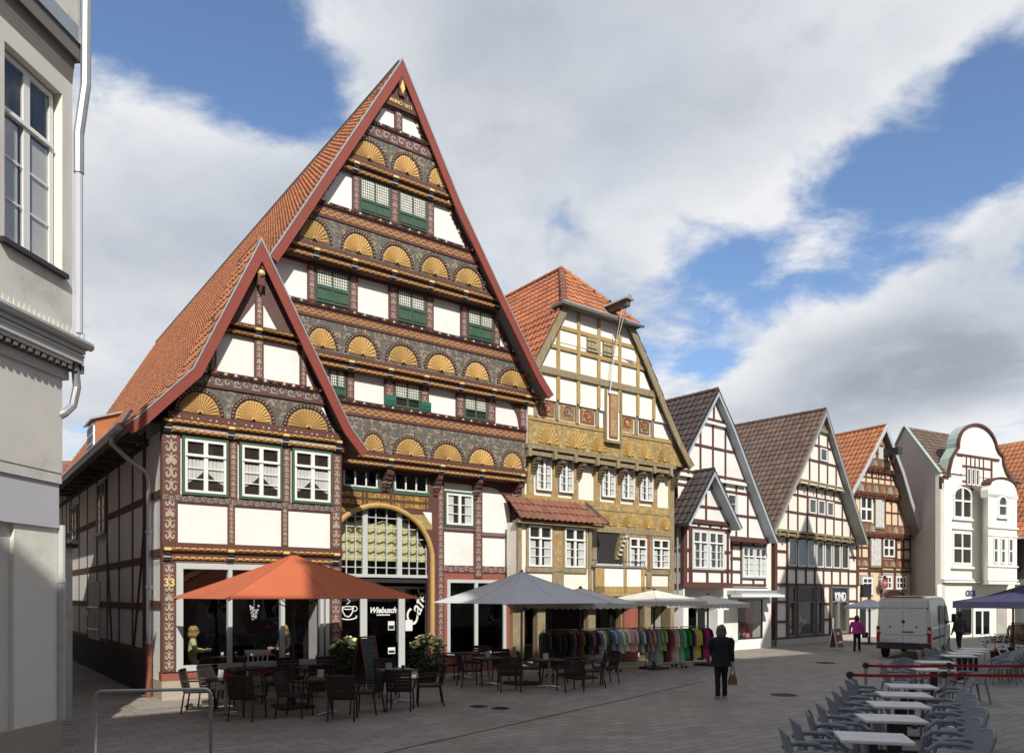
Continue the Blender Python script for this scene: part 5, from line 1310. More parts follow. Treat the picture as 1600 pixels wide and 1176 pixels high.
for x0, x1, xm, z0, z1, w in ((p5(1313), p5(1357), 0, 4.45, 5.6, 0), (p5(1401), p5(1422), 0, 4.45, 5.6, 0), (-2.2, p5(1335, .2), 0, 6.3, 7.7, .2), (p5(1383, .2), 4.0, 0, 6.3, 7.7, .2), (-.95, 3.0, 0, 8.45, 9.1, .4), (-.2, 1.8, 0, 9.75, 10.4, .6)):
    n = max(2, round((x1-x0)/.55)); ol_, or_ = (PL, PR) if z0 > 6 else (None, None)
    grid(b, [x0+(x1-x0)*i/n for i in range(n+1)], [], z0-.05, z1, w, T5, .075, .035, ol_, or_, .3)
    for z in (z0, (z0+z1)/2, z1): 
        xa, xb = (x0, x1) if not ol_ else (max(x0, interp(PL, z)+.3), min(x1, interp(PR, z)-.3))
        b.fb(xa, xb, z-.045, z+.045, w-.03, w+.03, T5)
for x in (p5(1340), p5(1358), p5(1377), p5(1398), p5(1424)): b.fb(x-.09, x+.09, 0, 5.6, -.05, .04, T5)
b.fb(-2.6, 5.2, 3.72, 3.84, -.05, .045, T5); b.build('timber_frame', r5)
for p0, p1, z0, z1, w in ((1372, 1397, 6.35, 8.0, .24), (1360, 1376, 3.95, 5.55, .05)):
    pass
b = MB(); w = .24; b.fq(p5(1367, w), p5(1380, w), 6.15, 7.7, w+.06, 'plank_white', (0, 3, 0, 1)); b.fb(p5(1366, w), p5(1381, w), 6.05, 7.72, w, w+.055, 'oak_grey'); b.build('hatch', r5)
b = MB(); w = .05; b.fq(p5(1360, w), p5(1375, w), 4.05, 5.5, w+.06, 'plank_white', (0, 3, 0, 1)); b.fb(p5(1359, w), p5(1376, w), 3.95, 5.55, w, w+.055, 'oak_grey'); b.build('hatch', r5)
b = MB(); w = .6; b.fq(.95, 1.35, 9.8, 10.4, w+.06, 'plank_white', (0, 2, 0, 1)); b.fb(.9, 1.4, 9.75, 10.45, w, w+.055, 'oak_grey'); b.build('hatch', r5)
for p0, p1, z0, z1, w in ((1343.5, 1362.5, 6.4, 7.75, .22), (1379.5, 1397, 4.55, 5.6, .03)): simple_win(r5, w, p5(p0, w), p5(p1, w), z0, z1, 'white_paint', 2, 2, .09, mt=.12)
for p0, p1, z0, z1, c in ((1346, 1362, 2.45, 3.4, 2), (1375.5, 1392, 2.75, 3.5, 3), (1398.5, 1415, 2.75, 3.5, 3)):
    b = MB(); b.fb(p5(p0)-.12, p5(p1)+.1, z0-.1, z1+.14, -.02, .03, 'verge_grey'); b.build('window_surround', r5); simple_win(r5, .03, p5(p0), p5(p1), z0, z1, 'white_paint', c, 3 if c == 2 else 2, .1, mt=.06)
b = MB(); b.fb(p5(1377), p5(1412), 0, 2.3, -.05, .02, 'interior'); cx = (p5(1377)+p5(1412))/2
n = 12; rr = (p5(1412)-p5(1377))/2
b.prism([(cx+rr*math.cos(math.pi*k/n), 2.2+.45*math.sin(math.pi*k/n)) for k in range(n+1)], -.06, 0, 'interior')
b.tube([(cx+(rr+.06)*math.cos(math.pi*k/n), -.05, 2.2+.5*math.sin(math.pi*k/n)) for k in range(n+1)], .07, 6, T5)
b.fb(-2.2, p5(1370), 0, 2.1, -.03, .03, 'white_grey'); b.fb(-1.9, p5(1352), .3, 1.95, 0, .04, 'glass_dark'); b.build('shop_front', r5)
roof(H5, PL, PR, .95, 10, 'tiles_orange', .27, .36)
b = MB(); verge(b, PL, PR, .98, .17, .05, 'verge_bluegrey', 'zinc_edge', .02); b.build('verge_board', r5)
b = MB(); hx = 1.55; b.bar((hx, -.4, 10.15), (hx, -1.5, 10.15), .4, .36, 'frame_dark'); b.tube([(hx-.2, -1.3, 10.0), (hx-.2, -1.2, 9.55)], .07, 6, 'brown_dark'); b.build('hoist_beam', r5)
# hanging lamp sign and guild emblem
b = MB(); w = .6; x = p5(1353, w); z = H5.z(1353, 925, w)
b.tube([(x, 0, z+.4), (x, -w, z+.4)], .02, 6, 'black_paint'); b.fb(x-.38, x+.38, z-.25, z+.42, w-.06, w+.06, 'black_paint'); b.tube([(x, -w-.05, z), (x, -w-.08, z)], .27, 20, 'steel_dark'); b.build('hanging_sign', r5)
b = MB(); w = .4; x = p5(1382.5, w); z = H5.z(1382.5, 911, w)
for k in range(14): a = k*math.pi/7; b.bar((x, -w, z), (x+.3*math.cos(a), -w, z+.3*math.sin(a)), .07, .04, 'aged_red', (0, 1, 0))
b.ball((x, -w-.02, z), .17, 'display_pink', 6, (1, .3, .7)); b.tube([(x, 0, z+.35), (x, -w, z+.35)], .02, 6, 'black_paint'); b.tube([(x, -w, z+.42), (x, -w, z+.25)], .08, 6, 'black_paint'); b.build('guild_emblem', r5)
# ---------------------------------------------------------------- white house with the curved gable
H6 = House('town_house', 'cream town house with curved gable, green copper edging, oriel and blank grey side wall', 'house', 22.89, 41, 1.833, 1)
r6 = H6.root; resite(r6, 22.89, 41); p6 = lambda p, w=0: H6.u(p, w)
b = MB(); CR = 'plaster_cream'
def arcpts(cx, cz, rx, rz, a0, a1, n=10): return [(cx+rx*math.cos(R(a0+(a1-a0)*k/n)), cz+rz*math.sin(R(a0+(a1-a0)*k/n))) for k in range(n+1)]
top = [(.62, 8.75)]+[(.75, 9.2), (.95, 9.75), (1.3, 10.15), (1.55, 10.4)]+arcpts(3.3, 10.55, 1.75, 1.25, 175, 10, 14)+[(5.3, 10.45), (5.65, 10.3), (5.7, 9.9), (6.0, 9.4), (6.5, 9.0), (6.7, 8.6)]
b.fb(0, 7.0, 0, 8.9, -.3, 0, CR); b.prism([(.6, 8.85)]+top[1:-1]+[(6.6, 8.85)], 0, .5, CR)
b.build('wall', r6)
sx = -math.sin(math.atan2(1, 1.833)); 
# grey side gable runs straight back from the corner
b = MB(); d6 = H6.d
def wl(Xw, Yw): return ((Xw-22.89)*d6[0]+(Yw-41)*d6[1], (Xw-22.89)*-d6[1]+(Yw-41)*d6[0])
P0, P1, P2 = wl(22.89, 41), wl(22.89, 44.7), wl(22.89, 49)
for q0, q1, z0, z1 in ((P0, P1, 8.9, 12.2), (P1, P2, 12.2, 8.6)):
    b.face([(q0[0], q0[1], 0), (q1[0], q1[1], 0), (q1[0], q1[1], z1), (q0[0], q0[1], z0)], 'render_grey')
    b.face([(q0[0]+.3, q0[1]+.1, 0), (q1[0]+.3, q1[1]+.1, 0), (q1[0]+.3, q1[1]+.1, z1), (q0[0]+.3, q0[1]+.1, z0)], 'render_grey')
b.build('side_wall', r6)
plain('copper_green', (.34, .43, .37), .6, .2, 3)
b = MB(); b.bar((P0[0], P0[1], 8.95), (P1[0], P1[1], 12.25), .14, .07, 'copper_green'); b.bar((P1[0], P1[1], 12.25), (P2[0], P2[1], 8.65), .22, .09, 'copper_green')
q = mitre(top, .10)
for i in range(len(top)-1): b.prism([top[i], top[i+1], q[i+1], q[i]][::-1], .02, .6, 'copper_green')
b.build('copper_edging', r6)
b = MB(); q = mitre(top, .12)
for i in range(len(top)-1): b.prism([top[i], top[i+1], q[i+1], q[i]][::-1], -.12, .02, 'timber_brown')
b.fb(.15, .7, 8.75, 8.85, -.1, .15, 'timber_brown'); b.fb(.0, .22, 8.1, 8.75, -.1, .05, 'timber_brown'); b.build('gable_cornice', r6)
b = MB(); t0 = Vector((P0[0]+.1, P0[1], 8.95)); t1 = Vector((P1[0]+.1, P1[1], 12.2)); V_ = t1-t0
tiles(b, t0, (1, 0, 0), V_, 7.5, V_.length, .3, .38, 'tiles_brown'); b.face([t0-Vector((0, 0, .05)), t0+Vector((7.5, 0, -.05)), t1+Vector((7.5, 0, -.05)), t1-Vector((0, 0, .05))], 'brown_dark')
b.build('tiled_roof', r6)
b = MB(); x0, x1, z0, z1 = p6(1503), p6(1549), 8.22, 10.0                        # timber panel with three windows
b.fb(x0, x1, z0, z1, 0, .03, 'plaster_warm')
for z in ((x0, x1+.0, z0-.02, z0+.22), (x0-.5, x1+.7, z1, z1+.12), (x0, x1, 9.42, 9.52), (x0, x0+.3, 8.6, 8.68), (x1-.4, x1, 8.6, 8.68), (x1-.14, x1, z0, z1)): b.fb(*z, .02, .07, 'timber_brown')
for i in range(5): x = x0+.33+i*.4; b.fb(x-.04, x+.04, z0+.2, z1, .02, .065, 'timber_brown')
b.build('timber_panel', r6)
for i in range(3): simple_win(r6, .04, x0+.37+i*.4, x0+.69+i*.4, 8.46, 9.38, 'white_paint')
def archwin(w, x0, x1, z0, z1, rise, cols=2, zt=None):
    b = MB(); cx = (x0+x1)/2; hw = (x1-x0)/2; poly = [(x1, z0)]+arcpts(cx, z1-rise, hw, rise, 0, 180, 10)+[(x0, z0)]
    b.prism(poly, -w-.004, -w+.02, 'interior')
    for i in range(len(poly)-1):
        a, c = poly[i], poly[i+1]; b.bar((a[0], -w-.04, a[1]), (c[0], -w-.04, c[1]), .08, .09, 'white_paint', (0, 1, 0))
    b.fb(x0, x1, z0-.04, z0+.05, w, w+.08, 'white_paint')
    for i in range(1, cols): x = x0+(x1-x0)*i/cols; b.fb(x-.07, x+.07, z0, z1-.02, w, w+.07, 'white_paint')
    if zt: b.fb(x0, x1, zt-.05, zt+.05, w, w+.075, 'white_paint')
    b.fb(x0-.15, x1+.15, z0-.16, z0-.05, w, w+.12, CR)
    o = b.build('window', r6); g = MB(); g.prism([(a, c) for a, c in poly], -w-.03, -w-.025, 'glass'); g.build('pane', o)
archwin(0, p6(1489.5), p6(1516), 6.65, 8.28, .45, 2, 7.55)
b = MB()
n = 10; pts = arcpts((p6(1489.5)+p6(1516))/2, 7.83, .82, .62, 0, 180, 12); b.tube([(x, -.03, z) for x, z in pts], .045, 6, CR); b.build('window_hood', r6)
simple_win(r6, .0, p6(1488), p6(1517.5), 4.1, 5.85, 'white_paint', 2, 2, .1, mt=.11)
b = MB(); b.fb(p6(1485), p6(1521), 3.86, 3.98, 0, .16, CR); b.fb(p6(1487), p6(1519.5), 6.0, 6.08, 0, .1, CR); b.fb(0, p6(1531), 3.1, 3.2, 0, .22, CR); b.fb(0, p6(1531), 3.24, 3.3, 0, .16, CR)
for x in (.05, .2): b.fb(x, x+.09, 0, 8.4, 0, .06, CR)
b.build('string_course', r6)
# oriel
w = 1.0; b = MB(); x0, x1 = p6(1544, w), p6(1589, w); xl = p6(1533)
pl = [(xl, 0), (x0, w), (x1, w), (x1+.9, 0)]
def orl(z0, z1, e=0, m=CR):
    P = [(a+(-e if i < 2 else e), c+(e if i in (1, 2) else 0)) for i, (a, c) in enumerate(pl)]
    for i in range(3): b.face([(P[i][0], -P[i][1], z0), (P[i+1][0], -P[i+1][1], z0), (P[i+1][0], -P[i+1][1], z1), (P[i][0], -P[i][1], z1)], m)
    for z in (z0, z1): b.face([(p[0], -p[1], z) for p in P], m)
orl(3.1, 7.9); orl(3.02, 3.12, .1); orl(3.2, 3.27, .06); orl(3.95, 4.03, .06); orl(6.05, 6.13, .07); orl(5.62, 5.7, .04)
gt = [(x0, 7.7), (x0+.0, 8.1), (x0+.15, 8.38)]+arcpts((x0+x1)/2, 8.38, (x1-x0)/2-.15, .42, 180, 0, 10)+[(x1, 8.1), (x1+.08, 7.7)]
b.prism(gt, -w, -w+.4, CR); b.prism([(xl, 7.9), (x0, 8.36), (x1, 8.36), (x1+.9, 7.9)], -w+.35, 0, CR); b.build('oriel', r6)
b = MB(); q0 = gt[2:-2]; q = mitre(q0, .07)
for i in range(len(q0)-1): b.prism([q0[i], q0[i+1], q[i+1], q[i]][::-1], -w-.08, -w+.45, 'timber_brown')
b.build('oriel_cornice', r6)
xm = [p6(p, w) for p in (1555, 1566.5, 1578.5)]
for x in xm: simple_win(r6, w+.005, x-.21, x+.21, 4.15, 5.55, 'white_paint', 1, 2, .08, mt=.08)
archwin(w+.005, p6(1559, w), p6(1571, w), 6.75, 7.8, .33, 1, 7.3)
b = MB(); b.fb(p6(1463), p6(1475), .2, 3.0, 0, .06, CR); b.fb(1.3, 3.3, 1.76, 2.02, 0, .05, 'soffit_grey'); b.fb(1.35, 1.6, 0, 1.76, 0, .06, 'frame_dark'); b.fb(p6(1557), p6(1572), 0, 2.0, -.0, .05, 'render_grey'); b.build('shop_front', r6)
simple_win(r6, .03, p6(1519), p6(1547), .08, 1.72, 'white_paint', 2, 1, .18, glass='glass_dark', mt=.14)
simple_win(r6, .03, p6(1500), p6(1516), .3, 1.72, 'frame_dark', 1, 1, .08, glass='glass_dark')
plain('sign_purple', (.10, .07, .28), .5, .05)
textmesh('shop_sign', 'CECIL', .42, 'sign_purple', r6, .02, (p6(1516), -.04, H6.z(1516, 926.5)), bold=.008, sx=.85)
# ---------------------------------------------------------------- red-roofed house at the right edge, slate-hung
H7 = House('slate_hung_house', 'dark slate-hung house with orange roof beyond the cream town house', 'house', 30.2, 43.5, 1.833, 1)
r7 = H7.root; resite(r7, 30.2, 43.5); b = MB(); b.box(0, 14, 0, 8, 0, 6.6, 'verge_grey'); b.box(-.02, .05, -.4, 8, 3.4, 6.6, 'tiles_black'); b.build('wall', r7)
b = MB(); slope(b, [(4.5, 12.2), (-.8, 5.8)], -1.2, 9, .3, .4, 'tiles_orange'); slope(b, [(4.5, 12.2), (9.8, 5.8)], -1.2, 9, .9, .8, 'tiles_orange'); b.build('tiled_roof', r7)
b = MB(); b.tube([(-.9, -1.1, 5.7), (-.9, 8, 5.7)], .08, 6, 'zinc'); b.tube([(-.85, -.9, 5.7), (-.2, -.3, 5.3), (-.2, -.3, 1)], .05, 6, 'zinc'); b.build('gutter', r7)
for k in range(4): simple_win(r7, .02, 1+k*1.6, 1.9+k*1.6, 3.6, 5.2, 'white_paint', 2, 2)
# ---------------------------------------------------------------- near building at the left edge
H8 = House('corner_shop_building', 'pale roughcast corner building with dentilled cornice and bird spikes at the left', 'building', -7.1, 12.0, .117, 1)
r8 = H8.root; c8 = lambda p, w=0: H8.u(p, w); RR = 'render_rough'
xo0, xo1 = c8(7, .25), c8(98, .25); zb_ = H8.z(98, 428, .25); zt_ = H8.z(98, 148, .25)
plain('fascia_pale', (.55, .56, .60), .6, .04, 2, .05)
b = MB(); b.fb(-6, 0, 4.3, 6.0, -6, .08, RR); b.fb(-6, -.0, 6.0, zb_, -6, .25, RR); b.fb(-6, 0, zt_, 11.2, -6, .25, RR); b.fb(-6, xo0, zb_, zt_, -6, .25, RR); b.fb(xo1, 0, zb_, zt_, -6, .25, RR); b.fb(xo0, xo1, zb_, zt_, -1, -.05, 'interior'); b.box(-6, 0, .06, 6, 0, 4.3, RR); b.build('wall', r8)
b = MB(); b.fb(c8(22), 0, .45, 3.45, -.4, 0, 'plaster_cream'); b.fb(-6, c8(20), .3, 3.45, -.5, -.25, 'soffit_grey'); b.fb(c8(17), c8(20), .2, 3.45, -.3, -.1, 'white_grey'); b.fb(-4.5, c8(12), .2, 3.2, -.3, -.2, 'soffit_grey'); b.build('shop_pillar', r8)
b = MB(); b.fb(-6, 0.03, 0, .47, -.6, .06, 'plinth_beige'); b.build('plinth', r8)
b = MB(); b.fb(-6, -.02, 3.45, 4.14, -.3, .04, 'fascia_pale'); b.fb(-6, 0, 4.14, 4.32, -.3, .07, RR); b.build('fascia', r8)
b = MB()
for z0, z1, w in ((5.78, 5.92, .12), (6.06, 6.16, .28), (6.16, 6.20, .29), (6.22, 6.30, .30)): b.fb(-6, w*.8, z0, z1, -1, w, 'white_grey')
b.fb(-6, .10, 5.92, 6.06, -1, .14, 'soffit_grey')
for k in range(44): x = -5.8+k*.14; b.fb(x, x+.07, 5.93, 6.06, .1, .24, 'soffit_grey')
b.prism([(-6, 6.30), (.3, 6.30), (.3, 6.42), (-6, 6.42)], -.33, .5, 'steel_dark'); b.tube([(-6, -.33, 6.36), (.32, -.33, 6.36)], .07, 8, 'zinc'); b.build('cornice', r8)
b = MB()
for k in range(60): x = -5.4+k*.098; b.bar((x, -.30, 6.41), (x+.01, -.31, 6.41+rnd.uniform(.10, .14)), .009, .009, 'bead_cream')
b.fb(-5.5, .3, 6.42, 6.43, .26, .34, 'bead_cream'); b.build('bird_spikes', r8)
b = MB(); b.fb(xo0-.1, xo1+.04, zb_-.07, zb_, .1, .33, 'frame_dark'); b.fb(xo1-.012, xo1-.002, zb_, zt_, -.05, .248, 'plaster_cream'); b.build('window_reveal', r8)
window(r8, .08, xo0+.02, c8(80, .10), zb_+.02, zt_-.03, 2, 3, .30, curt=.9, bt=.075, dp=.05, mt=.028)
b = MB()
for k in range(6):
    t0, t1 = k/6, (k+1)/6; f = lambda t: (.25+.08*(1-math.cos(t*math.pi/2)), 10.35+.65*math.sin(t*math.pi/2))
    (w0, z0), (w1, z1) = f(t0), f(t1); b.face([(-7, -w0, z0), (.1*t0, -w0, z0), (.1*t1, -w1, z1), (-7, -w1, z1)], 'soffit_grey')
b.build('cove', r8)
b = MB(); b.prism([(-7, 10.75), (.10, 10.75), (.10, 11.0), (-7, 11.0)], -.33, 2, 'soffit_grey'); b.prism([(-7, 11.0), (.12, 11.0), (.12, 11.25), (-7, 11.25)], -.36, 2, 'zinc'); b.build('eaves', r8); b = MB(); b.fb(-7, .1, 11.25, 14.4, -7, .30, RR); b.build('upper_storey', r8)
b = MB(); pw = -.32; b.tube([(.1, -.42, 13.0), (.1, -.40, 10.4), (.05, pw, 9.6), (.05, pw, 9.0)], .075, 8, 'zinc'); b.tube([(.05, pw, 9.0), (.05, pw, 6.5)], .058, 10, 'fascia_pale'); b.build('downpipe', r8)  # upper run in darker zinc: eaves shade put into its colour
b = MB(); b.tube([(.16, -.18, 6.0), (.2, -.18, 5.7), (.16, -.14, 5.4), (.03, -.1, 5.25), (-.02, -.06, 5.2)], .06, 8, 'zinc'); b.build('downpipe', r8); b = MB(); b.tube([(.05, -.03, 3.5), (.05, -.03, .45)], .055, 10, 'white_grey')
for z in (1.6, 2.6): b.tube([(.05, -.03, z), (.05, -.03, z+.06)], .065, 10, 'white_grey')
b.build('downpipe', r8)
b = MB(); b.box(-5, 0, 0, 22, 0, 7.0, RR); o = b.build('unseen_alley_block', r8); a8 = math.atan2(1, .117); v8 = Matrix.Rotation(-a8, 3, 'Z') @ (Vector((-9.35, 15.85, 0))-Vector((-7.1, 12, 0))); o.location = v8; o.rotation_euler = (0, 0, math.atan2(.8, -.6)-math.pi/2-a8)  # unseen block added to shut sky light out of the alley
# shed and far houses closing the alley
b = MB(); b.box(-1.1, 0, 0, 2.6, 0, 3.32, 'plank_white'); o = b.build('alley_shed'); o.location = (-8.47, 14.8, 0); o.rotation_euler = (0, 0, R(40)); tag(o, 'pale boarded shed with dark flat roof in the alley behind the corner building', 'shed')
b = MB(); b.box(-1.2, .08, -.1, 2.7, 3.32, 3.40, 'frame_dark'); k = b.build('shed_roof', o)
hb = empty('alley_house', (-33, 44, 0), 0, 'low white timbered house with red tiled roof closing the far end of the alley', 'house')
b = MB(); b.box(-4, 14, 0, 1, 0, 6.5, 'plaster_cream'); b.build('wall', hb)
b = MB()
for k in range(10): b.box(-4+k*1.8, -3.85+k*1.8, -.04, .1, 0, 6.5, 'timber_brown')
for z in (2.2, 4.4, 6.3): b.box(-4, 14, -.04, .1, z, z+.15, 'timber_brown')
b.build('timber_frame', hb)
b = MB(); tiles(b, (-4.3, -.4, 6.4), (1, 0, 0), (0, 3, 4.2), 18.6, 5.1, .26, .36, 'tiles_red'); b.build('tiled_roof', hb)

# ---------------------------------------------------------------- furniture and things on the square
def gp(px, Y): return ((px-CX)/FPX*Y, Y)
plain('canvas_orange', (.50, .13, .055), .85, .10, 1.3, .2, dirt=((.38, .13, .075), .6)); plain('canvas_grey', (.58, .59, .61), .85, .06, 1.5, .2)
plain('canvas_white', (.66, .64, .58), .9, .10, 2, .3); plain('canvas_navy', (.035, .035, .075), .85, .15, 2, .2); plain('canvas_lavender', (.22, .20, .34), .85, .12, 2, .2)
plain('rattan', (.035, .024, .020), .6, .3, 8, .5, fine=70); plain('rattan_light', (.16, .12, .06), .7, .3, 8, .5, fine=70)
plain('resin_grey', (.21, .235, .265), .5, .10, 3, .1); plain('resin_pale', (.30, .31, .32), .5, .1, 3, .1); plain('table_dark', (.045, .035, .035), .4, .2, 4, .1)
plain('table_marble', (.72, .70, .66), .45, .10, 7, .1, dirt=((.38, .37, .35), .7)); plain('ribbon_red', (.42, .012, .02), .6, .1, 4)
plain('terracotta_dark', (.05, .032, .028), .8, .2, 4); plain('leaf_green', (.05, .10, .025), .6, .5, 9, .3); plain('leaf_dark', (.025, .055, .02), .6, .5, 9, .3)
plain('petal_yellow', (.72, .70, .36), .7, .25, 12, .3); plain('petal_red', (.42, .03, .03), .7, .2, 9, .3)
def parasol(px, Y, h, zt, ze, m, label, pole_m='steel_dark', rz=36.87, val=0, scallop=False, name='parasol', group=None, hx=None, ztop=None, sagk=.10):
    x, y = gp(px, Y); r = empty(name, (x, y, 0), R(rz), label, 'parasol' if name == 'parasol' else 'awning', group)
    hx = hx or h; b = MB(); N = 10; C = [(-hx, -h), (hx, -h), (hx, h), (-hx, h)]
    for i in range(4):
        a, c = Vector(C[i]), Vector(C[(i+1) % 4])
        def P(s, t):                                    # s from apex to edge, t along the edge
            e = a+(c-a)*t; sag = 1-4*t*(1-t)*.035*s
            z = zt+(ze-zt)*(s**.93)-sagk*4*t*(1-t)*s*(1-s)*1.2
            return (e.x*s*sag, e.y*s*sag, z)
        for j in range(6):
            for k in range(N):
                s0, s1, t0, t1 = j/6, (j+1)/6, k/N, (k+1)/N
                b.face([P(s0, t0), P(s1, t0), P(s1, t1), P(s0, t1)], m)
        if val:
            M = 40
            for k in range(M):
                t0, t1 = k/M, (k+1)/M; p0, p1 = Vector(P(1, t0)), Vector(P(1, t1))
                v0 = val*(1 if not scallop else .72+.28*abs(math.sin(t0*math.pi*9))); v1 = val*(1 if not scallop else .72+.28*abs(math.sin(t1*math.pi*9)))
                b.face([p0, p1, p1-Vector((0, 0, v1)), p0-Vector((0, 0, v0))], m)
    cn = b.build('canopy', r, smooth=False); sd = cn.modifiers.new('thick', 'SOLIDIFY'); sd.thickness = .006
    for i in range(4):                                  # seams: one along each corner, one up the middle of each panel
        a, c = Vector(C[i]), Vector(C[(i+1) % 4]); b = MB()
        for t in (0, .5):
            e = a+(c-a)*t; pts = []
            for j in range(7):
                s = j/6; sag = 1-4*t*(1-t)*.035*s; pts.append((e.x*s*sag, e.y*s*sag, zt+(ze-zt)*(s**.93)-sagk*4*t*(1-t)*s*(1-s)*1.2+.006))
            b.tube(pts, .007 if t == 0 else .005, 5, m)
        b.build('seam', cn)
    b = MB(); b.cyl((0, 0, 0), .033, zt-.02, 12, pole_m); b.cyl((0, 0, zt-.05), .05, .10, 8, pole_m); b.build('pole', r)
    for q in C:
        b = MB(); b.tube([(0, 0, zt-.12), (q[0]*.97, q[1]*.97, ze-.03)], .014, 6, pole_m); b.build('rib', r)
        b = MB(); b.tube([(0, 0, ze-.25), (q[0]*.5, q[1]*.5, (zt+ze)/2-.12)], .012, 6, pole_m); b.build('strut', r)
    b = MB(); b.box(-.35, .35, -.35, .35, 0.0, .06, 'stone_dark'); b.cyl((0, 0, .05), .06, .3, 10, pole_m); b.build('base', r)
    return r
parasol(458, 16.5, 2.0, 3.28, 2.34, 'canvas_orange', 'orange square parasol over the dark cafe tables by the glazed bay', sagk=.06)
parasol(815, 20.9, 1.75, 3.05, 2.20, 'canvas_grey', 'grey square parasol beside the clothes stalls', 'zinc')
parasol(907, 22.3, 1.15, 2.62, 2.18, 'canvas_white', 'shaded scalloped stall awning nearest the grey parasol', val=.16, scallop=True, name='stall_awning', group='scalloped awnings over the clothes racks', sagk=.03)
parasol(1022, 25.2, 1.2, 2.58, 2.22, 'canvas_white', 'sunlit scalloped awning in the middle of the clothes stalls', val=.16, scallop=True, name='stall_awning', group='scalloped awnings over the clothes racks', sagk=.03)
parasol(1106, 26.6, 1.0, 2.42, 2.12, 'canvas_white', 'scalloped stall awning in front of the white shop storey', val=.15, scallop=True, name='stall_awning', group='scalloped awnings over the clothes racks', sagk=.03)
parasol(1583, 26.0, 1.35, 2.52, 2.20, 'canvas_lavender', 'lavender parasol with deep valance at the right edge', val=.22)
parasol(1676, 28.0, 2.2, 3.35, 2.32, 'canvas_navy', 'big navy parasol rising behind the lavender one', val=.1)
parasol(1358, 38.0, .85, 2.25, 1.85, 'canvas_grey', 'small grey parasol in front of the peach house', val=.1)

# --- dark rattan cafe chair
def cafe_chair():
    r = empty('cafe_chair', (0, 0, 0)); b = MB(); M_ = 'rattan'
    b.box(-.25, .25, -.24, .25, .41, .46, M_); b.box(-.23, .23, -.26, -.23, .38, .43, M_); b.build('seat', r, bevel=.012)
    b = MB(); n = 8
    P = lambda t, z: ((t-.5)*.5, .25+.10*(z-.45)/.45-.06*(1-(2*t-1)**2)*-.6, z)
    for j in range(6):
        for k in range(n):
            z0, z1 = .46+j*.068, .46+(j+1)*.068-.008
            a, c = P(k/n, z0), P((k+1)/n, z0); d, e = P((k+1)/n, z1), P(k/n, z1)
            b.face([a, c, d, e], M_); b.face([(q[0], q[1]+.025, q[2]) for q in (e, d, c, a)], M_)
    b.tube([P(k/n, .87) for k in range(n+1)], .02, 6, M_); b.build('backrest', r)
    for s in (-1, 1):
        b = MB(); b.tube([(s*.25, -.24, .44), (s*.27, -.25, .62), (s*.27, -.05, .66), (s*.26, .27, .66)], .02, 6, M_); b.build('armrest', r)
        b = MB(); b.tube([(s*.23, -.23, .44), (s*.24, -.25, 0)], .018, 6, M_); b.build('leg', r)
        b = MB(); b.tube([(s*.24, .24, .46), (s*.25, .31, 0)], .018, 6, M_); b.tube([(s*.245, .25, .44), (s*.255, .345, .88)], .02, 6, M_); b.build('leg', r)
    return r
def cafe_table():
    r = empty('cafe_table', (0, 0, 0)); b = MB(); b.box(-.38, .38, -.38, .38, .715, .745, 'table_dark'); b.build('tabletop', r, bevel=.008)
    b = MB(); b.cyl((0, 0, .05), .035, .67, 12, 'steel'); b.build('column', r)
    for k in range(4):
        b = MB(); a = k*math.pi/2+.785; b.tube([(0, 0, .06), (.3*math.cos(a), .3*math.sin(a), .03)], [.03, .018], 6, 'steel'); b.build('foot', r)
    return r
plain('lamp_glass', (.30, .03, .02), .3, .2)
cc = cafe_chair(); ct_ = cafe_table(); index_kids(cc); index_kids(ct_)
def place(proto, x, y, rz, label, cat, group, first=[]):
    o = proto if proto.name not in first else copy_tree(proto)
    first.append(proto.name) if proto.name not in first else None
    o.location = (x, y, 0); o.rotation_euler = (0, 0, R(rz)); tag(o, label, cat, group); return o
TBL = [((353, 15.4), 20, 'dark square cafe table nearest the foreground hoop'), ((512, 15.5), 12, 'dark square cafe table right of the orange parasol pole'), ((621, 17.3), 36, 'dark cafe table in front of the glazed shop door'),
       ((388, 17.6), 36, 'dark cafe table close to the bay window under the orange parasol'), ((488, 18.0), 36, 'dark cafe table behind the orange parasol pole'),
       ((765, 20.6), 36, 'dark cafe table left of the grey parasol pole'), ((858, 20.0), 30, 'dark cafe table right of the grey parasol pole'), ((722, 22.3), 36, 'dark cafe table against the rust red shop wall')]
for (p, Y), rz, lb in TBL: x, y = gp(p, Y); place(ct_, x, y, rz, lb, 'table', 'dark cafe tables along the timbered house')
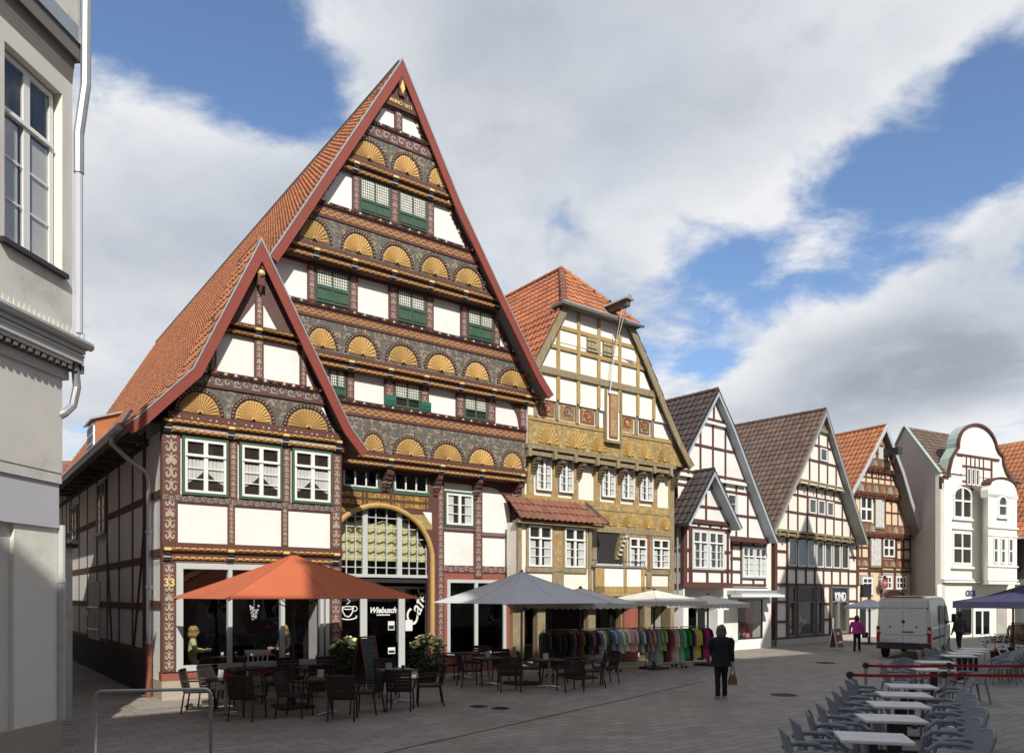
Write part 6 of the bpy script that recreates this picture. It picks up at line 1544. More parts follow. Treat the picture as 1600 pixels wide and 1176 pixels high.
CH = [((312, 15.9), 100, 'pale rattan cafe chair at the left end of the dark chairs'), ((388, 14.9), 170, 'dark chair back to the viewer between hoop and orange parasol pole'), ((340, 16.6), 60, 'dark chair behind the leftmost cafe table'),
      ((462, 15.2), 80, 'dark chair sideways just left of the orange parasol pole'), ((536, 14.9), 185, 'dark chair nearest the viewer right of the orange parasol pole'), ((572, 15.7), -100, 'dark chair sideways right of the table beside the orange pole'), ((500, 16.4), 10, 'dark chair facing the viewer behind the orange pole table'),
      ((626, 16.1), 180, 'dark chair with its back to the viewer before the shop door'), ((670, 16.9), -80, 'dark chair rightmost of the group by the shop door'), ((605, 18.2), 20, 'dark chair behind the table at the chalkboard'),
      ((430, 17.2), -80, 'dark chair in deep shade right of the bay window table'), ((365, 18.2), 20, 'dark chair against the bay window under the orange parasol'), ((455, 18.6), 30, 'dark chair against the bay between two tables'), ((520, 18.9), 40, 'dark chair beside the carved post left of the door'),
      ((735, 20.3), 110, 'dark chair left of the table under the grey parasol'), ((795, 19.3), 190, 'dark chair back to the viewer near the grey parasol pole'), ((788, 21.5), 20, 'dark chair behind the table left of the grey pole'),
      ((830, 20.9), 90, 'dark chair directly right of the grey parasol pole'), ((890, 19.3), 200, 'dark chair back to the viewer right of the grey pole table'), ((926, 20.2), -90, 'dark chair at the clothes end of the grey parasol tables'), ((945, 21.0), -70, 'outermost dark chair touching the clothes racks'), ((868, 21.3), 30, 'dark chair in shade in front of the first clothes rack'),
      ((700, 22.0), 80, 'dark chair beside the right flower tub'), ((745, 23.0), -20, 'dark chair against the rust red shop window')]
for (p, Y), rz, lb in CH:
    x, y = gp(p, Y); o = place(cc, x, y, rz, lb, 'chair', 'dark rattan chairs around the cafe tables')
# --- grey resin chair
def resin_chair(m='resin_grey'):
    r = empty('resin_chair', (0, 0, 0)); b = MB()
    b.prism([(-.24, .43), (.24, .43), (.23, .46), (0, .452), (-.23, .46)], -.24, .22, m); b.build('seat', r, bevel=.01)
    b = MB(); n = 10
    def P(t, s): w_ = .235-.02*s; x = (2*t-1)*w_; return (x, .20+.12*s-.05*(x/w_)**2, .44+.44*s-.05*s*abs(x/w_)**3)
    for j in range(8):
        for k in range(n):
            q = [P(k/n, j/8), P((k+1)/n, j/8), P((k+1)/n, (j+1)/8), P(k/n, (j+1)/8)]
            b.face(q, m); b.face([(a, c+.028, d) for a, c, d in q[::-1]], m)
    b.tube([(a, c+.014, d) for a, c, d in [P(0, j/6) for j in range(7)]+[P(k/n, 1) for k in range(1, n)]+[P(1, 1-j/6) for j in range(7)]], .020, 6, m); b.build('backrest', r, smooth=False)
    for s in (-1, 1):
        b = MB(); b.tube([(s*.25, .27, .62), (s*.285, .1, .66), (s*.29, -.14, .655), (s*.285, -.24, .58), (s*.27, -.27, .40), (s*.27, -.29, 0)], [.026, .03, .03, .026, .022, .02], 8, m); b.build('armrest', r)
        b = MB(); b.tube([(s*.24, .2, .44), (s*.27, .29, 0)], [.026, .02], 8, m); b.build('leg', r)
        b = MB(); b.tube([(s*.25, -.22, .44), (s*.27, -.27, .3)], .02, 6, m); b.build('leg', r)
    return r
rc = resin_chair(); index_kids(rc)
def marble_table():
    r = empty('marble_table', (0, 0, 0)); b = MB(); b.box(-.39, .39, -.31, .31, .712, .752, 'table_marble'); b.build('tabletop', r, bevel=.01)
    b = MB(); b.box(-.045, .045, -.045, .045, .04, .72, 'frame_dark'); b.build('column', r); b = MB(); b.box(-.3, .3, -.04, .04, 0, .05, 'frame_dark'); b.box(-.04, .04, -.26, .26, 0.0, .048, 'frame_dark'); b.build('base', r); return r
mt_ = marble_table(); index_kids(mt_)
MT = [(4.25, 9.0, 'marble-topped table nearest the viewer'), (5.15, 10.4, 'second marble-topped table from the viewer'), (5.9, 11.7, 'third marble-topped table from the viewer'), (6.6, 12.9, 'fourth marble-topped table from the viewer'), (7.35, 14.1, 'marble table directly before the red barrier ribbons'),
      (9.5, 17.3, 'marble table just behind the red ribbons with a dark cloth lying on it'), (10.6, 19.2, 'marble table between the red ribbons and the van'), (12.35, 21.2, 'nearest marble table of the far group beside the van'), (13.05, 22.1, 'second marble table of the far group beside the van'), (13.75, 23.0, 'third marble table of the far group beside the van'), (14.45, 23.9, 'farthest marble table near the man in grey')]
for x, y, lb in MT: place(mt_, x-.02, y, -13+random.uniform(-2, 2), lb, 'table', 'marble topped tables in a row on the right')
RC = [(3.4, 8.75, 92, 'grey chair at the near left corner of the terrace row'), (3.78, 9.45, 98, 'second grey chair on the left side of the row'), (4.2, 10.05, 85, 'third grey chair on the left side of the row'), (4.62, 10.75, 95, 'fourth grey chair on the left side of the row'),
      (5.05, 11.45, 88, 'fifth grey chair on the left side of the row'), (5.42, 12.1, 97, 'sixth grey chair on the left side of the row'), (5.85, 12.85, 84, 'seventh grey chair on the left side of the row'), (6.35, 13.75, 93, 'eighth grey chair left of the table before the barrier'), (6.7, 14.4, 90, 'last grey chair on the left before the ribbon post'),
      (5.1, 8.75, -88, 'grey chair at the near right corner of the terrace row'), (5.45, 9.55, -95, 'second grey chair on the right side of the row'), (6.0, 10.35, -84, 'third grey chair on the right side of the row'), (6.35, 11.1, -92, 'fourth grey chair on the right side of the row'), (6.78, 11.85, -88, 'fifth grey chair on the right side of the row'), (7.1, 12.6, -95, 'sixth grey chair on the right side of the row'), (8.15, 14.2, -90, 'last grey chair on the right before the ribbon post'),
      (8.65, 17.3, 95, 'grey chair left of the first table beyond the ribbons'), (9.6, 18.4, 20, 'grey chair turned sideways beyond the ribbons'), (10.35, 17.3, -85, 'grey chair right of the first table beyond the ribbons'), (9.2, 17.9, 60, 'grey chair pushed close behind the first one beyond the ribbons'),
      (11.45, 21.0, 88, 'first grey chair of the far group on its van side'), (12.1, 21.8, 95, 'second grey chair of the far group on its van side'), (12.75, 22.6, 90, 'third grey chair of the far group on its van side'), (13.4, 23.4, 86, 'fourth grey chair of the far group on its van side'), (14.0, 24.2, 92, 'fifth grey chair of the far group on its van side'),
      (13.25, 20.8, -90, 'first grey chair of the far group on the flower side'), (13.75, 21.4, -86, 'second grey chair of the far group on the flower side'), (14.25, 22.0, -94, 'third grey chair of the far group on the flower side'), (14.8, 22.7, -88, 'fourth grey chair of the far group on the flower side'), (15.35, 23.4, -92, 'fifth grey chair of the far group on the flower side')]
for x, y, rz, lb in RC: place(rc, x, y, rz-13+random.uniform(-7, 7), lb, 'chair', 'grey resin armchairs at the marble tables')
b = MB(); b.ball((0, 0, .03), .13, 'slate_blue', 6, (1.3, .8, .28)); b.ball((.12, .04, .04), .09, 'canvas_navy', 6, (1, .9, .5)); o = b.build('folded_cloth'); o.location = (9.72, 17.25, .75); tag(o, 'dark blue cloth left on the marble table behind the ribbons', 'cloth')
# --- ribbon barriers
def barrier_post():
    r = empty('barrier_post', (0, 0, 0)); b = MB(); b.lathe([(0, 0), (.17, 0), (.17, .02), (.05, .045), (.035, .06)], n=20, m='steel'); b.build('base', r)
    b = MB(); b.cyl((0, 0, .05), .032, .86, 14, 'steel'); b.build('pole', r); b = MB(); b.cyl((0, 0, .90), .045, .12, 12, 'frame_dark'); b.box(-.06, .06, -.03, .03, .93, .99, 'frame_dark'); b.build('ribbon_head', r); return r
bp_ = barrier_post(); index_kids(bp_)
BP = [(6.16, 14.0, 'near left steel barrier post among the grey chairs'), (7.88, 14.0, 'near right steel barrier post'), (7.3, 15.85, 'far left steel barrier post'), (9.02, 15.85, 'far right steel barrier post')]
for x, y, lb in BP: place(bp_, x, y, 0, lb, 'barrier post', 'steel posts carrying the red ribbons')
def ribbon(a, c, lb):
    b = MB(); n = 16
    for k in range(n):
        t0, t1 = k/n, (k+1)/n; q = [Vector(a)+(Vector(c)-Vector(a))*t for t in (t0, t1)]
        for v, t in zip(q, (t0, t1)): v.z -= .018*4*t*(1-t)
        tw = Vector((0, .003*math.sin(k), 0)); b.face([q[0]-Vector((0, 0, .028)), q[1]-Vector((0, 0, .028)), q[1]+Vector((0, 0, .028))+tw, q[0]+Vector((0, 0, .028))+tw], 'ribbon_red')
    o = b.build('barrier_ribbon'); sd = o.modifiers.new('t', 'SOLIDIFY'); sd.thickness = .003; tag(o, lb, 'ribbon', 'red ribbons strung between steel posts')
ribbon((6.2, 14, .955), (7.85, 14, .955), 'near red ribbon between the two near posts'); ribbon((7.92, 14, .955), (11.6, 14.1, .955), 'near red ribbon running off the right edge')
ribbon((7.34, 15.85, .955), (8.98, 15.85, .955), 'far red ribbon between the two far posts'); ribbon((9.06, 15.85, .955), (12.9, 16, .955), 'far red ribbon running off the right edge')
place(bp_, 11.63, 14.1, 0, 'near steel barrier post beyond the right edge', 'barrier post', 'steel posts carrying the red ribbons'); place(bp_, 12.93, 16, 0, 'far steel barrier post beyond the right edge', 'barrier post', 'steel posts carrying the red ribbons')
# --- hoop rail in the foreground
b = MB(); Y0 = 11.0; xa, xb = (149-CX)/FPX*Y0, (324-CX)/FPX*Y0; z1 = 1.03
def corner(x, s): return [(x+s*.09*(1-math.cos(R(a))), Y0, z1-.09+.09*math.sin(R(a))) for a in range(0, 91, 15)]
b.tube([(xa, Y0, 0)]+corner(xa, 1)+[(c[0], Y0+.12, c[2]+.02) for c in corner(xb, -1)[::-1]]+[(xb, Y0+.12, 0)], .024, 12, 'steel'); o = b.build('hoop_rail', smooth=True); tag(o, 'bent steel tube hoop standing on the paving in the left foreground', 'railing')
# --- clothes racks
def rack():
    r = empty('clothes_rack', (0, 0, 0)); b = MB(); b.tube([(-.62, 0, 1.36), (.62, 0, 1.36)], .016, 6, 'steel'); b.build('rail', r)
    for s in (-1, 1):
        b = MB(); b.tube([(s*.6, 0, .12), (s*.6, 0, 1.36)], .014, 6, 'steel'); b.build('upright', r); b = MB(); b.tube([(s*.6, -.26, .12), (s*.6, .26, .12)], .014, 6, 'steel'); b.build('foot', r)
        for t in (-1, 1): b = MB(); b.tube([(s*.6-.02, t*.24, .05), (s*.6+.02, t*.24, .05)], .045, 8, 'frame_dark'); b.build('wheel', r)
    b = MB(); b.tube([(-.6, 0, .14), (.6, 0, .14)], .012, 6, 'steel'); b.build('cross_bar', r); return r
rk = rack(); index_kids(rk)
GC = {}
def gcol(c):
    k = 'cloth_%d' % len(GC)
    if c in GC: return GC[c]
    v = [((c >> s) & 255)/255 for s in (16, 8, 0)]; gy = sum(v)/3; v = tuple(max(0, gy+(x-gy)*.92)**1.9*.98 for x in v); plain(k, v, .9, .22, 5, .35, fine=18); GC[c] = k; return k
def garment(kind, c):
    """a top or coat on its hanger: shoulders, sleeves and a hem with folds; hangs across the rail"""
    b = MB(); m = gcol(c); n = 14; L = {'top': .72, 'coat': 1.05, 'trouser': .98}[kind]; W0 = .20
    rings = [(0, .05, .05), (.03, .12, .06), (.07, W0, .055), (.2, W0*.9, .06), (L*.5, W0*.86, .07), (L*.8, W0*1.0, .08), (L, W0*1.08, .085)]
    if kind == 'trouser': rings = [(.02, .15, .03), (.2, .15, .045), (L*.6, .13, .05), (L, .12, .05)]
    for (a, wa, da), (e, we, de) in zip(rings, rings[1:]):
        for k in range(n):
            t0, t1 = 2*math.pi*k/n, 2*math.pi*(k+1)/n
            f = lambda t, w_, d_, z: (d_*(1+.35*math.sin(t*5)*z/L)*math.sin(t), w_*math.cos(t)*(1+.06*math.sin(t*7)*z/L), -z)
            b.face([f(t0, wa, da, a), f(t1, wa, da, a), f(t1, we, de, e), f(t0, we, de, e)], m)
    if kind != 'trouser':
        for s in (-1, 1): b.tube([(0, s*.17, -.07), (.0, s*.25, -.22), (.01, s*.27, -.45 if kind == 'top' else -.58)], [.05, .05, .042], 7, m)
    b.tube([(0, 0, 0), (0, 0, .045), (.0, .02, .06), (0, .02, .08)], .004, 4, 'steel'); o = b.build('garment'); return o
cols_ = [(0x4a4a46, 'coat', 'dark grey'), (0x5b5c55, 'coat', 'grey'), (0x6c6a5e, 'coat', 'stone grey'), (0x3c3833, 'coat', 'charcoal'), (0x2b2b2e, 'coat', 'black'), (0x4b4232, 'coat', 'brown'), (0x34383f, 'coat', 'slate'), (0x2c3444, 'coat', 'navy'), (0x38302c, 'coat', 'dark brown'),
         (0x6f7344, 'top', 'olive'), (0x77735f, 'top', 'khaki'), (0x8a2a6a, 'top', 'purple'), (0x7b3a3a, 'top', 'maroon'), (0x6b7a32, 'top', 'moss green'), (0x2a2a2a, 'top', 'black'), (0x5f2a2a, 'top', 'dark red'), (0x6e6a62, 'top', 'taupe'), (0xa01f38, 'top', 'crimson'), (0x302c2a, 'top', 'near black'), (0xc4c9d8, 'coat', 'pale printed'), (0xd3d6de, 'coat', 'white printed'), (0x7a8a3c, 'top', 'leaf green'), (0x3c4a30, 'top', 'forest green'), (0x2c5a60, 'top', 'teal'), (0xa89ac4, 'top', 'lilac'), (0xd8128f, 'coat', 'long magenta'),
         (0x5c8a8a, 'top', 'turquoise print'), (0xd8dcd8, 'top', 'white'), (0x88c060, 'top', 'lime print'), (0xe8e4e0, 'top', 'off white'), (0xd89aa8, 'top', 'rose'), (0xe8b0a8, 'top', 'salmon'), (0xe0a8a0, 'top', 'peach'), (0xf0e8e8, 'top', 'bright white'), (0x6a6a70, 'top', 'grey marl'), (0xd8d8dc, 'top', 'silver'), (0x4a4a52, 'top', 'graphite'), (0xc07a88, 'top', 'dusty pink'), (0x8a3048, 'top', 'wine'), (0xc8b088, 'top', 'beige'), (0x7a8080, 'coat', 'mid grey'), (0x90989a, 'coat', 'light grey'), (0xa8acb0, 'top', 'ash grey'), (0x98c840, 'coat', 'bright lime'), (0xa8d058, 'top', 'yellow green'), (0x6a2a48, 'coat', 'plum'), (0x8a2840, 'coat', 'burgundy'), (0xd89088, 'coat', 'coral'), (0xe0a098, 'coat', 'pale coral'), (0xd8d0c8, 'coat', 'cream'), (0x88c8a0, 'coat', 'mint'), (0x80c098, 'coat', 'sea green'), (0x38a048, 'coat', 'vivid green'), (0x309040, 'coat', 'grass green'), (0x202020, 'coat', 'jet black'), (0x303028, 'coat', 'black olive'), (0xd0b088, 'coat', 'sand'), (0xd8d040, 'coat', 'yellow'), (0xc8c030, 'coat', 'mustard'), (0x282828, 'coat', 'ink black'), (0xa03040, 'coat', 'ruby'), (0xe010a0, 'coat', 'shocking magenta'), (0xd81098, 'coat', 'fuchsia'), (0x242428, 'coat', 'soft black')]
a0 = Vector((.86, 22.9)); a1 = Vector((6.75, 26.3)); dirr = (a1-a0).normalized(); rot = math.atan2(dirr.y, dirr.x); Lr = (a1-a0).length
ORD = ['first', 'second', 'third', 'fourth', 'fifth']
for i in range(5):
    c = a0+dirr*(Lr*(i+.5)/5); place(rk, c.x, c.y, math.degrees(rot), '%s clothes rack from the left under the stall awnings' % ORD[i], 'clothes rack', 'racks of clothes under the awnings')
gm_cache = {}
for i, (c, kd, nm) in enumerate(cols_):
    t = (i+.5)/len(cols_); p = a0+dirr*(Lr*t); g_ = garment(kd, c); g_.location = (p.x, p.y, 1.32-(.02 if kd == 'coat' else 0))
    big = nm in ('long magenta', 'pale printed', 'bright lime', 'shocking magenta', 'mint', 'mid grey')
    g_.rotation_euler = (0, 0, rot+(R(-62) if big else random.uniform(-.35, .15))); g_.scale = (1, random.uniform(.9, 1.1), random.uniform(.93, 1.04))
    w_ = {'coat': 'long garment', 'top': 'top'}[kd]; nb = cols_[i-1][2] if i else 'rack end'
    tag(g_, '%s %s hanging on the %s clothes rack from the left' % (nm, w_, ORD[min(4, int(t*5))]), 'garment', 'clothes hanging on the racks')
# right-hand rack of coats
ra = place(rk, 19.6, 29.2, 0, 'clothes rack under the big navy parasol', 'clothes rack', 'racks of clothes under the awnings')
for i, (c, nm) in enumerate(((0xc8a088, 'peach'), (0xb8a078, 'tan'), (0xa01838, 'crimson'), (0xb02040, 'ruby red'), (0x6a7a98, 'steel blue'), (0x7888a8, 'pale blue'), (0x20202c, 'midnight'), (0x181820, 'black'), (0x282430, 'dark plum'))):
    g_ = garment('coat', c); g_.location = (19.1+i*.14, 29.2, 1.32); g_.rotation_euler = (0, 0, random.uniform(-.3, .6)); tag(g_, '%s coat on the rack under the navy parasol' % nm, 'garment', 'coats on the rack at the right')
# --- plants
def flower_tub(x, y, lb, hb=.5, rr=.3, hf=.85, petal='petal_yellow', nf=44, sp=.50, tub='terracotta_dark'):
    r = empty('flower_tub', (x, y, 0), 0, lb, 'planter', None); hf *= 1.06; rnd = random.Random(int(x*100)); b = MB()
    b.lathe([(rr*.72, 0), (rr*.95, hb*.9), (rr*1.03, hb*.92), (rr*1.03, hb), (rr*.9, hb), (rr*.88, hb-.05), (0, hb-.05)], n=20, m=tub); b.build('tub', r)
    b = MB()
    for k in range(1500):
        a, e = rnd.random()*6.283, rnd.random()**.6; t = rnd.random(); q = Vector((sp*e*math.cos(a), sp*e*math.sin(a), hb+(hf-.05)*t*(1-.35*e**2)))
        s = rnd.uniform(.02, .045); u_ = Vector((rnd.gauss(0, 1), rnd.gauss(0, 1), rnd.gauss(0, .6))).normalized()*s; v_ = u_.cross(Vector((rnd.gauss(0, 1), rnd.gauss(0, 1), 1))).normalized()*s*.6
        b.face([q-u_, q-v_, q+u_, q+v_], 'leaf_green' if rnd.random() < .6 else 'leaf_dark')
    b.build('foliage', r)
    for k in range(nf):
        a, e = rnd.random()*6.283, rnd.random()**.5; q = (sp*.95*e*math.cos(a), sp*.95*e*math.sin(a), hb+hf*(.92-.3*e**2)+rnd.uniform(-.06, .05)); b = MB(); s = rnd.uniform(.045, .07)
        for j in range(2): b.ball((q[0]+rnd.uniform(-.02, .02), q[1]+rnd.uniform(-.02, .02), q[2]+j*.01), s, petal, 5, (1, 1, .55))
        b.build('flower_head', r)
    return r
x, y = gp(668, 20.6); flower_tub(x, y, 'tub of yellow chrysanthemums right of the shop door'); x, y = gp(545, 19.9); flower_tub(x, y, 'tub of yellow chrysanthemums left of the shop door behind the chalkboard', hf=.8)
for i, (p, Y, lb) in enumerate(((1560, 26.6, 'pot of red flowers nearest the far chairs'), (1580, 26.9, 'middle pot of red flowers on the right'), (1599, 26.4, 'pot of red flowers at the right edge'))):
    x, y = gp(p, Y); o = flower_tub(x, y, lb, .22, .2, .35, 'petal_red', 12, .24, 'zinc'); tag(o, group='pots of red flowers on the right')
def flower_bench():
    x, y = gp(1578, 27.6); r = empty('plant_stand', (x, y, 0), R(8), 'white metal plant stand with hanging greenery behind the red flower pots', 'plant stand'); b = MB(); b.box(-.9, .9, -.25, .25, .72, .75, 'white_grey'); b.build('shelf', r)
    for s in (-.85, .85):
        for t in (-.22, .22): b = MB(); b.bar((s, t, 0), (s*.9, t, .74), .03, .03, 'white_grey'); b.build('leg', r)
    rnd = random.Random(4); b = MB()
    for k in range(1300):
        q = Vector((rnd.uniform(-.95, .95), rnd.uniform(-.35, .35), .72+rnd.random()**1.5*.32-(rnd.random() < .3)*rnd.random()*.35)); s = rnd.uniform(.02, .05)
        u_ = Vector((rnd.gauss(0, 1), rnd.gauss(0, 1), rnd.gauss(0, .6))).normalized()*s; v_ = u_.cross(Vector((0, .3, 1))).normalized()*s*.6; b.face([q-u_, q-v_, q+u_, q+v_], 'leaf_dark' if rnd.random() < .7 else 'leaf_green')
    b.build('foliage', r)
flower_bench()
for i, p in enumerate((1572, 1595)):
    x, y = gp(p, 24.6); r = empty('folding_chair', (x, y, 0), R(20+i*150), ('white folding chair in front of the red flower pots', 'white folding chair at the right edge by the flower pots')[i], 'chair', 'white folding chairs by the flowers')
    for s in (-.2, .2):
        b = MB(); b.bar((s, -.22, 0), (s, .2, .85), .025, .025, 'white_paint'); b.build('leg', r); b = MB(); b.bar((s, .22, 0), (s, -.18, .45), .025, .025, 'white_paint'); b.build('leg', r)
    b = MB()
    for k in range(5): b.box(-.2, .2, -.18+k*.08, -.12+k*.08, .44, .455, 'white_paint')
    b.build('seat', r); b = MB(); b.box(-.2, .2, .13, .145, .66, .72, 'white_paint'); b.box(-.2, .2, .18, .195, .78, .84, 'white_paint'); b.build('backrest', r)
# --- boards
def aboard(p, Y, rz, w_, h_, fm, face, lb, lean=.16, extra=None):
    x, y = gp(p, Y); r = empty('pavement_board', (x, y, 0), R(rz), lb, 'sign'); 
    for s in (-1, 1):
        b = MB(); a = (0, s*lean*1.5, .02); c = (0, s*.02, h_)
        b.bar((-w_/2, a[1], a[2]), (-w_/2, c[1], c[2]), .035, .035, fm); b.bar((w_/2, a[1], a[2]), (w_/2, c[1], c[2]), .035, .035, fm); b.bar((-w_/2, s*.02, h_), (w_/2, s*.02, h_), .035, .035, fm); b.bar((-w_/2, s*lean*1.35, h_*.1), (w_/2, s*lean*1.35, h_*.1), .035, .035, fm)
        b.build('frame', r); b = MB(); q = lambda x_, t: (x_, s*(lean*1.35+(.02-lean*1.35)*t), h_*(.1+.9*t))
        b.face([q(-w_/2+.01, .02), q(w_/2-.01, .02), q(w_/2-.01, .97), q(-w_/2+.01, .97)], face); o = b.build('panel', r); sd = o.modifiers.new('t', 'SOLIDIFY'); sd.thickness = .008; sd.offset = 0
        if s < 0 and extra: extra(r, q)
    return r
plain('slate_board', (.05, .062, .065), .7, .3, 6, .1, dirt=((.14, .15, .15), .5)); plain('chalk', (.35, .37, .36), .9, .2, 20)
def chalk(r, q):
    rnd = random.Random(2); b = MB()
    for j in range(9):
        t = .90-j*.09; x = -.2+rnd.uniform(0, .06)
        while x < .17:
            l = rnd.uniform(.03, .10); n_ = 6
            pts = [(x+l*k/n_, q(0, t)[1]-.008, q(0, t)[2]+.012*math.sin(k*2.4+j)) for k in range(n_+1)]; b.tube(pts, .0035, 4, 'chalk'); x += l+.02
    b.build('chalk_writing', r)
aboard(573, 19.0, 62, .55, 1.38, 'verge_red', 'slate_board', 'red framed chalkboard standing before the cafe door', .2, chalk)
def poster(r, q):
    b = MB(); p = q(0, .72); b.tube([(0, p[1]-.006, p[2]), (0, p[1]-.012, p[2])], .1, 16, 'white_paint'); p = q(0, .25); b.face([(-.24, p[1]-.006, p[2]-.1), (.24, p[1]-.006, p[2]-.12), (.24, p[1]-.006, p[2]+.08), (.0, p[1]-.006, p[2]+.12), (-.24, p[1]-.006, p[2]-.02)], 'white_paint'); b.build('poster_print', r)
aboard(1307, 34.0, 36, .55, .95, 'white_grey', 'aged_red', 'white framed poster board on wheels outside the broad cream house', .14, poster)

# --- small things on tables and covers in the paving
for i, (k_, lb) in enumerate(((0, 'red candle glass on the dark table nearest the hoop'), (1, 'red candle glass on the dark table by the orange parasol pole'), (2, 'red candle glass on the dark table before the shop door'), (5, 'red candle glass on the table left of the grey parasol pole'), (6, 'red candle glass on the table right of the grey parasol pole'))):
    (p, Y), rz, _ = TBL[k_]; x, y = gp(p, Y); b = MB(); b.lathe([(0, 0), (.035, 0), (.042, .08), (.036, .08), (.03, .02)], n=12, m='lamp_glass'); o = b.build('candle_glass'); o.location = (x+random.uniform(-.15, .15), y+random.uniform(-.15, .15), .745); tag(o, lb, 'candle', 'candle glasses on the dark tables')
    b = MB(); b.box(-.07, .07, -.0, .012, 0, .16, 'white_grey'); o = b.build('menu_card'); o.location = (x+random.uniform(-.2, .2), y+random.uniform(-.2, .2), .745); o.rotation_euler = (R(-8), 0, R(random.uniform(-50, 60))); tag(o, lb.replace('red candle glass', 'standing white menu card'), 'menu', 'menu cards on the dark tables')
for (px_, py_), r_, lb in (((748, 1103), .2, 'small round drain cover left in the paving before the grey parasol'), ((782, 1106), .2, 'small round drain cover right of its twin before the grey parasol'), ((1225, 1085), .32, 'round manhole cover right of the woman in black'), ((1290, 1035), .35, 'manhole cover in the paving before the broad cream house')):
    x, y = ground(px_, py_); b = MB(); b.lathe([(0, .007), (r_*.8, .007), (r_*.82, .004), (r_, .006), (r_, 0)], n=24, m='drain_dark')
    for k in range(-3, 4): b.box(-r_*.6, r_*.6, k*r_*.18-.01, k*r_*.18+.01, .007, .012, 'steel_dark')
    o = b.build('manhole_cover'); o.location = (x, y, .001); tag(o, lb, 'manhole cover', 'covers set in the paving')

# ---------------------------------------------------------------- people
plain('skin', (.50, .30, .22), .6, .1, 5, .05); plain('hair_grey', (.16, .14, .12), .8, .35, 14, .8, fine=90); plain('hair_blond', (.38, .25, .09), .7, .3, 14, .8, fine=90); plain('hair_dark', (.05, .035, .025), .7, .3, 14, .8, fine=90)
plain('jacket_black', (.012, .012, .018), .75, .3, 6, .4, fine=25); plain('trousers_black', (.008, .008, .010), .8, .2, 6, .3); plain('jacket_magenta', (.42, .03, .26), .7, .2, 6, .4); plain('jacket_grey', (.075, .06, .055), .85, .2, 6, .4)
plain('jeans_dark', (.02, .025, .05), .8, .2, 6, .3); plain('knit_yellow', (.55, .50, .26), .9, .15, 6, .5, fine=60); plain('shoe_grey', (.30, .28, .26), .6, .2); plain('leather_tan', (.20, .095, .035), .5, .4, 9, .4, fine=22); plain('shoe_black', (.02, .018, .018), .4, .1)
def skinned(name, parent, chains, m, sub=2, root=0):
    """chains: list of lists of (x,y,z,rx,ry); points with equal position are welded into one skeleton"""
    V, E, Rr = [], [], []
    def idx(p):
        for i, v in enumerate(V):
            if (Vector(v)-Vector(p[:3])).length < 1e-4: return i
        V.append(p[:3]); Rr.append((p[3], p[4] if len(p) > 4 else p[3])); return len(V)-1
    for ch in chains:
        ids = [idx(p) for p in ch]; E += list(zip(ids, ids[1:]))
    me = bpy.data.meshes.new(name); me.from_pydata(V, E, []); me.materials.append(MATS[m]); o = bpy.data.objects.new(name, me); COL.objects.link(o); o.parent = parent
    md = o.modifiers.new('skin', 'SKIN'); md.use_smooth_shade = True
    if not me.skin_vertices: raise RuntimeError('no skin layer')
    for i, sv in enumerate(me.skin_vertices[0].data): sv.radius = Rr[i]; sv.use_root = (i == root); sv.use_loose = False
    s = o.modifiers.new('sub', 'SUBSURF'); s.levels = sub; s.render_levels = sub
    return o
def head(b, c, s=1.0, turn=0):
    """face side towards -y"""
    x, y, z = c; ca, sa = math.cos(turn), math.sin(turn)
    def P(a, d, e): return (x+(a*ca-d*sa)*s, y+(a*sa+d*ca)*s, z+e*s)
    prof = [(-.125, .02, .0), (-.115, .045, -.005), (-.085, .062, -.015), (-.045, .070, -.012), (0, .076, 0), (.045, .078, .006), (.085, .066, .01), (.112, .036, .012), (.122, .001, .012)]
    n = 16; i0 = len(b.v); km = b.mat('skin')
    for e, r, off in prof:
        for k in range(n):
            t = 2*math.pi*k/n; b.v.append(P(r*math.cos(t)*.95, off+r*1.22*math.sin(t), e))
    for j in range(len(prof)-1):
        for k in range(n): a = i0+j*n+k; c2 = i0+j*n+(k+1) % n; b.f.append((a, c2, c2+n, a+n)); b.mi.append(km); b.uv.append(None)
    b.tube([P(0, -.085, .02), P(0, -.108, -.02), P(0, -.088, -.032)], [.008*s, .016*s, .012*s], 6, 'skin')
    for sx in (-1, 1):
        b.ball(P(sx*.03, -.078, .015), .011*s, 'white_paint', 5); b.ball(P(sx*.03, -.088, .015), .005*s, 'black_paint', 4)
        b.ball(P(sx*.076, .008, .0), .026*s, 'skin', 5, (.35, .6, 1))
    b.tube([P(-.022, -.088, -.062), P(0, -.093, -.064), P(.022, -.088, -.062)], .006*s, 5, 'aged_red')
def hair(parent, c, s, m, style='short', turn=0):
    b = MB(); rnd = random.Random(9); x, y, z = c
    b.ball((x, y+.018*s, z+.035*s), .108*s, m, 9, (.92, 1.08, .98))
    if style == 'bob':
        for k in range(26): a = R(-30)+k*R(240)/25; b.tube([(x+.085*s*math.cos(a), y+.015+.10*s*math.sin(a), z+.03*s), (x+.10*s*math.cos(a), y+.015+.115*s*math.sin(a), z-.06*s), (x+.08*s*math.cos(a), y+.02+.10*s*math.sin(a), z-.15*s+rnd.uniform(-.02, .02))], [.028*s, .03*s, .012*s], 6, m)
    else:
        for k in range(20): a = R(-10)+k*R(200)/19; b.ball((x+.08*s*math.cos(a), y+.02+.095*s*math.sin(a), z-.02*s+rnd.uniform(-.03, .03)), .036*s, m, 5)
    for k in range(30):
        a, e = rnd.random()*6.28, rnd.random()*1.2; b.ball((x+.09*s*math.cos(a)*math.cos(e), y+.02+.105*s*math.sin(a)*math.cos(e), z+.035+.095*s*math.sin(e)), .024*s, m, 4)
    return b.build('hair', parent, smooth=True)
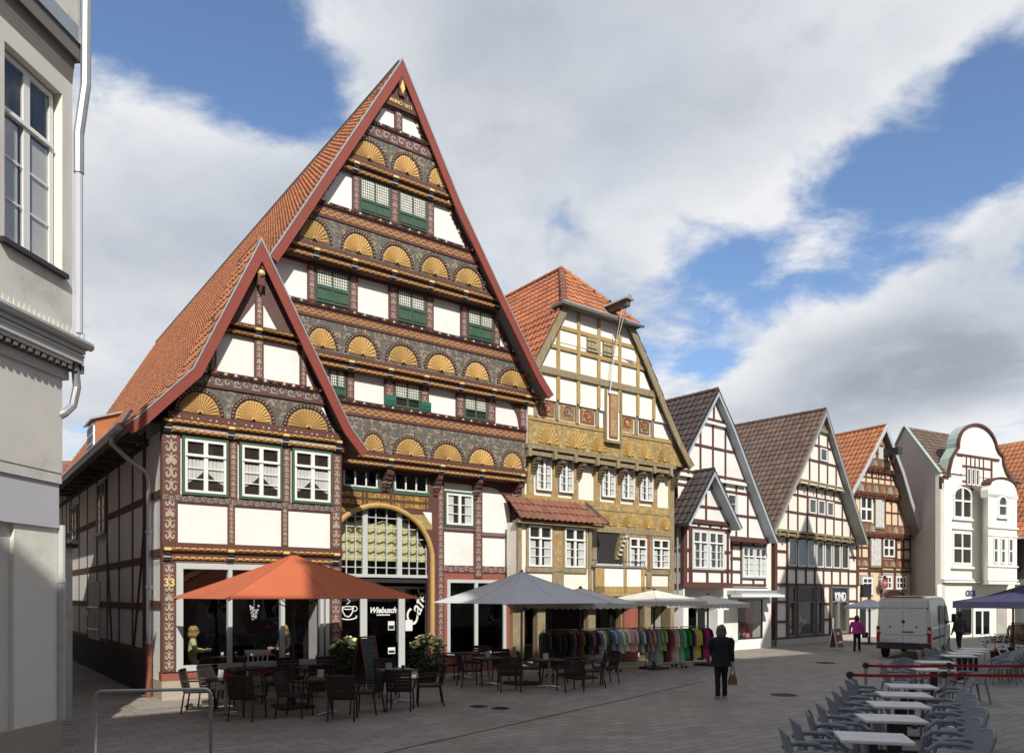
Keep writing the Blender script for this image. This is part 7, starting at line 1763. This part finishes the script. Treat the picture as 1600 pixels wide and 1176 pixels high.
def hand(chains, w, d, curl=.5, s=1.0, side=1, fwd=(0, -1, 0)):
    """five fingers rooted in the palm; w wrist, d direction of the palm"""
    w = Vector(w); d = Vector(d).normalized(); f = Vector(fwd); f = (f-d*f.dot(d)).normalized(); c = d.cross(f).normalized()
    palm = w+d*.075*s; chains.append([(*w, .020*s, .026*s), (*(w+d*.035*s), .018*s, .032*s), (*palm, .014*s, .034*s)])
    for i, (off, ln) in enumerate(((.027, .070), (.009, .080), (-.009, .075), (-.027, .060))):
        p0 = palm+f*off*s; p1 = p0+(d*.45+c*-.1*side).normalized()*ln*.5*s; p2 = p1+(d*(1-curl)+c*-curl*side).normalized()*ln*.45*s
        chains.append([(*palm, .014*s, .034*s), (*p0, .0095*s), (*p1, .0088*s), (*p2, .0075*s)])
    q = w+d*.03*s; p0 = q+f*.034*s; p1 = p0+(d*.7+f*.5-c*.3*side).normalized()*.04*s; chains.append([(*(w+d*.035*s), .018*s, .032*s), (*p0, .011*s), (*p1, .009*s)])
def cloth_loft(b, rings, m, n=20, fold=.012, seed=1):
    """smooth garment through elliptical rings (x, y, z, rx, ry) with soft vertical folds"""
    R2 = []
    for a, c in zip(rings, rings[1:]):
        for j in range(4): t = j/4; t2 = t*t*(3-2*t); R2.append(tuple(a[i]+(c[i]-a[i])*(t if i == 2 else t2) for i in range(5)))
    R2.append(rings[-1]); km = b.mat(m); i0 = len(b.v); z0, z1 = R2[0][2], R2[-1][2]
    for x, y, z, rx, ry in R2:
        h = max(0, 1-(z-z0)/(z1-z0+1e-6)*1.3)
        for k in range(n): t = 2*math.pi*k/n; f = 1+fold*8*h*math.sin(t*5+seed)+fold*3*math.sin(t*3+z*25); b.v.append((x+rx*math.cos(t)*f, y+ry*math.sin(t)*f, z))
    for j in range(len(R2)-1):
        for k in range(n): a = i0+j*n+k; c = i0+j*n+(k+1) % n; b.f.append((a, c, c+n, a+n)); b.mi.append(km); b.uv.append(None)
def limb(b, pts, m, n=12):
    P = [Vector(p[:3]) for p in pts]; out = []; rr = []
    for i in range(len(P)-1):
        for j in range(5):
            t = j/5; p0 = P[max(i-1, 0)]; p1, p2 = P[i], P[i+1]; p3 = P[min(i+2, len(P)-1)]
            out.append(.5*((2*p1)+(p2-p0)*t+(2*p0-5*p1+4*p2-p3)*t*t+(3*p1-p0-3*p2+p3)*t**3)); rr.append((pts[i][3]+(pts[i+1][3]-pts[i][3])*t)*(1+.05*math.sin(len(out)*2.1)))
    out.append(P[-1]); rr.append(pts[-1][3]); b.tube(out, rr, n, m)
def walker(x, y, rz, H, lab, top, legs, hairm, style='short', shoe='shoe_black', stride=.12, arm_r=None, arm_l=None, width=1.0, hem=.0, hood=False):
    """a person seen from behind or the front; local -y is the way they face"""
    r = empty('person', (x, y, 0), R(rz), lab, 'person'); k = H/1.72; W = width
    hip, sh, nk = .90*k, 1.40*k, 1.47*k; kn = .48*k
    fl = (-.09*k, -stride, .07*k); frr = (.09*k, stride, .07*k)
    ar = arm_r or [(-.25*k*W, .02, 1.12*k), (-.27*k*W, -.02, .86*k)]; al = arm_l or [(.25*k*W, .02, 1.12*k), (.27*k*W, -.06, .86*k)]
    S0 = [(0, 0, hip+.05*k, .13*k*W, .10*k), (0, .005, 1.10*k, .125*k*W, .095*k), (0, .01, 1.27*k, .15*k*W, .10*k), (0, .01, sh-.01*k, .13*k*W, .085*k), (0, .0, nk, .055*k)]
    ch = [S0+[(0, -.01, 1.53*k, .05*k)]]
    for s, f_, hipo in ((-1, fl, -.08*k), (1, frr, .08*k)):
        kx = (hipo+f_[0])/2; ch.append([(0, 0, hip+.05*k, .13*k*W, .10*k), (hipo, 0, hip-.06*k, .085*k), (kx, f_[1]*.45-.03, kn, .058*k), (f_[0], f_[1], .12*k, .038*k), (f_[0], f_[1]-.08, .045*k, .034*k), (f_[0], f_[1]-.15, .03*k, .026*k)])
    for s, a in ((-1, ar), (1, al)):
        ch.append([(0, .01, sh-.01*k, .13*k*W, .085*k), (s*.165*k*W, .01, sh-.055*k, .046*k), (*a[0], .045*k), (*a[1], .028*k)])
        hand(ch, a[1], Vector(a[1])-Vector(a[0]), .55, k, s)
    skinned('body', r, ch, 'skin', 2)
    b = MB(); hc = (0, -.015, 1.605*k); head(b, hc, k); b.build('face', r, smooth=True); hair(r, hc, k, hairm, style)
    b = MB(); cloth_loft(b, [(0, 0, hip-(.04+hem)*k, .195*k*W, .145*k), (0, 0, hip+.10*k, .178*k*W, .130*k), (0, .005, 1.12*k, .168*k*W, .122*k), (0, .01, 1.28*k, .192*k*W, .128*k), (0, .012, 1.385*k, .200*k*W, .112*k), (0, .012, 1.435*k, .150*k*W, .098*k), (0, .006, 1.475*k, .082*k, .080*k), (0, .0, 1.515*k, .078*k, .078*k)], top)
    for s, a in ((-1, ar), (1, al)):
        e = Vector(a[1])*.98+Vector(a[0])*.02; limb(b, [(s*.15*k*W, .012, 1.395*k, .062*k), (s*.20*k*W, .012, 1.34*k, .070*k), (*a[0], .058*k), (*e, .044*k)], top)
    b.tube([(0.083*k*math.cos(t*.5), .083*k*math.sin(t*.5), 1.505*k+.012*math.sin(t*.5)) for t in range(13)], .014*k, 6, top)
    b.build('jacket', r, smooth=True)
    b = MB(); cloth_loft(b, [(0, 0, hip-.13*k, .135*k, .115*k), (0, 0, hip-.03*k, .168*k*W, .130*k), (0, 0, hip+.08*k, .150*k*W, .115*k)], legs, fold=.003)
    for f_, hipo in ((fl, -.08*k), (frr, .08*k)):
        kx = (hipo+f_[0])/2; limb(b, [(hipo, 0, hip-.02*k, .098*k), (hipo*.98, f_[1]*.2-.01, hip-.20*k, .086*k), (kx, f_[1]*.45-.03, kn, .066*k), ((kx+f_[0])/2, f_[1]*.75, .28*k, .060*k), (f_[0], f_[1], .065*k, .060*k)], legs)
    b.build('trousers', r, smooth=True)
    for f_ in (fl, frr):
        b = MB(); b.prism([(f_[1]+.05, 0), (f_[1]+.06, .06), (f_[1]+.0, .10), (f_[1]-.08, .075), (f_[1]-.20, .04), (f_[1]-.21, 0)], f_[0]-.042, f_[0]+.042, shoe)
        b.v = [(v[1], v[0], v[2]) for v in b.v]; b.build('shoe', r, bevel=.015)
    return r, k
x, y = gp(1127, 17.95)
w1, k = walker(x, y, 180-5, 1.70, 'grey-haired woman in black jacket and trousers walking away with a handbag', 'jacket_black', 'trousers_black', 'hair_grey', 'bob', 'shoe_grey', .06, arm_r=[(-.235, .03, 1.12), (-.265, -.02, .87)], arm_l=[(.235, -.04, 1.13), (.20, -.22, 1.02)], width=1.2, hem=.10)
# handbag hanging from her right hand, which is on the right as seen from behind
hx_, hy_ = x+.27, y+.02
r = empty('handbag', (hx_, hy_, .0), 0, 'tan leather handbag carried in the walking woman\'s hand', 'bag'); b = MB()
b.prism([(-.10, .32), (.10, .32), (.085, .46), (.045, .56), (-.045, .56), (-.085, .46)], -.05, .05, 'leather_tan'); b.build('bag_body', r, bevel=.015)
for s in (-.03, .03): b = MB(); b.tube([(-.05, s, .54), (-.03, s*.6, .68), (0, 0, .80), (.03, s*.6, .68), (.05, s, .54)], .007, 6, 'leather_tan'); b.build('handle', r)
x, y = gp(1339, 33.3); walker(x, y, 150, 1.52, 'person in a bright magenta jacket walking away past the navy shop sign', 'jacket_magenta', 'trousers_black', 'hair_dark', 'bob', stride=.2, width=1.2)
r = empty('shoulder_bag', (x+.33, y-.05, 0), 0, 'black bag at the hip of the person in magenta', 'bag'); b = MB(); b.box(-.12, .12, -.06, .06, .58, .82, 'shoe_black'); b.build('bag_body', r, bevel=.03); b = MB(); b.tube([(-.1, 0, .8), (-.16, 0, 1.1), (-.2, 0, 1.25)], .012, 6, 'shoe_black'); b.build('strap', r)
x, y = gp(1499, 32.4); walker(x, y, 200, 1.72, 'man in dark grey jacket and jeans standing beside the van', 'jacket_grey', 'jeans_dark', 'hair_dark', 'short', stride=.08, width=1.22)
# guests inside behind the bay window
def sitter(x, y, z0, rz, lab, top, hm, reach=True):
    r = empty('person', (x, y, z0), R(rz), lab, 'person')
    ch = [[(0, 0, .52, .13, .11), (0, .0, .74, .115, .09), (0, -.01, .92, .14, .09), (0, -.02, 1.05, .10, .075), (0, -.03, 1.12, .045), (0, -.04, 1.18, .045)]]
    for s in (-1, 1): ch.append([(0, 0, .52, .13, .11), (s*.10, -.05, .50, .085), (s*.12, -.42, .52, .065), (s*.12, -.45, .10, .045), (s*.12, -.56, .04, .035)])
    for s in (-1, 1):
        a = [(s*.21, -.08, .82), (s*.14, -.30, .80 if reach else .72)]; ch.append([(0, -.02, 1.05, .10, .075), (s*.165, -.02, 1.04, .055), (*a[0], .042), (*a[1], .027)]); hand(ch, a[1], (0, -1, .1), .5, 1, s, (0, 0, 1))
    skinned('body', r, ch, 'skin'); b = MB(); head(b, (0, -.05, 1.27)); b.build('face', r, smooth=True); hair(r, (0, -.05, 1.27), 1.0, hm, 'bob')
    jk = [[(0, 0, .50, .15, .13), (0, 0, .74, .135, .11), (0, -.01, .92, .155, .11), (0, -.02, 1.06, .115, .09), (0, -.03, 1.11, .06)]]
    for s in (-1, 1): jk.append([(0, -.02, 1.06, .115, .09), (s*.17, -.02, 1.045, .07), (s*.21, -.08, .82, .057), (s*.15, -.27, .80 if reach else .73, .042)])
    skinned('jumper', r, jk, top, 2, 1)
    lg = [[(0, 0, .5, .145, .125), (0, -.02, .47, .14, .12)]]
    for s in (-1, 1): lg.append([(0, -.02, .47, .14, .12), (s*.10, -.08, .50, .10), (s*.12, -.43, .52, .078), (s*.12, -.45, .12, .055)])
    skinned('trousers', r, lg, 'trousers_black', 2, 0); return r
dN = Vector((.8, .6)); nN = Vector((.6, -.8)); O1 = Vector((-7.98, 17.5))
def ip(u_, w_): p = O1+dN*u_+nN*w_; return p.x, p.y
x, y = ip(.85, -.75); sitter(x, y, .26, 36.87+75, 'blonde woman in pale yellow jumper seated behind the bay shop window', 'knit_yellow', 'hair_blond')
x, y = ip(3.25, -1.0); sitter(x, y, .22, 36.87-70, 'blonde guest in black seated behind the middle shop pane', 'jacket_black', 'hair_blond')
def inner_table(u_, w_, lb):
    x, y = ip(u_, w_); r = empty('indoor_table', (x, y, .12), R(36.87), lb, 'table', 'tables inside the cafe'); b = MB(); b.cyl((0, 0, .72), .4, .03, 20, 'interior_wood'); b.build('tabletop', r); b = MB(); b.cyl((0, 0, 0), .04, .72, 8, 'frame_dark'); b.build('column', r)
    for n_, c in (('drinking_glass', 'display_teal'), ('drinking_glass', 'white_paint')):
        g_ = MB(); g_.lathe([(.02, 0), (.03, .01), (.035, .12), (.03, .12), (.02, .02)], n=10, m=c); o = g_.build(n_); q = random.uniform(-.2, .2); o.location = (x+q, y+q*.5, .87); tag(o, '%s glass on the %s' % ('green' if c == 'display_teal' else 'white', lb.split(' with')[0]), 'glass')
inner_table(1.75, -.8, 'round wooden table beside the woman in yellow'); inner_table(2.55, -.9, 'round wooden table before the middle pane')
def stool(u_, w_, lb):
    x, y = ip(u_, w_); r = empty('indoor_chair', (x, y, .12), R(36.87+random.uniform(-60, 60)), lb, 'chair', 'white chairs inside the cafe')
    for a, c in (((-.18, -.18), (-.2, -.2)), ((.18, -.18), (.2, -.2)), ((-.18, .18), (-.2, .22)), ((.18, .18), (.2, .22))): b = MB(); b.tube([(a[0], a[1], .45), (c[0], c[1], 0)], .018, 6, 'white_paint'); b.build('leg', r)
    b = MB(); b.box(-.2, .2, -.2, .2, .44, .47, 'white_paint'); b.build('seat', r); b = MB(); b.box(-.2, .2, .19, .215, .82, .92, 'white_paint')
    for s in (-.12, 0, .12): b.bar((s, .19, .46), (s, .2, .84), .03, .02, 'white_paint')
    b.build('backrest', r)
stool(2.15, -.35, 'white wooden chair inside between the first and second pane'); stool(2.45, -.3, 'white wooden chair inside behind the second pane'); stool(4.75, -2.9, 'white wooden chair inside left of the glass door')
# white hanging grape ornaments in the shop windows
def ornament(H, p, py, w_, lb):
    u_, z = H.px(p, py, w_); b = MB(); rnd = random.Random(int(p))
    for k in range(34): t = rnd.random(); a = rnd.random()*6.28; rr = .09*(1-t)+.02; b.ball((rr*math.cos(a), rr*math.sin(a), -.38*t), .03, 'display_white', 4)
    b.tube([(0, 0, 0), (0, 0, .5)], .006, 4, 'white_grey'); o = b.build('window_ornament'); q = O1+dN*u_+nN*w_; o.location = (q.x, q.y, z); tag(o, lb, 'ornament', 'white grape ornaments hanging in the windows')
ornament(H1, 397, 946, -.2, 'white grape cluster hanging in the bay shop window'); H1b = H1
ornament(H1, 714, 945, -1.6, 'white grape cluster hanging in the left half of the right shop window'); ornament(H1, 768, 948, -1.6, 'white grape cluster hanging in the right half of the right shop window')
# ---------------------------------------------------------------- delivery van seen from behind
m_, b_ = newmat('van_white'); setc(b_, (.66, .655, .61), .28, None, spec=.5); b_.inputs['Coat Weight'].default_value = .3
plain('tyre', (.02, .02, .02), .85, .2, 8, .4); plain('lamp_red', (.35, .01, .012), .2, .1); plain('plastic_black', (.03, .03, .032), .6, .15, 6); plain('plate_white', (.55, .55, .52), .5, .05)
VW, VL_ = 1.86, 5.7; rr_ = Vector((15.5, 28.4)); hd = Vector((.6, .8)); pr = Vector((.8, -.6)); vc = rr_-pr*(VW/2)
van = empty('delivery_van', (vc.x, vc.y, 0), math.atan2(hd.y, hd.x), 'white delivery van parked facing away beside the marble tables', 'van')
# local: +x forward, y left, rear face at x=0
def sec(x, zb, zt, w_, rt=.16, tuck=.07):
    h = w_/2; P = []
    for s in (-1, 1):
        q = [(s*(h-.03), zb), (s*h, zb+.25), (s*h, zb+.75), (s*(h-.015), 1.2), (s*(h-tuck), zt-rt*1.2), (s*(h-tuck-rt*.35), zt-rt*.45), (s*(h-tuck-rt*1.2), zt-.02), (s*.3, zt)]
        P.append(q)
    return [(x, a, c) for a, c in P[0]]+[(x, a, c) for a, c in P[1][::-1]]
b = MB()
S_ = [sec(.0, .42, 2.34, VW-.06), sec(.05, .40, 2.38, VW), sec(1.5, .40, 2.40, VW), sec(3.6, .40, 2.40, VW), sec(4.1, .4, 2.33, VW-.01), sec(4.45, .4, 2.12, VW-.03), sec(4.95, .4, 1.35, VW-.05, .12), sec(5.4, .4, 1.15, VW-.12, .1), sec(5.7, .45, .95, VW-.3, .08)]
for A_, B2 in zip(S_, S_[1:]):
    for i in range(len(A_)): j = (i+1) % len(A_); b.face([A_[i], A_[j], B2[j], B2[i]], 'van_white')
b.face(S_[0], 'van_white'); b.face(S_[-1][::-1], 'van_white'); b.build('body', van)
for s in (-1, 1):
    b = MB(); b.box(-.025, .0, min(s*.012, s*(VW/2-.13)), max(s*.012, s*(VW/2-.13)), .62, 2.22, 'van_white'); o = b.build('rear_door', van, bevel=.02)
    b = MB(); b.box(-.031, -.024, min(s*.06, s*(VW/2-.2)), max(s*.06, s*(VW/2-.2)), 1.93, 1.945, 'plastic_black'); b.box(-.032, -.024, min(s*.05, s*(VW/2-.2)), max(s*.05, s*(VW/2-.2)), .92, .93, 'plastic_black'); b.ball((-.03, s*.45, 1.22), .035, 'plastic_black', 5, (.4, 1, 1)); b.build('door_seam', o)
    b = MB(); y0 = s*(VW/2-.115); y1 = s*(VW/2+.004); b.box(-.02, .10, min(y0, y1), max(y0, y1), .64, 1.24, 'lamp_red'); b.box(-.026, -.018, min(y0, y1)+.01, max(y0, y1)-.01, 1.0, 1.1, 'plate_white'); b.build('tail_lamp', van, bevel=.015)
    for zz in (.95, 1.9): b = MB(); b.box(-.03, .05, s*(VW/2-.13)-.03, s*(VW/2-.13)+.03, zz, zz+.05, 'plastic_black'); b.build('hinge', van)
    for xw in (.95, 4.75):
        b = MB(); yw = s*(VW/2-.13); b.tube([(xw, yw-.11, .35), (xw, yw-.09, .35), (xw, yw+.09, .35), (xw, yw+.11, .35)], [.30, .345, .345, .30], 24, 'tyre'); o = b.build('wheel', van)
        b = MB(); b.tube([(xw, yw+s*.10, .35), (xw, yw+s*.118, .35)], .19, 16, 'zinc'); b.build('hub_cap', o)
b = MB(); b.box(-.09, .12, -VW/2+.0, VW/2-.0, .38, .62, 'plastic_black'); b.box(-.10, .02, -.55, .55, .56, .63, 'plastic_black'); b.build('bumper', van, bevel=.03)
for s in (-1, 1): b = MB(); b.box(-.095, -.085, s*.72-.1, s*.72+.1, .46, .52, 'lamp_red'); b.build('reflector', van)
b = MB(); b.box(-.034, -.026, .22, .76, .66, .78, 'plate_white'); b.build('number_plate', van)
b = MB(); b.box(-.04, -.02, .05, -.35, 1.02, 1.06, 'plastic_black'); b.build('door_handle', van); b = MB(); b.tube([(-.045, 0, 1.42), (-.02, 0, 1.42)], .06, 16, 'plastic_black'); b.build('badge', van)
b = MB(); b.box(.4, 3.2, -VW/2-.012, -VW/2+.0, .74, .84, 'plastic_black'); b.box(-.02, .012, -VW/2+.3, VW/2-.3, 2.33, 2.37, 'lamp_red'); b.build('side_moulding', van)
for s in (-1, 1):
    b = MB(); y = s*(VW/2-.03); b.face([(3.55, y+s*.03, 1.25), (4.75, y+s*.02, 1.25), (4.40, y-s*.03, 1.98), (3.6, y-s*.02, 2.02)], 'glass_dark'); b.face([(3.55, y+s*.028, 1.25), (4.75, y+s*.018, 1.25), (4.40, y-s*.032, 1.98), (3.6, y-s*.022, 2.02)], 'plastic_black'); b.build('side_window', van)
    b = MB(); y = s*(VW/2+.006); b.box(3.36, 3.375, y-.006, y+.006, .5, 2.1, 'plastic_black'); b.build('door_seam', van); b = MB(); b.box(1.95, 1.965, y-.006, y+.006, .5, 2.1, 'plastic_black'); b.build('door_seam', van)
b = MB(); y = -(VW/2+.012); b.face([(2.0, y, 1.3), (3.3, y, 1.3), (3.3, y+.05, 2.0), (2.0, y+.05, 2.0)], 'black_paint'); b.build('side_pane', van)
b = MB(); b.box(4.45, 4.55, -VW/2-.24, -VW/2-.0, 1.3, 1.34, 'plastic_black'); b.box(4.45, 4.55, -VW/2-.27, -VW/2-.1, 1.3, 1.65, 'plastic_black'); b.build('wing_mirror', van, bevel=.02)
b = MB(); b.face([(4.47, -.8, 2.08), (4.97, -.84, 1.36), (4.97, .84, 1.36), (4.47, .8, 2.08)], 'black_paint'); o = b.build('windscreen', van); o.location = (.02, 0, .01)
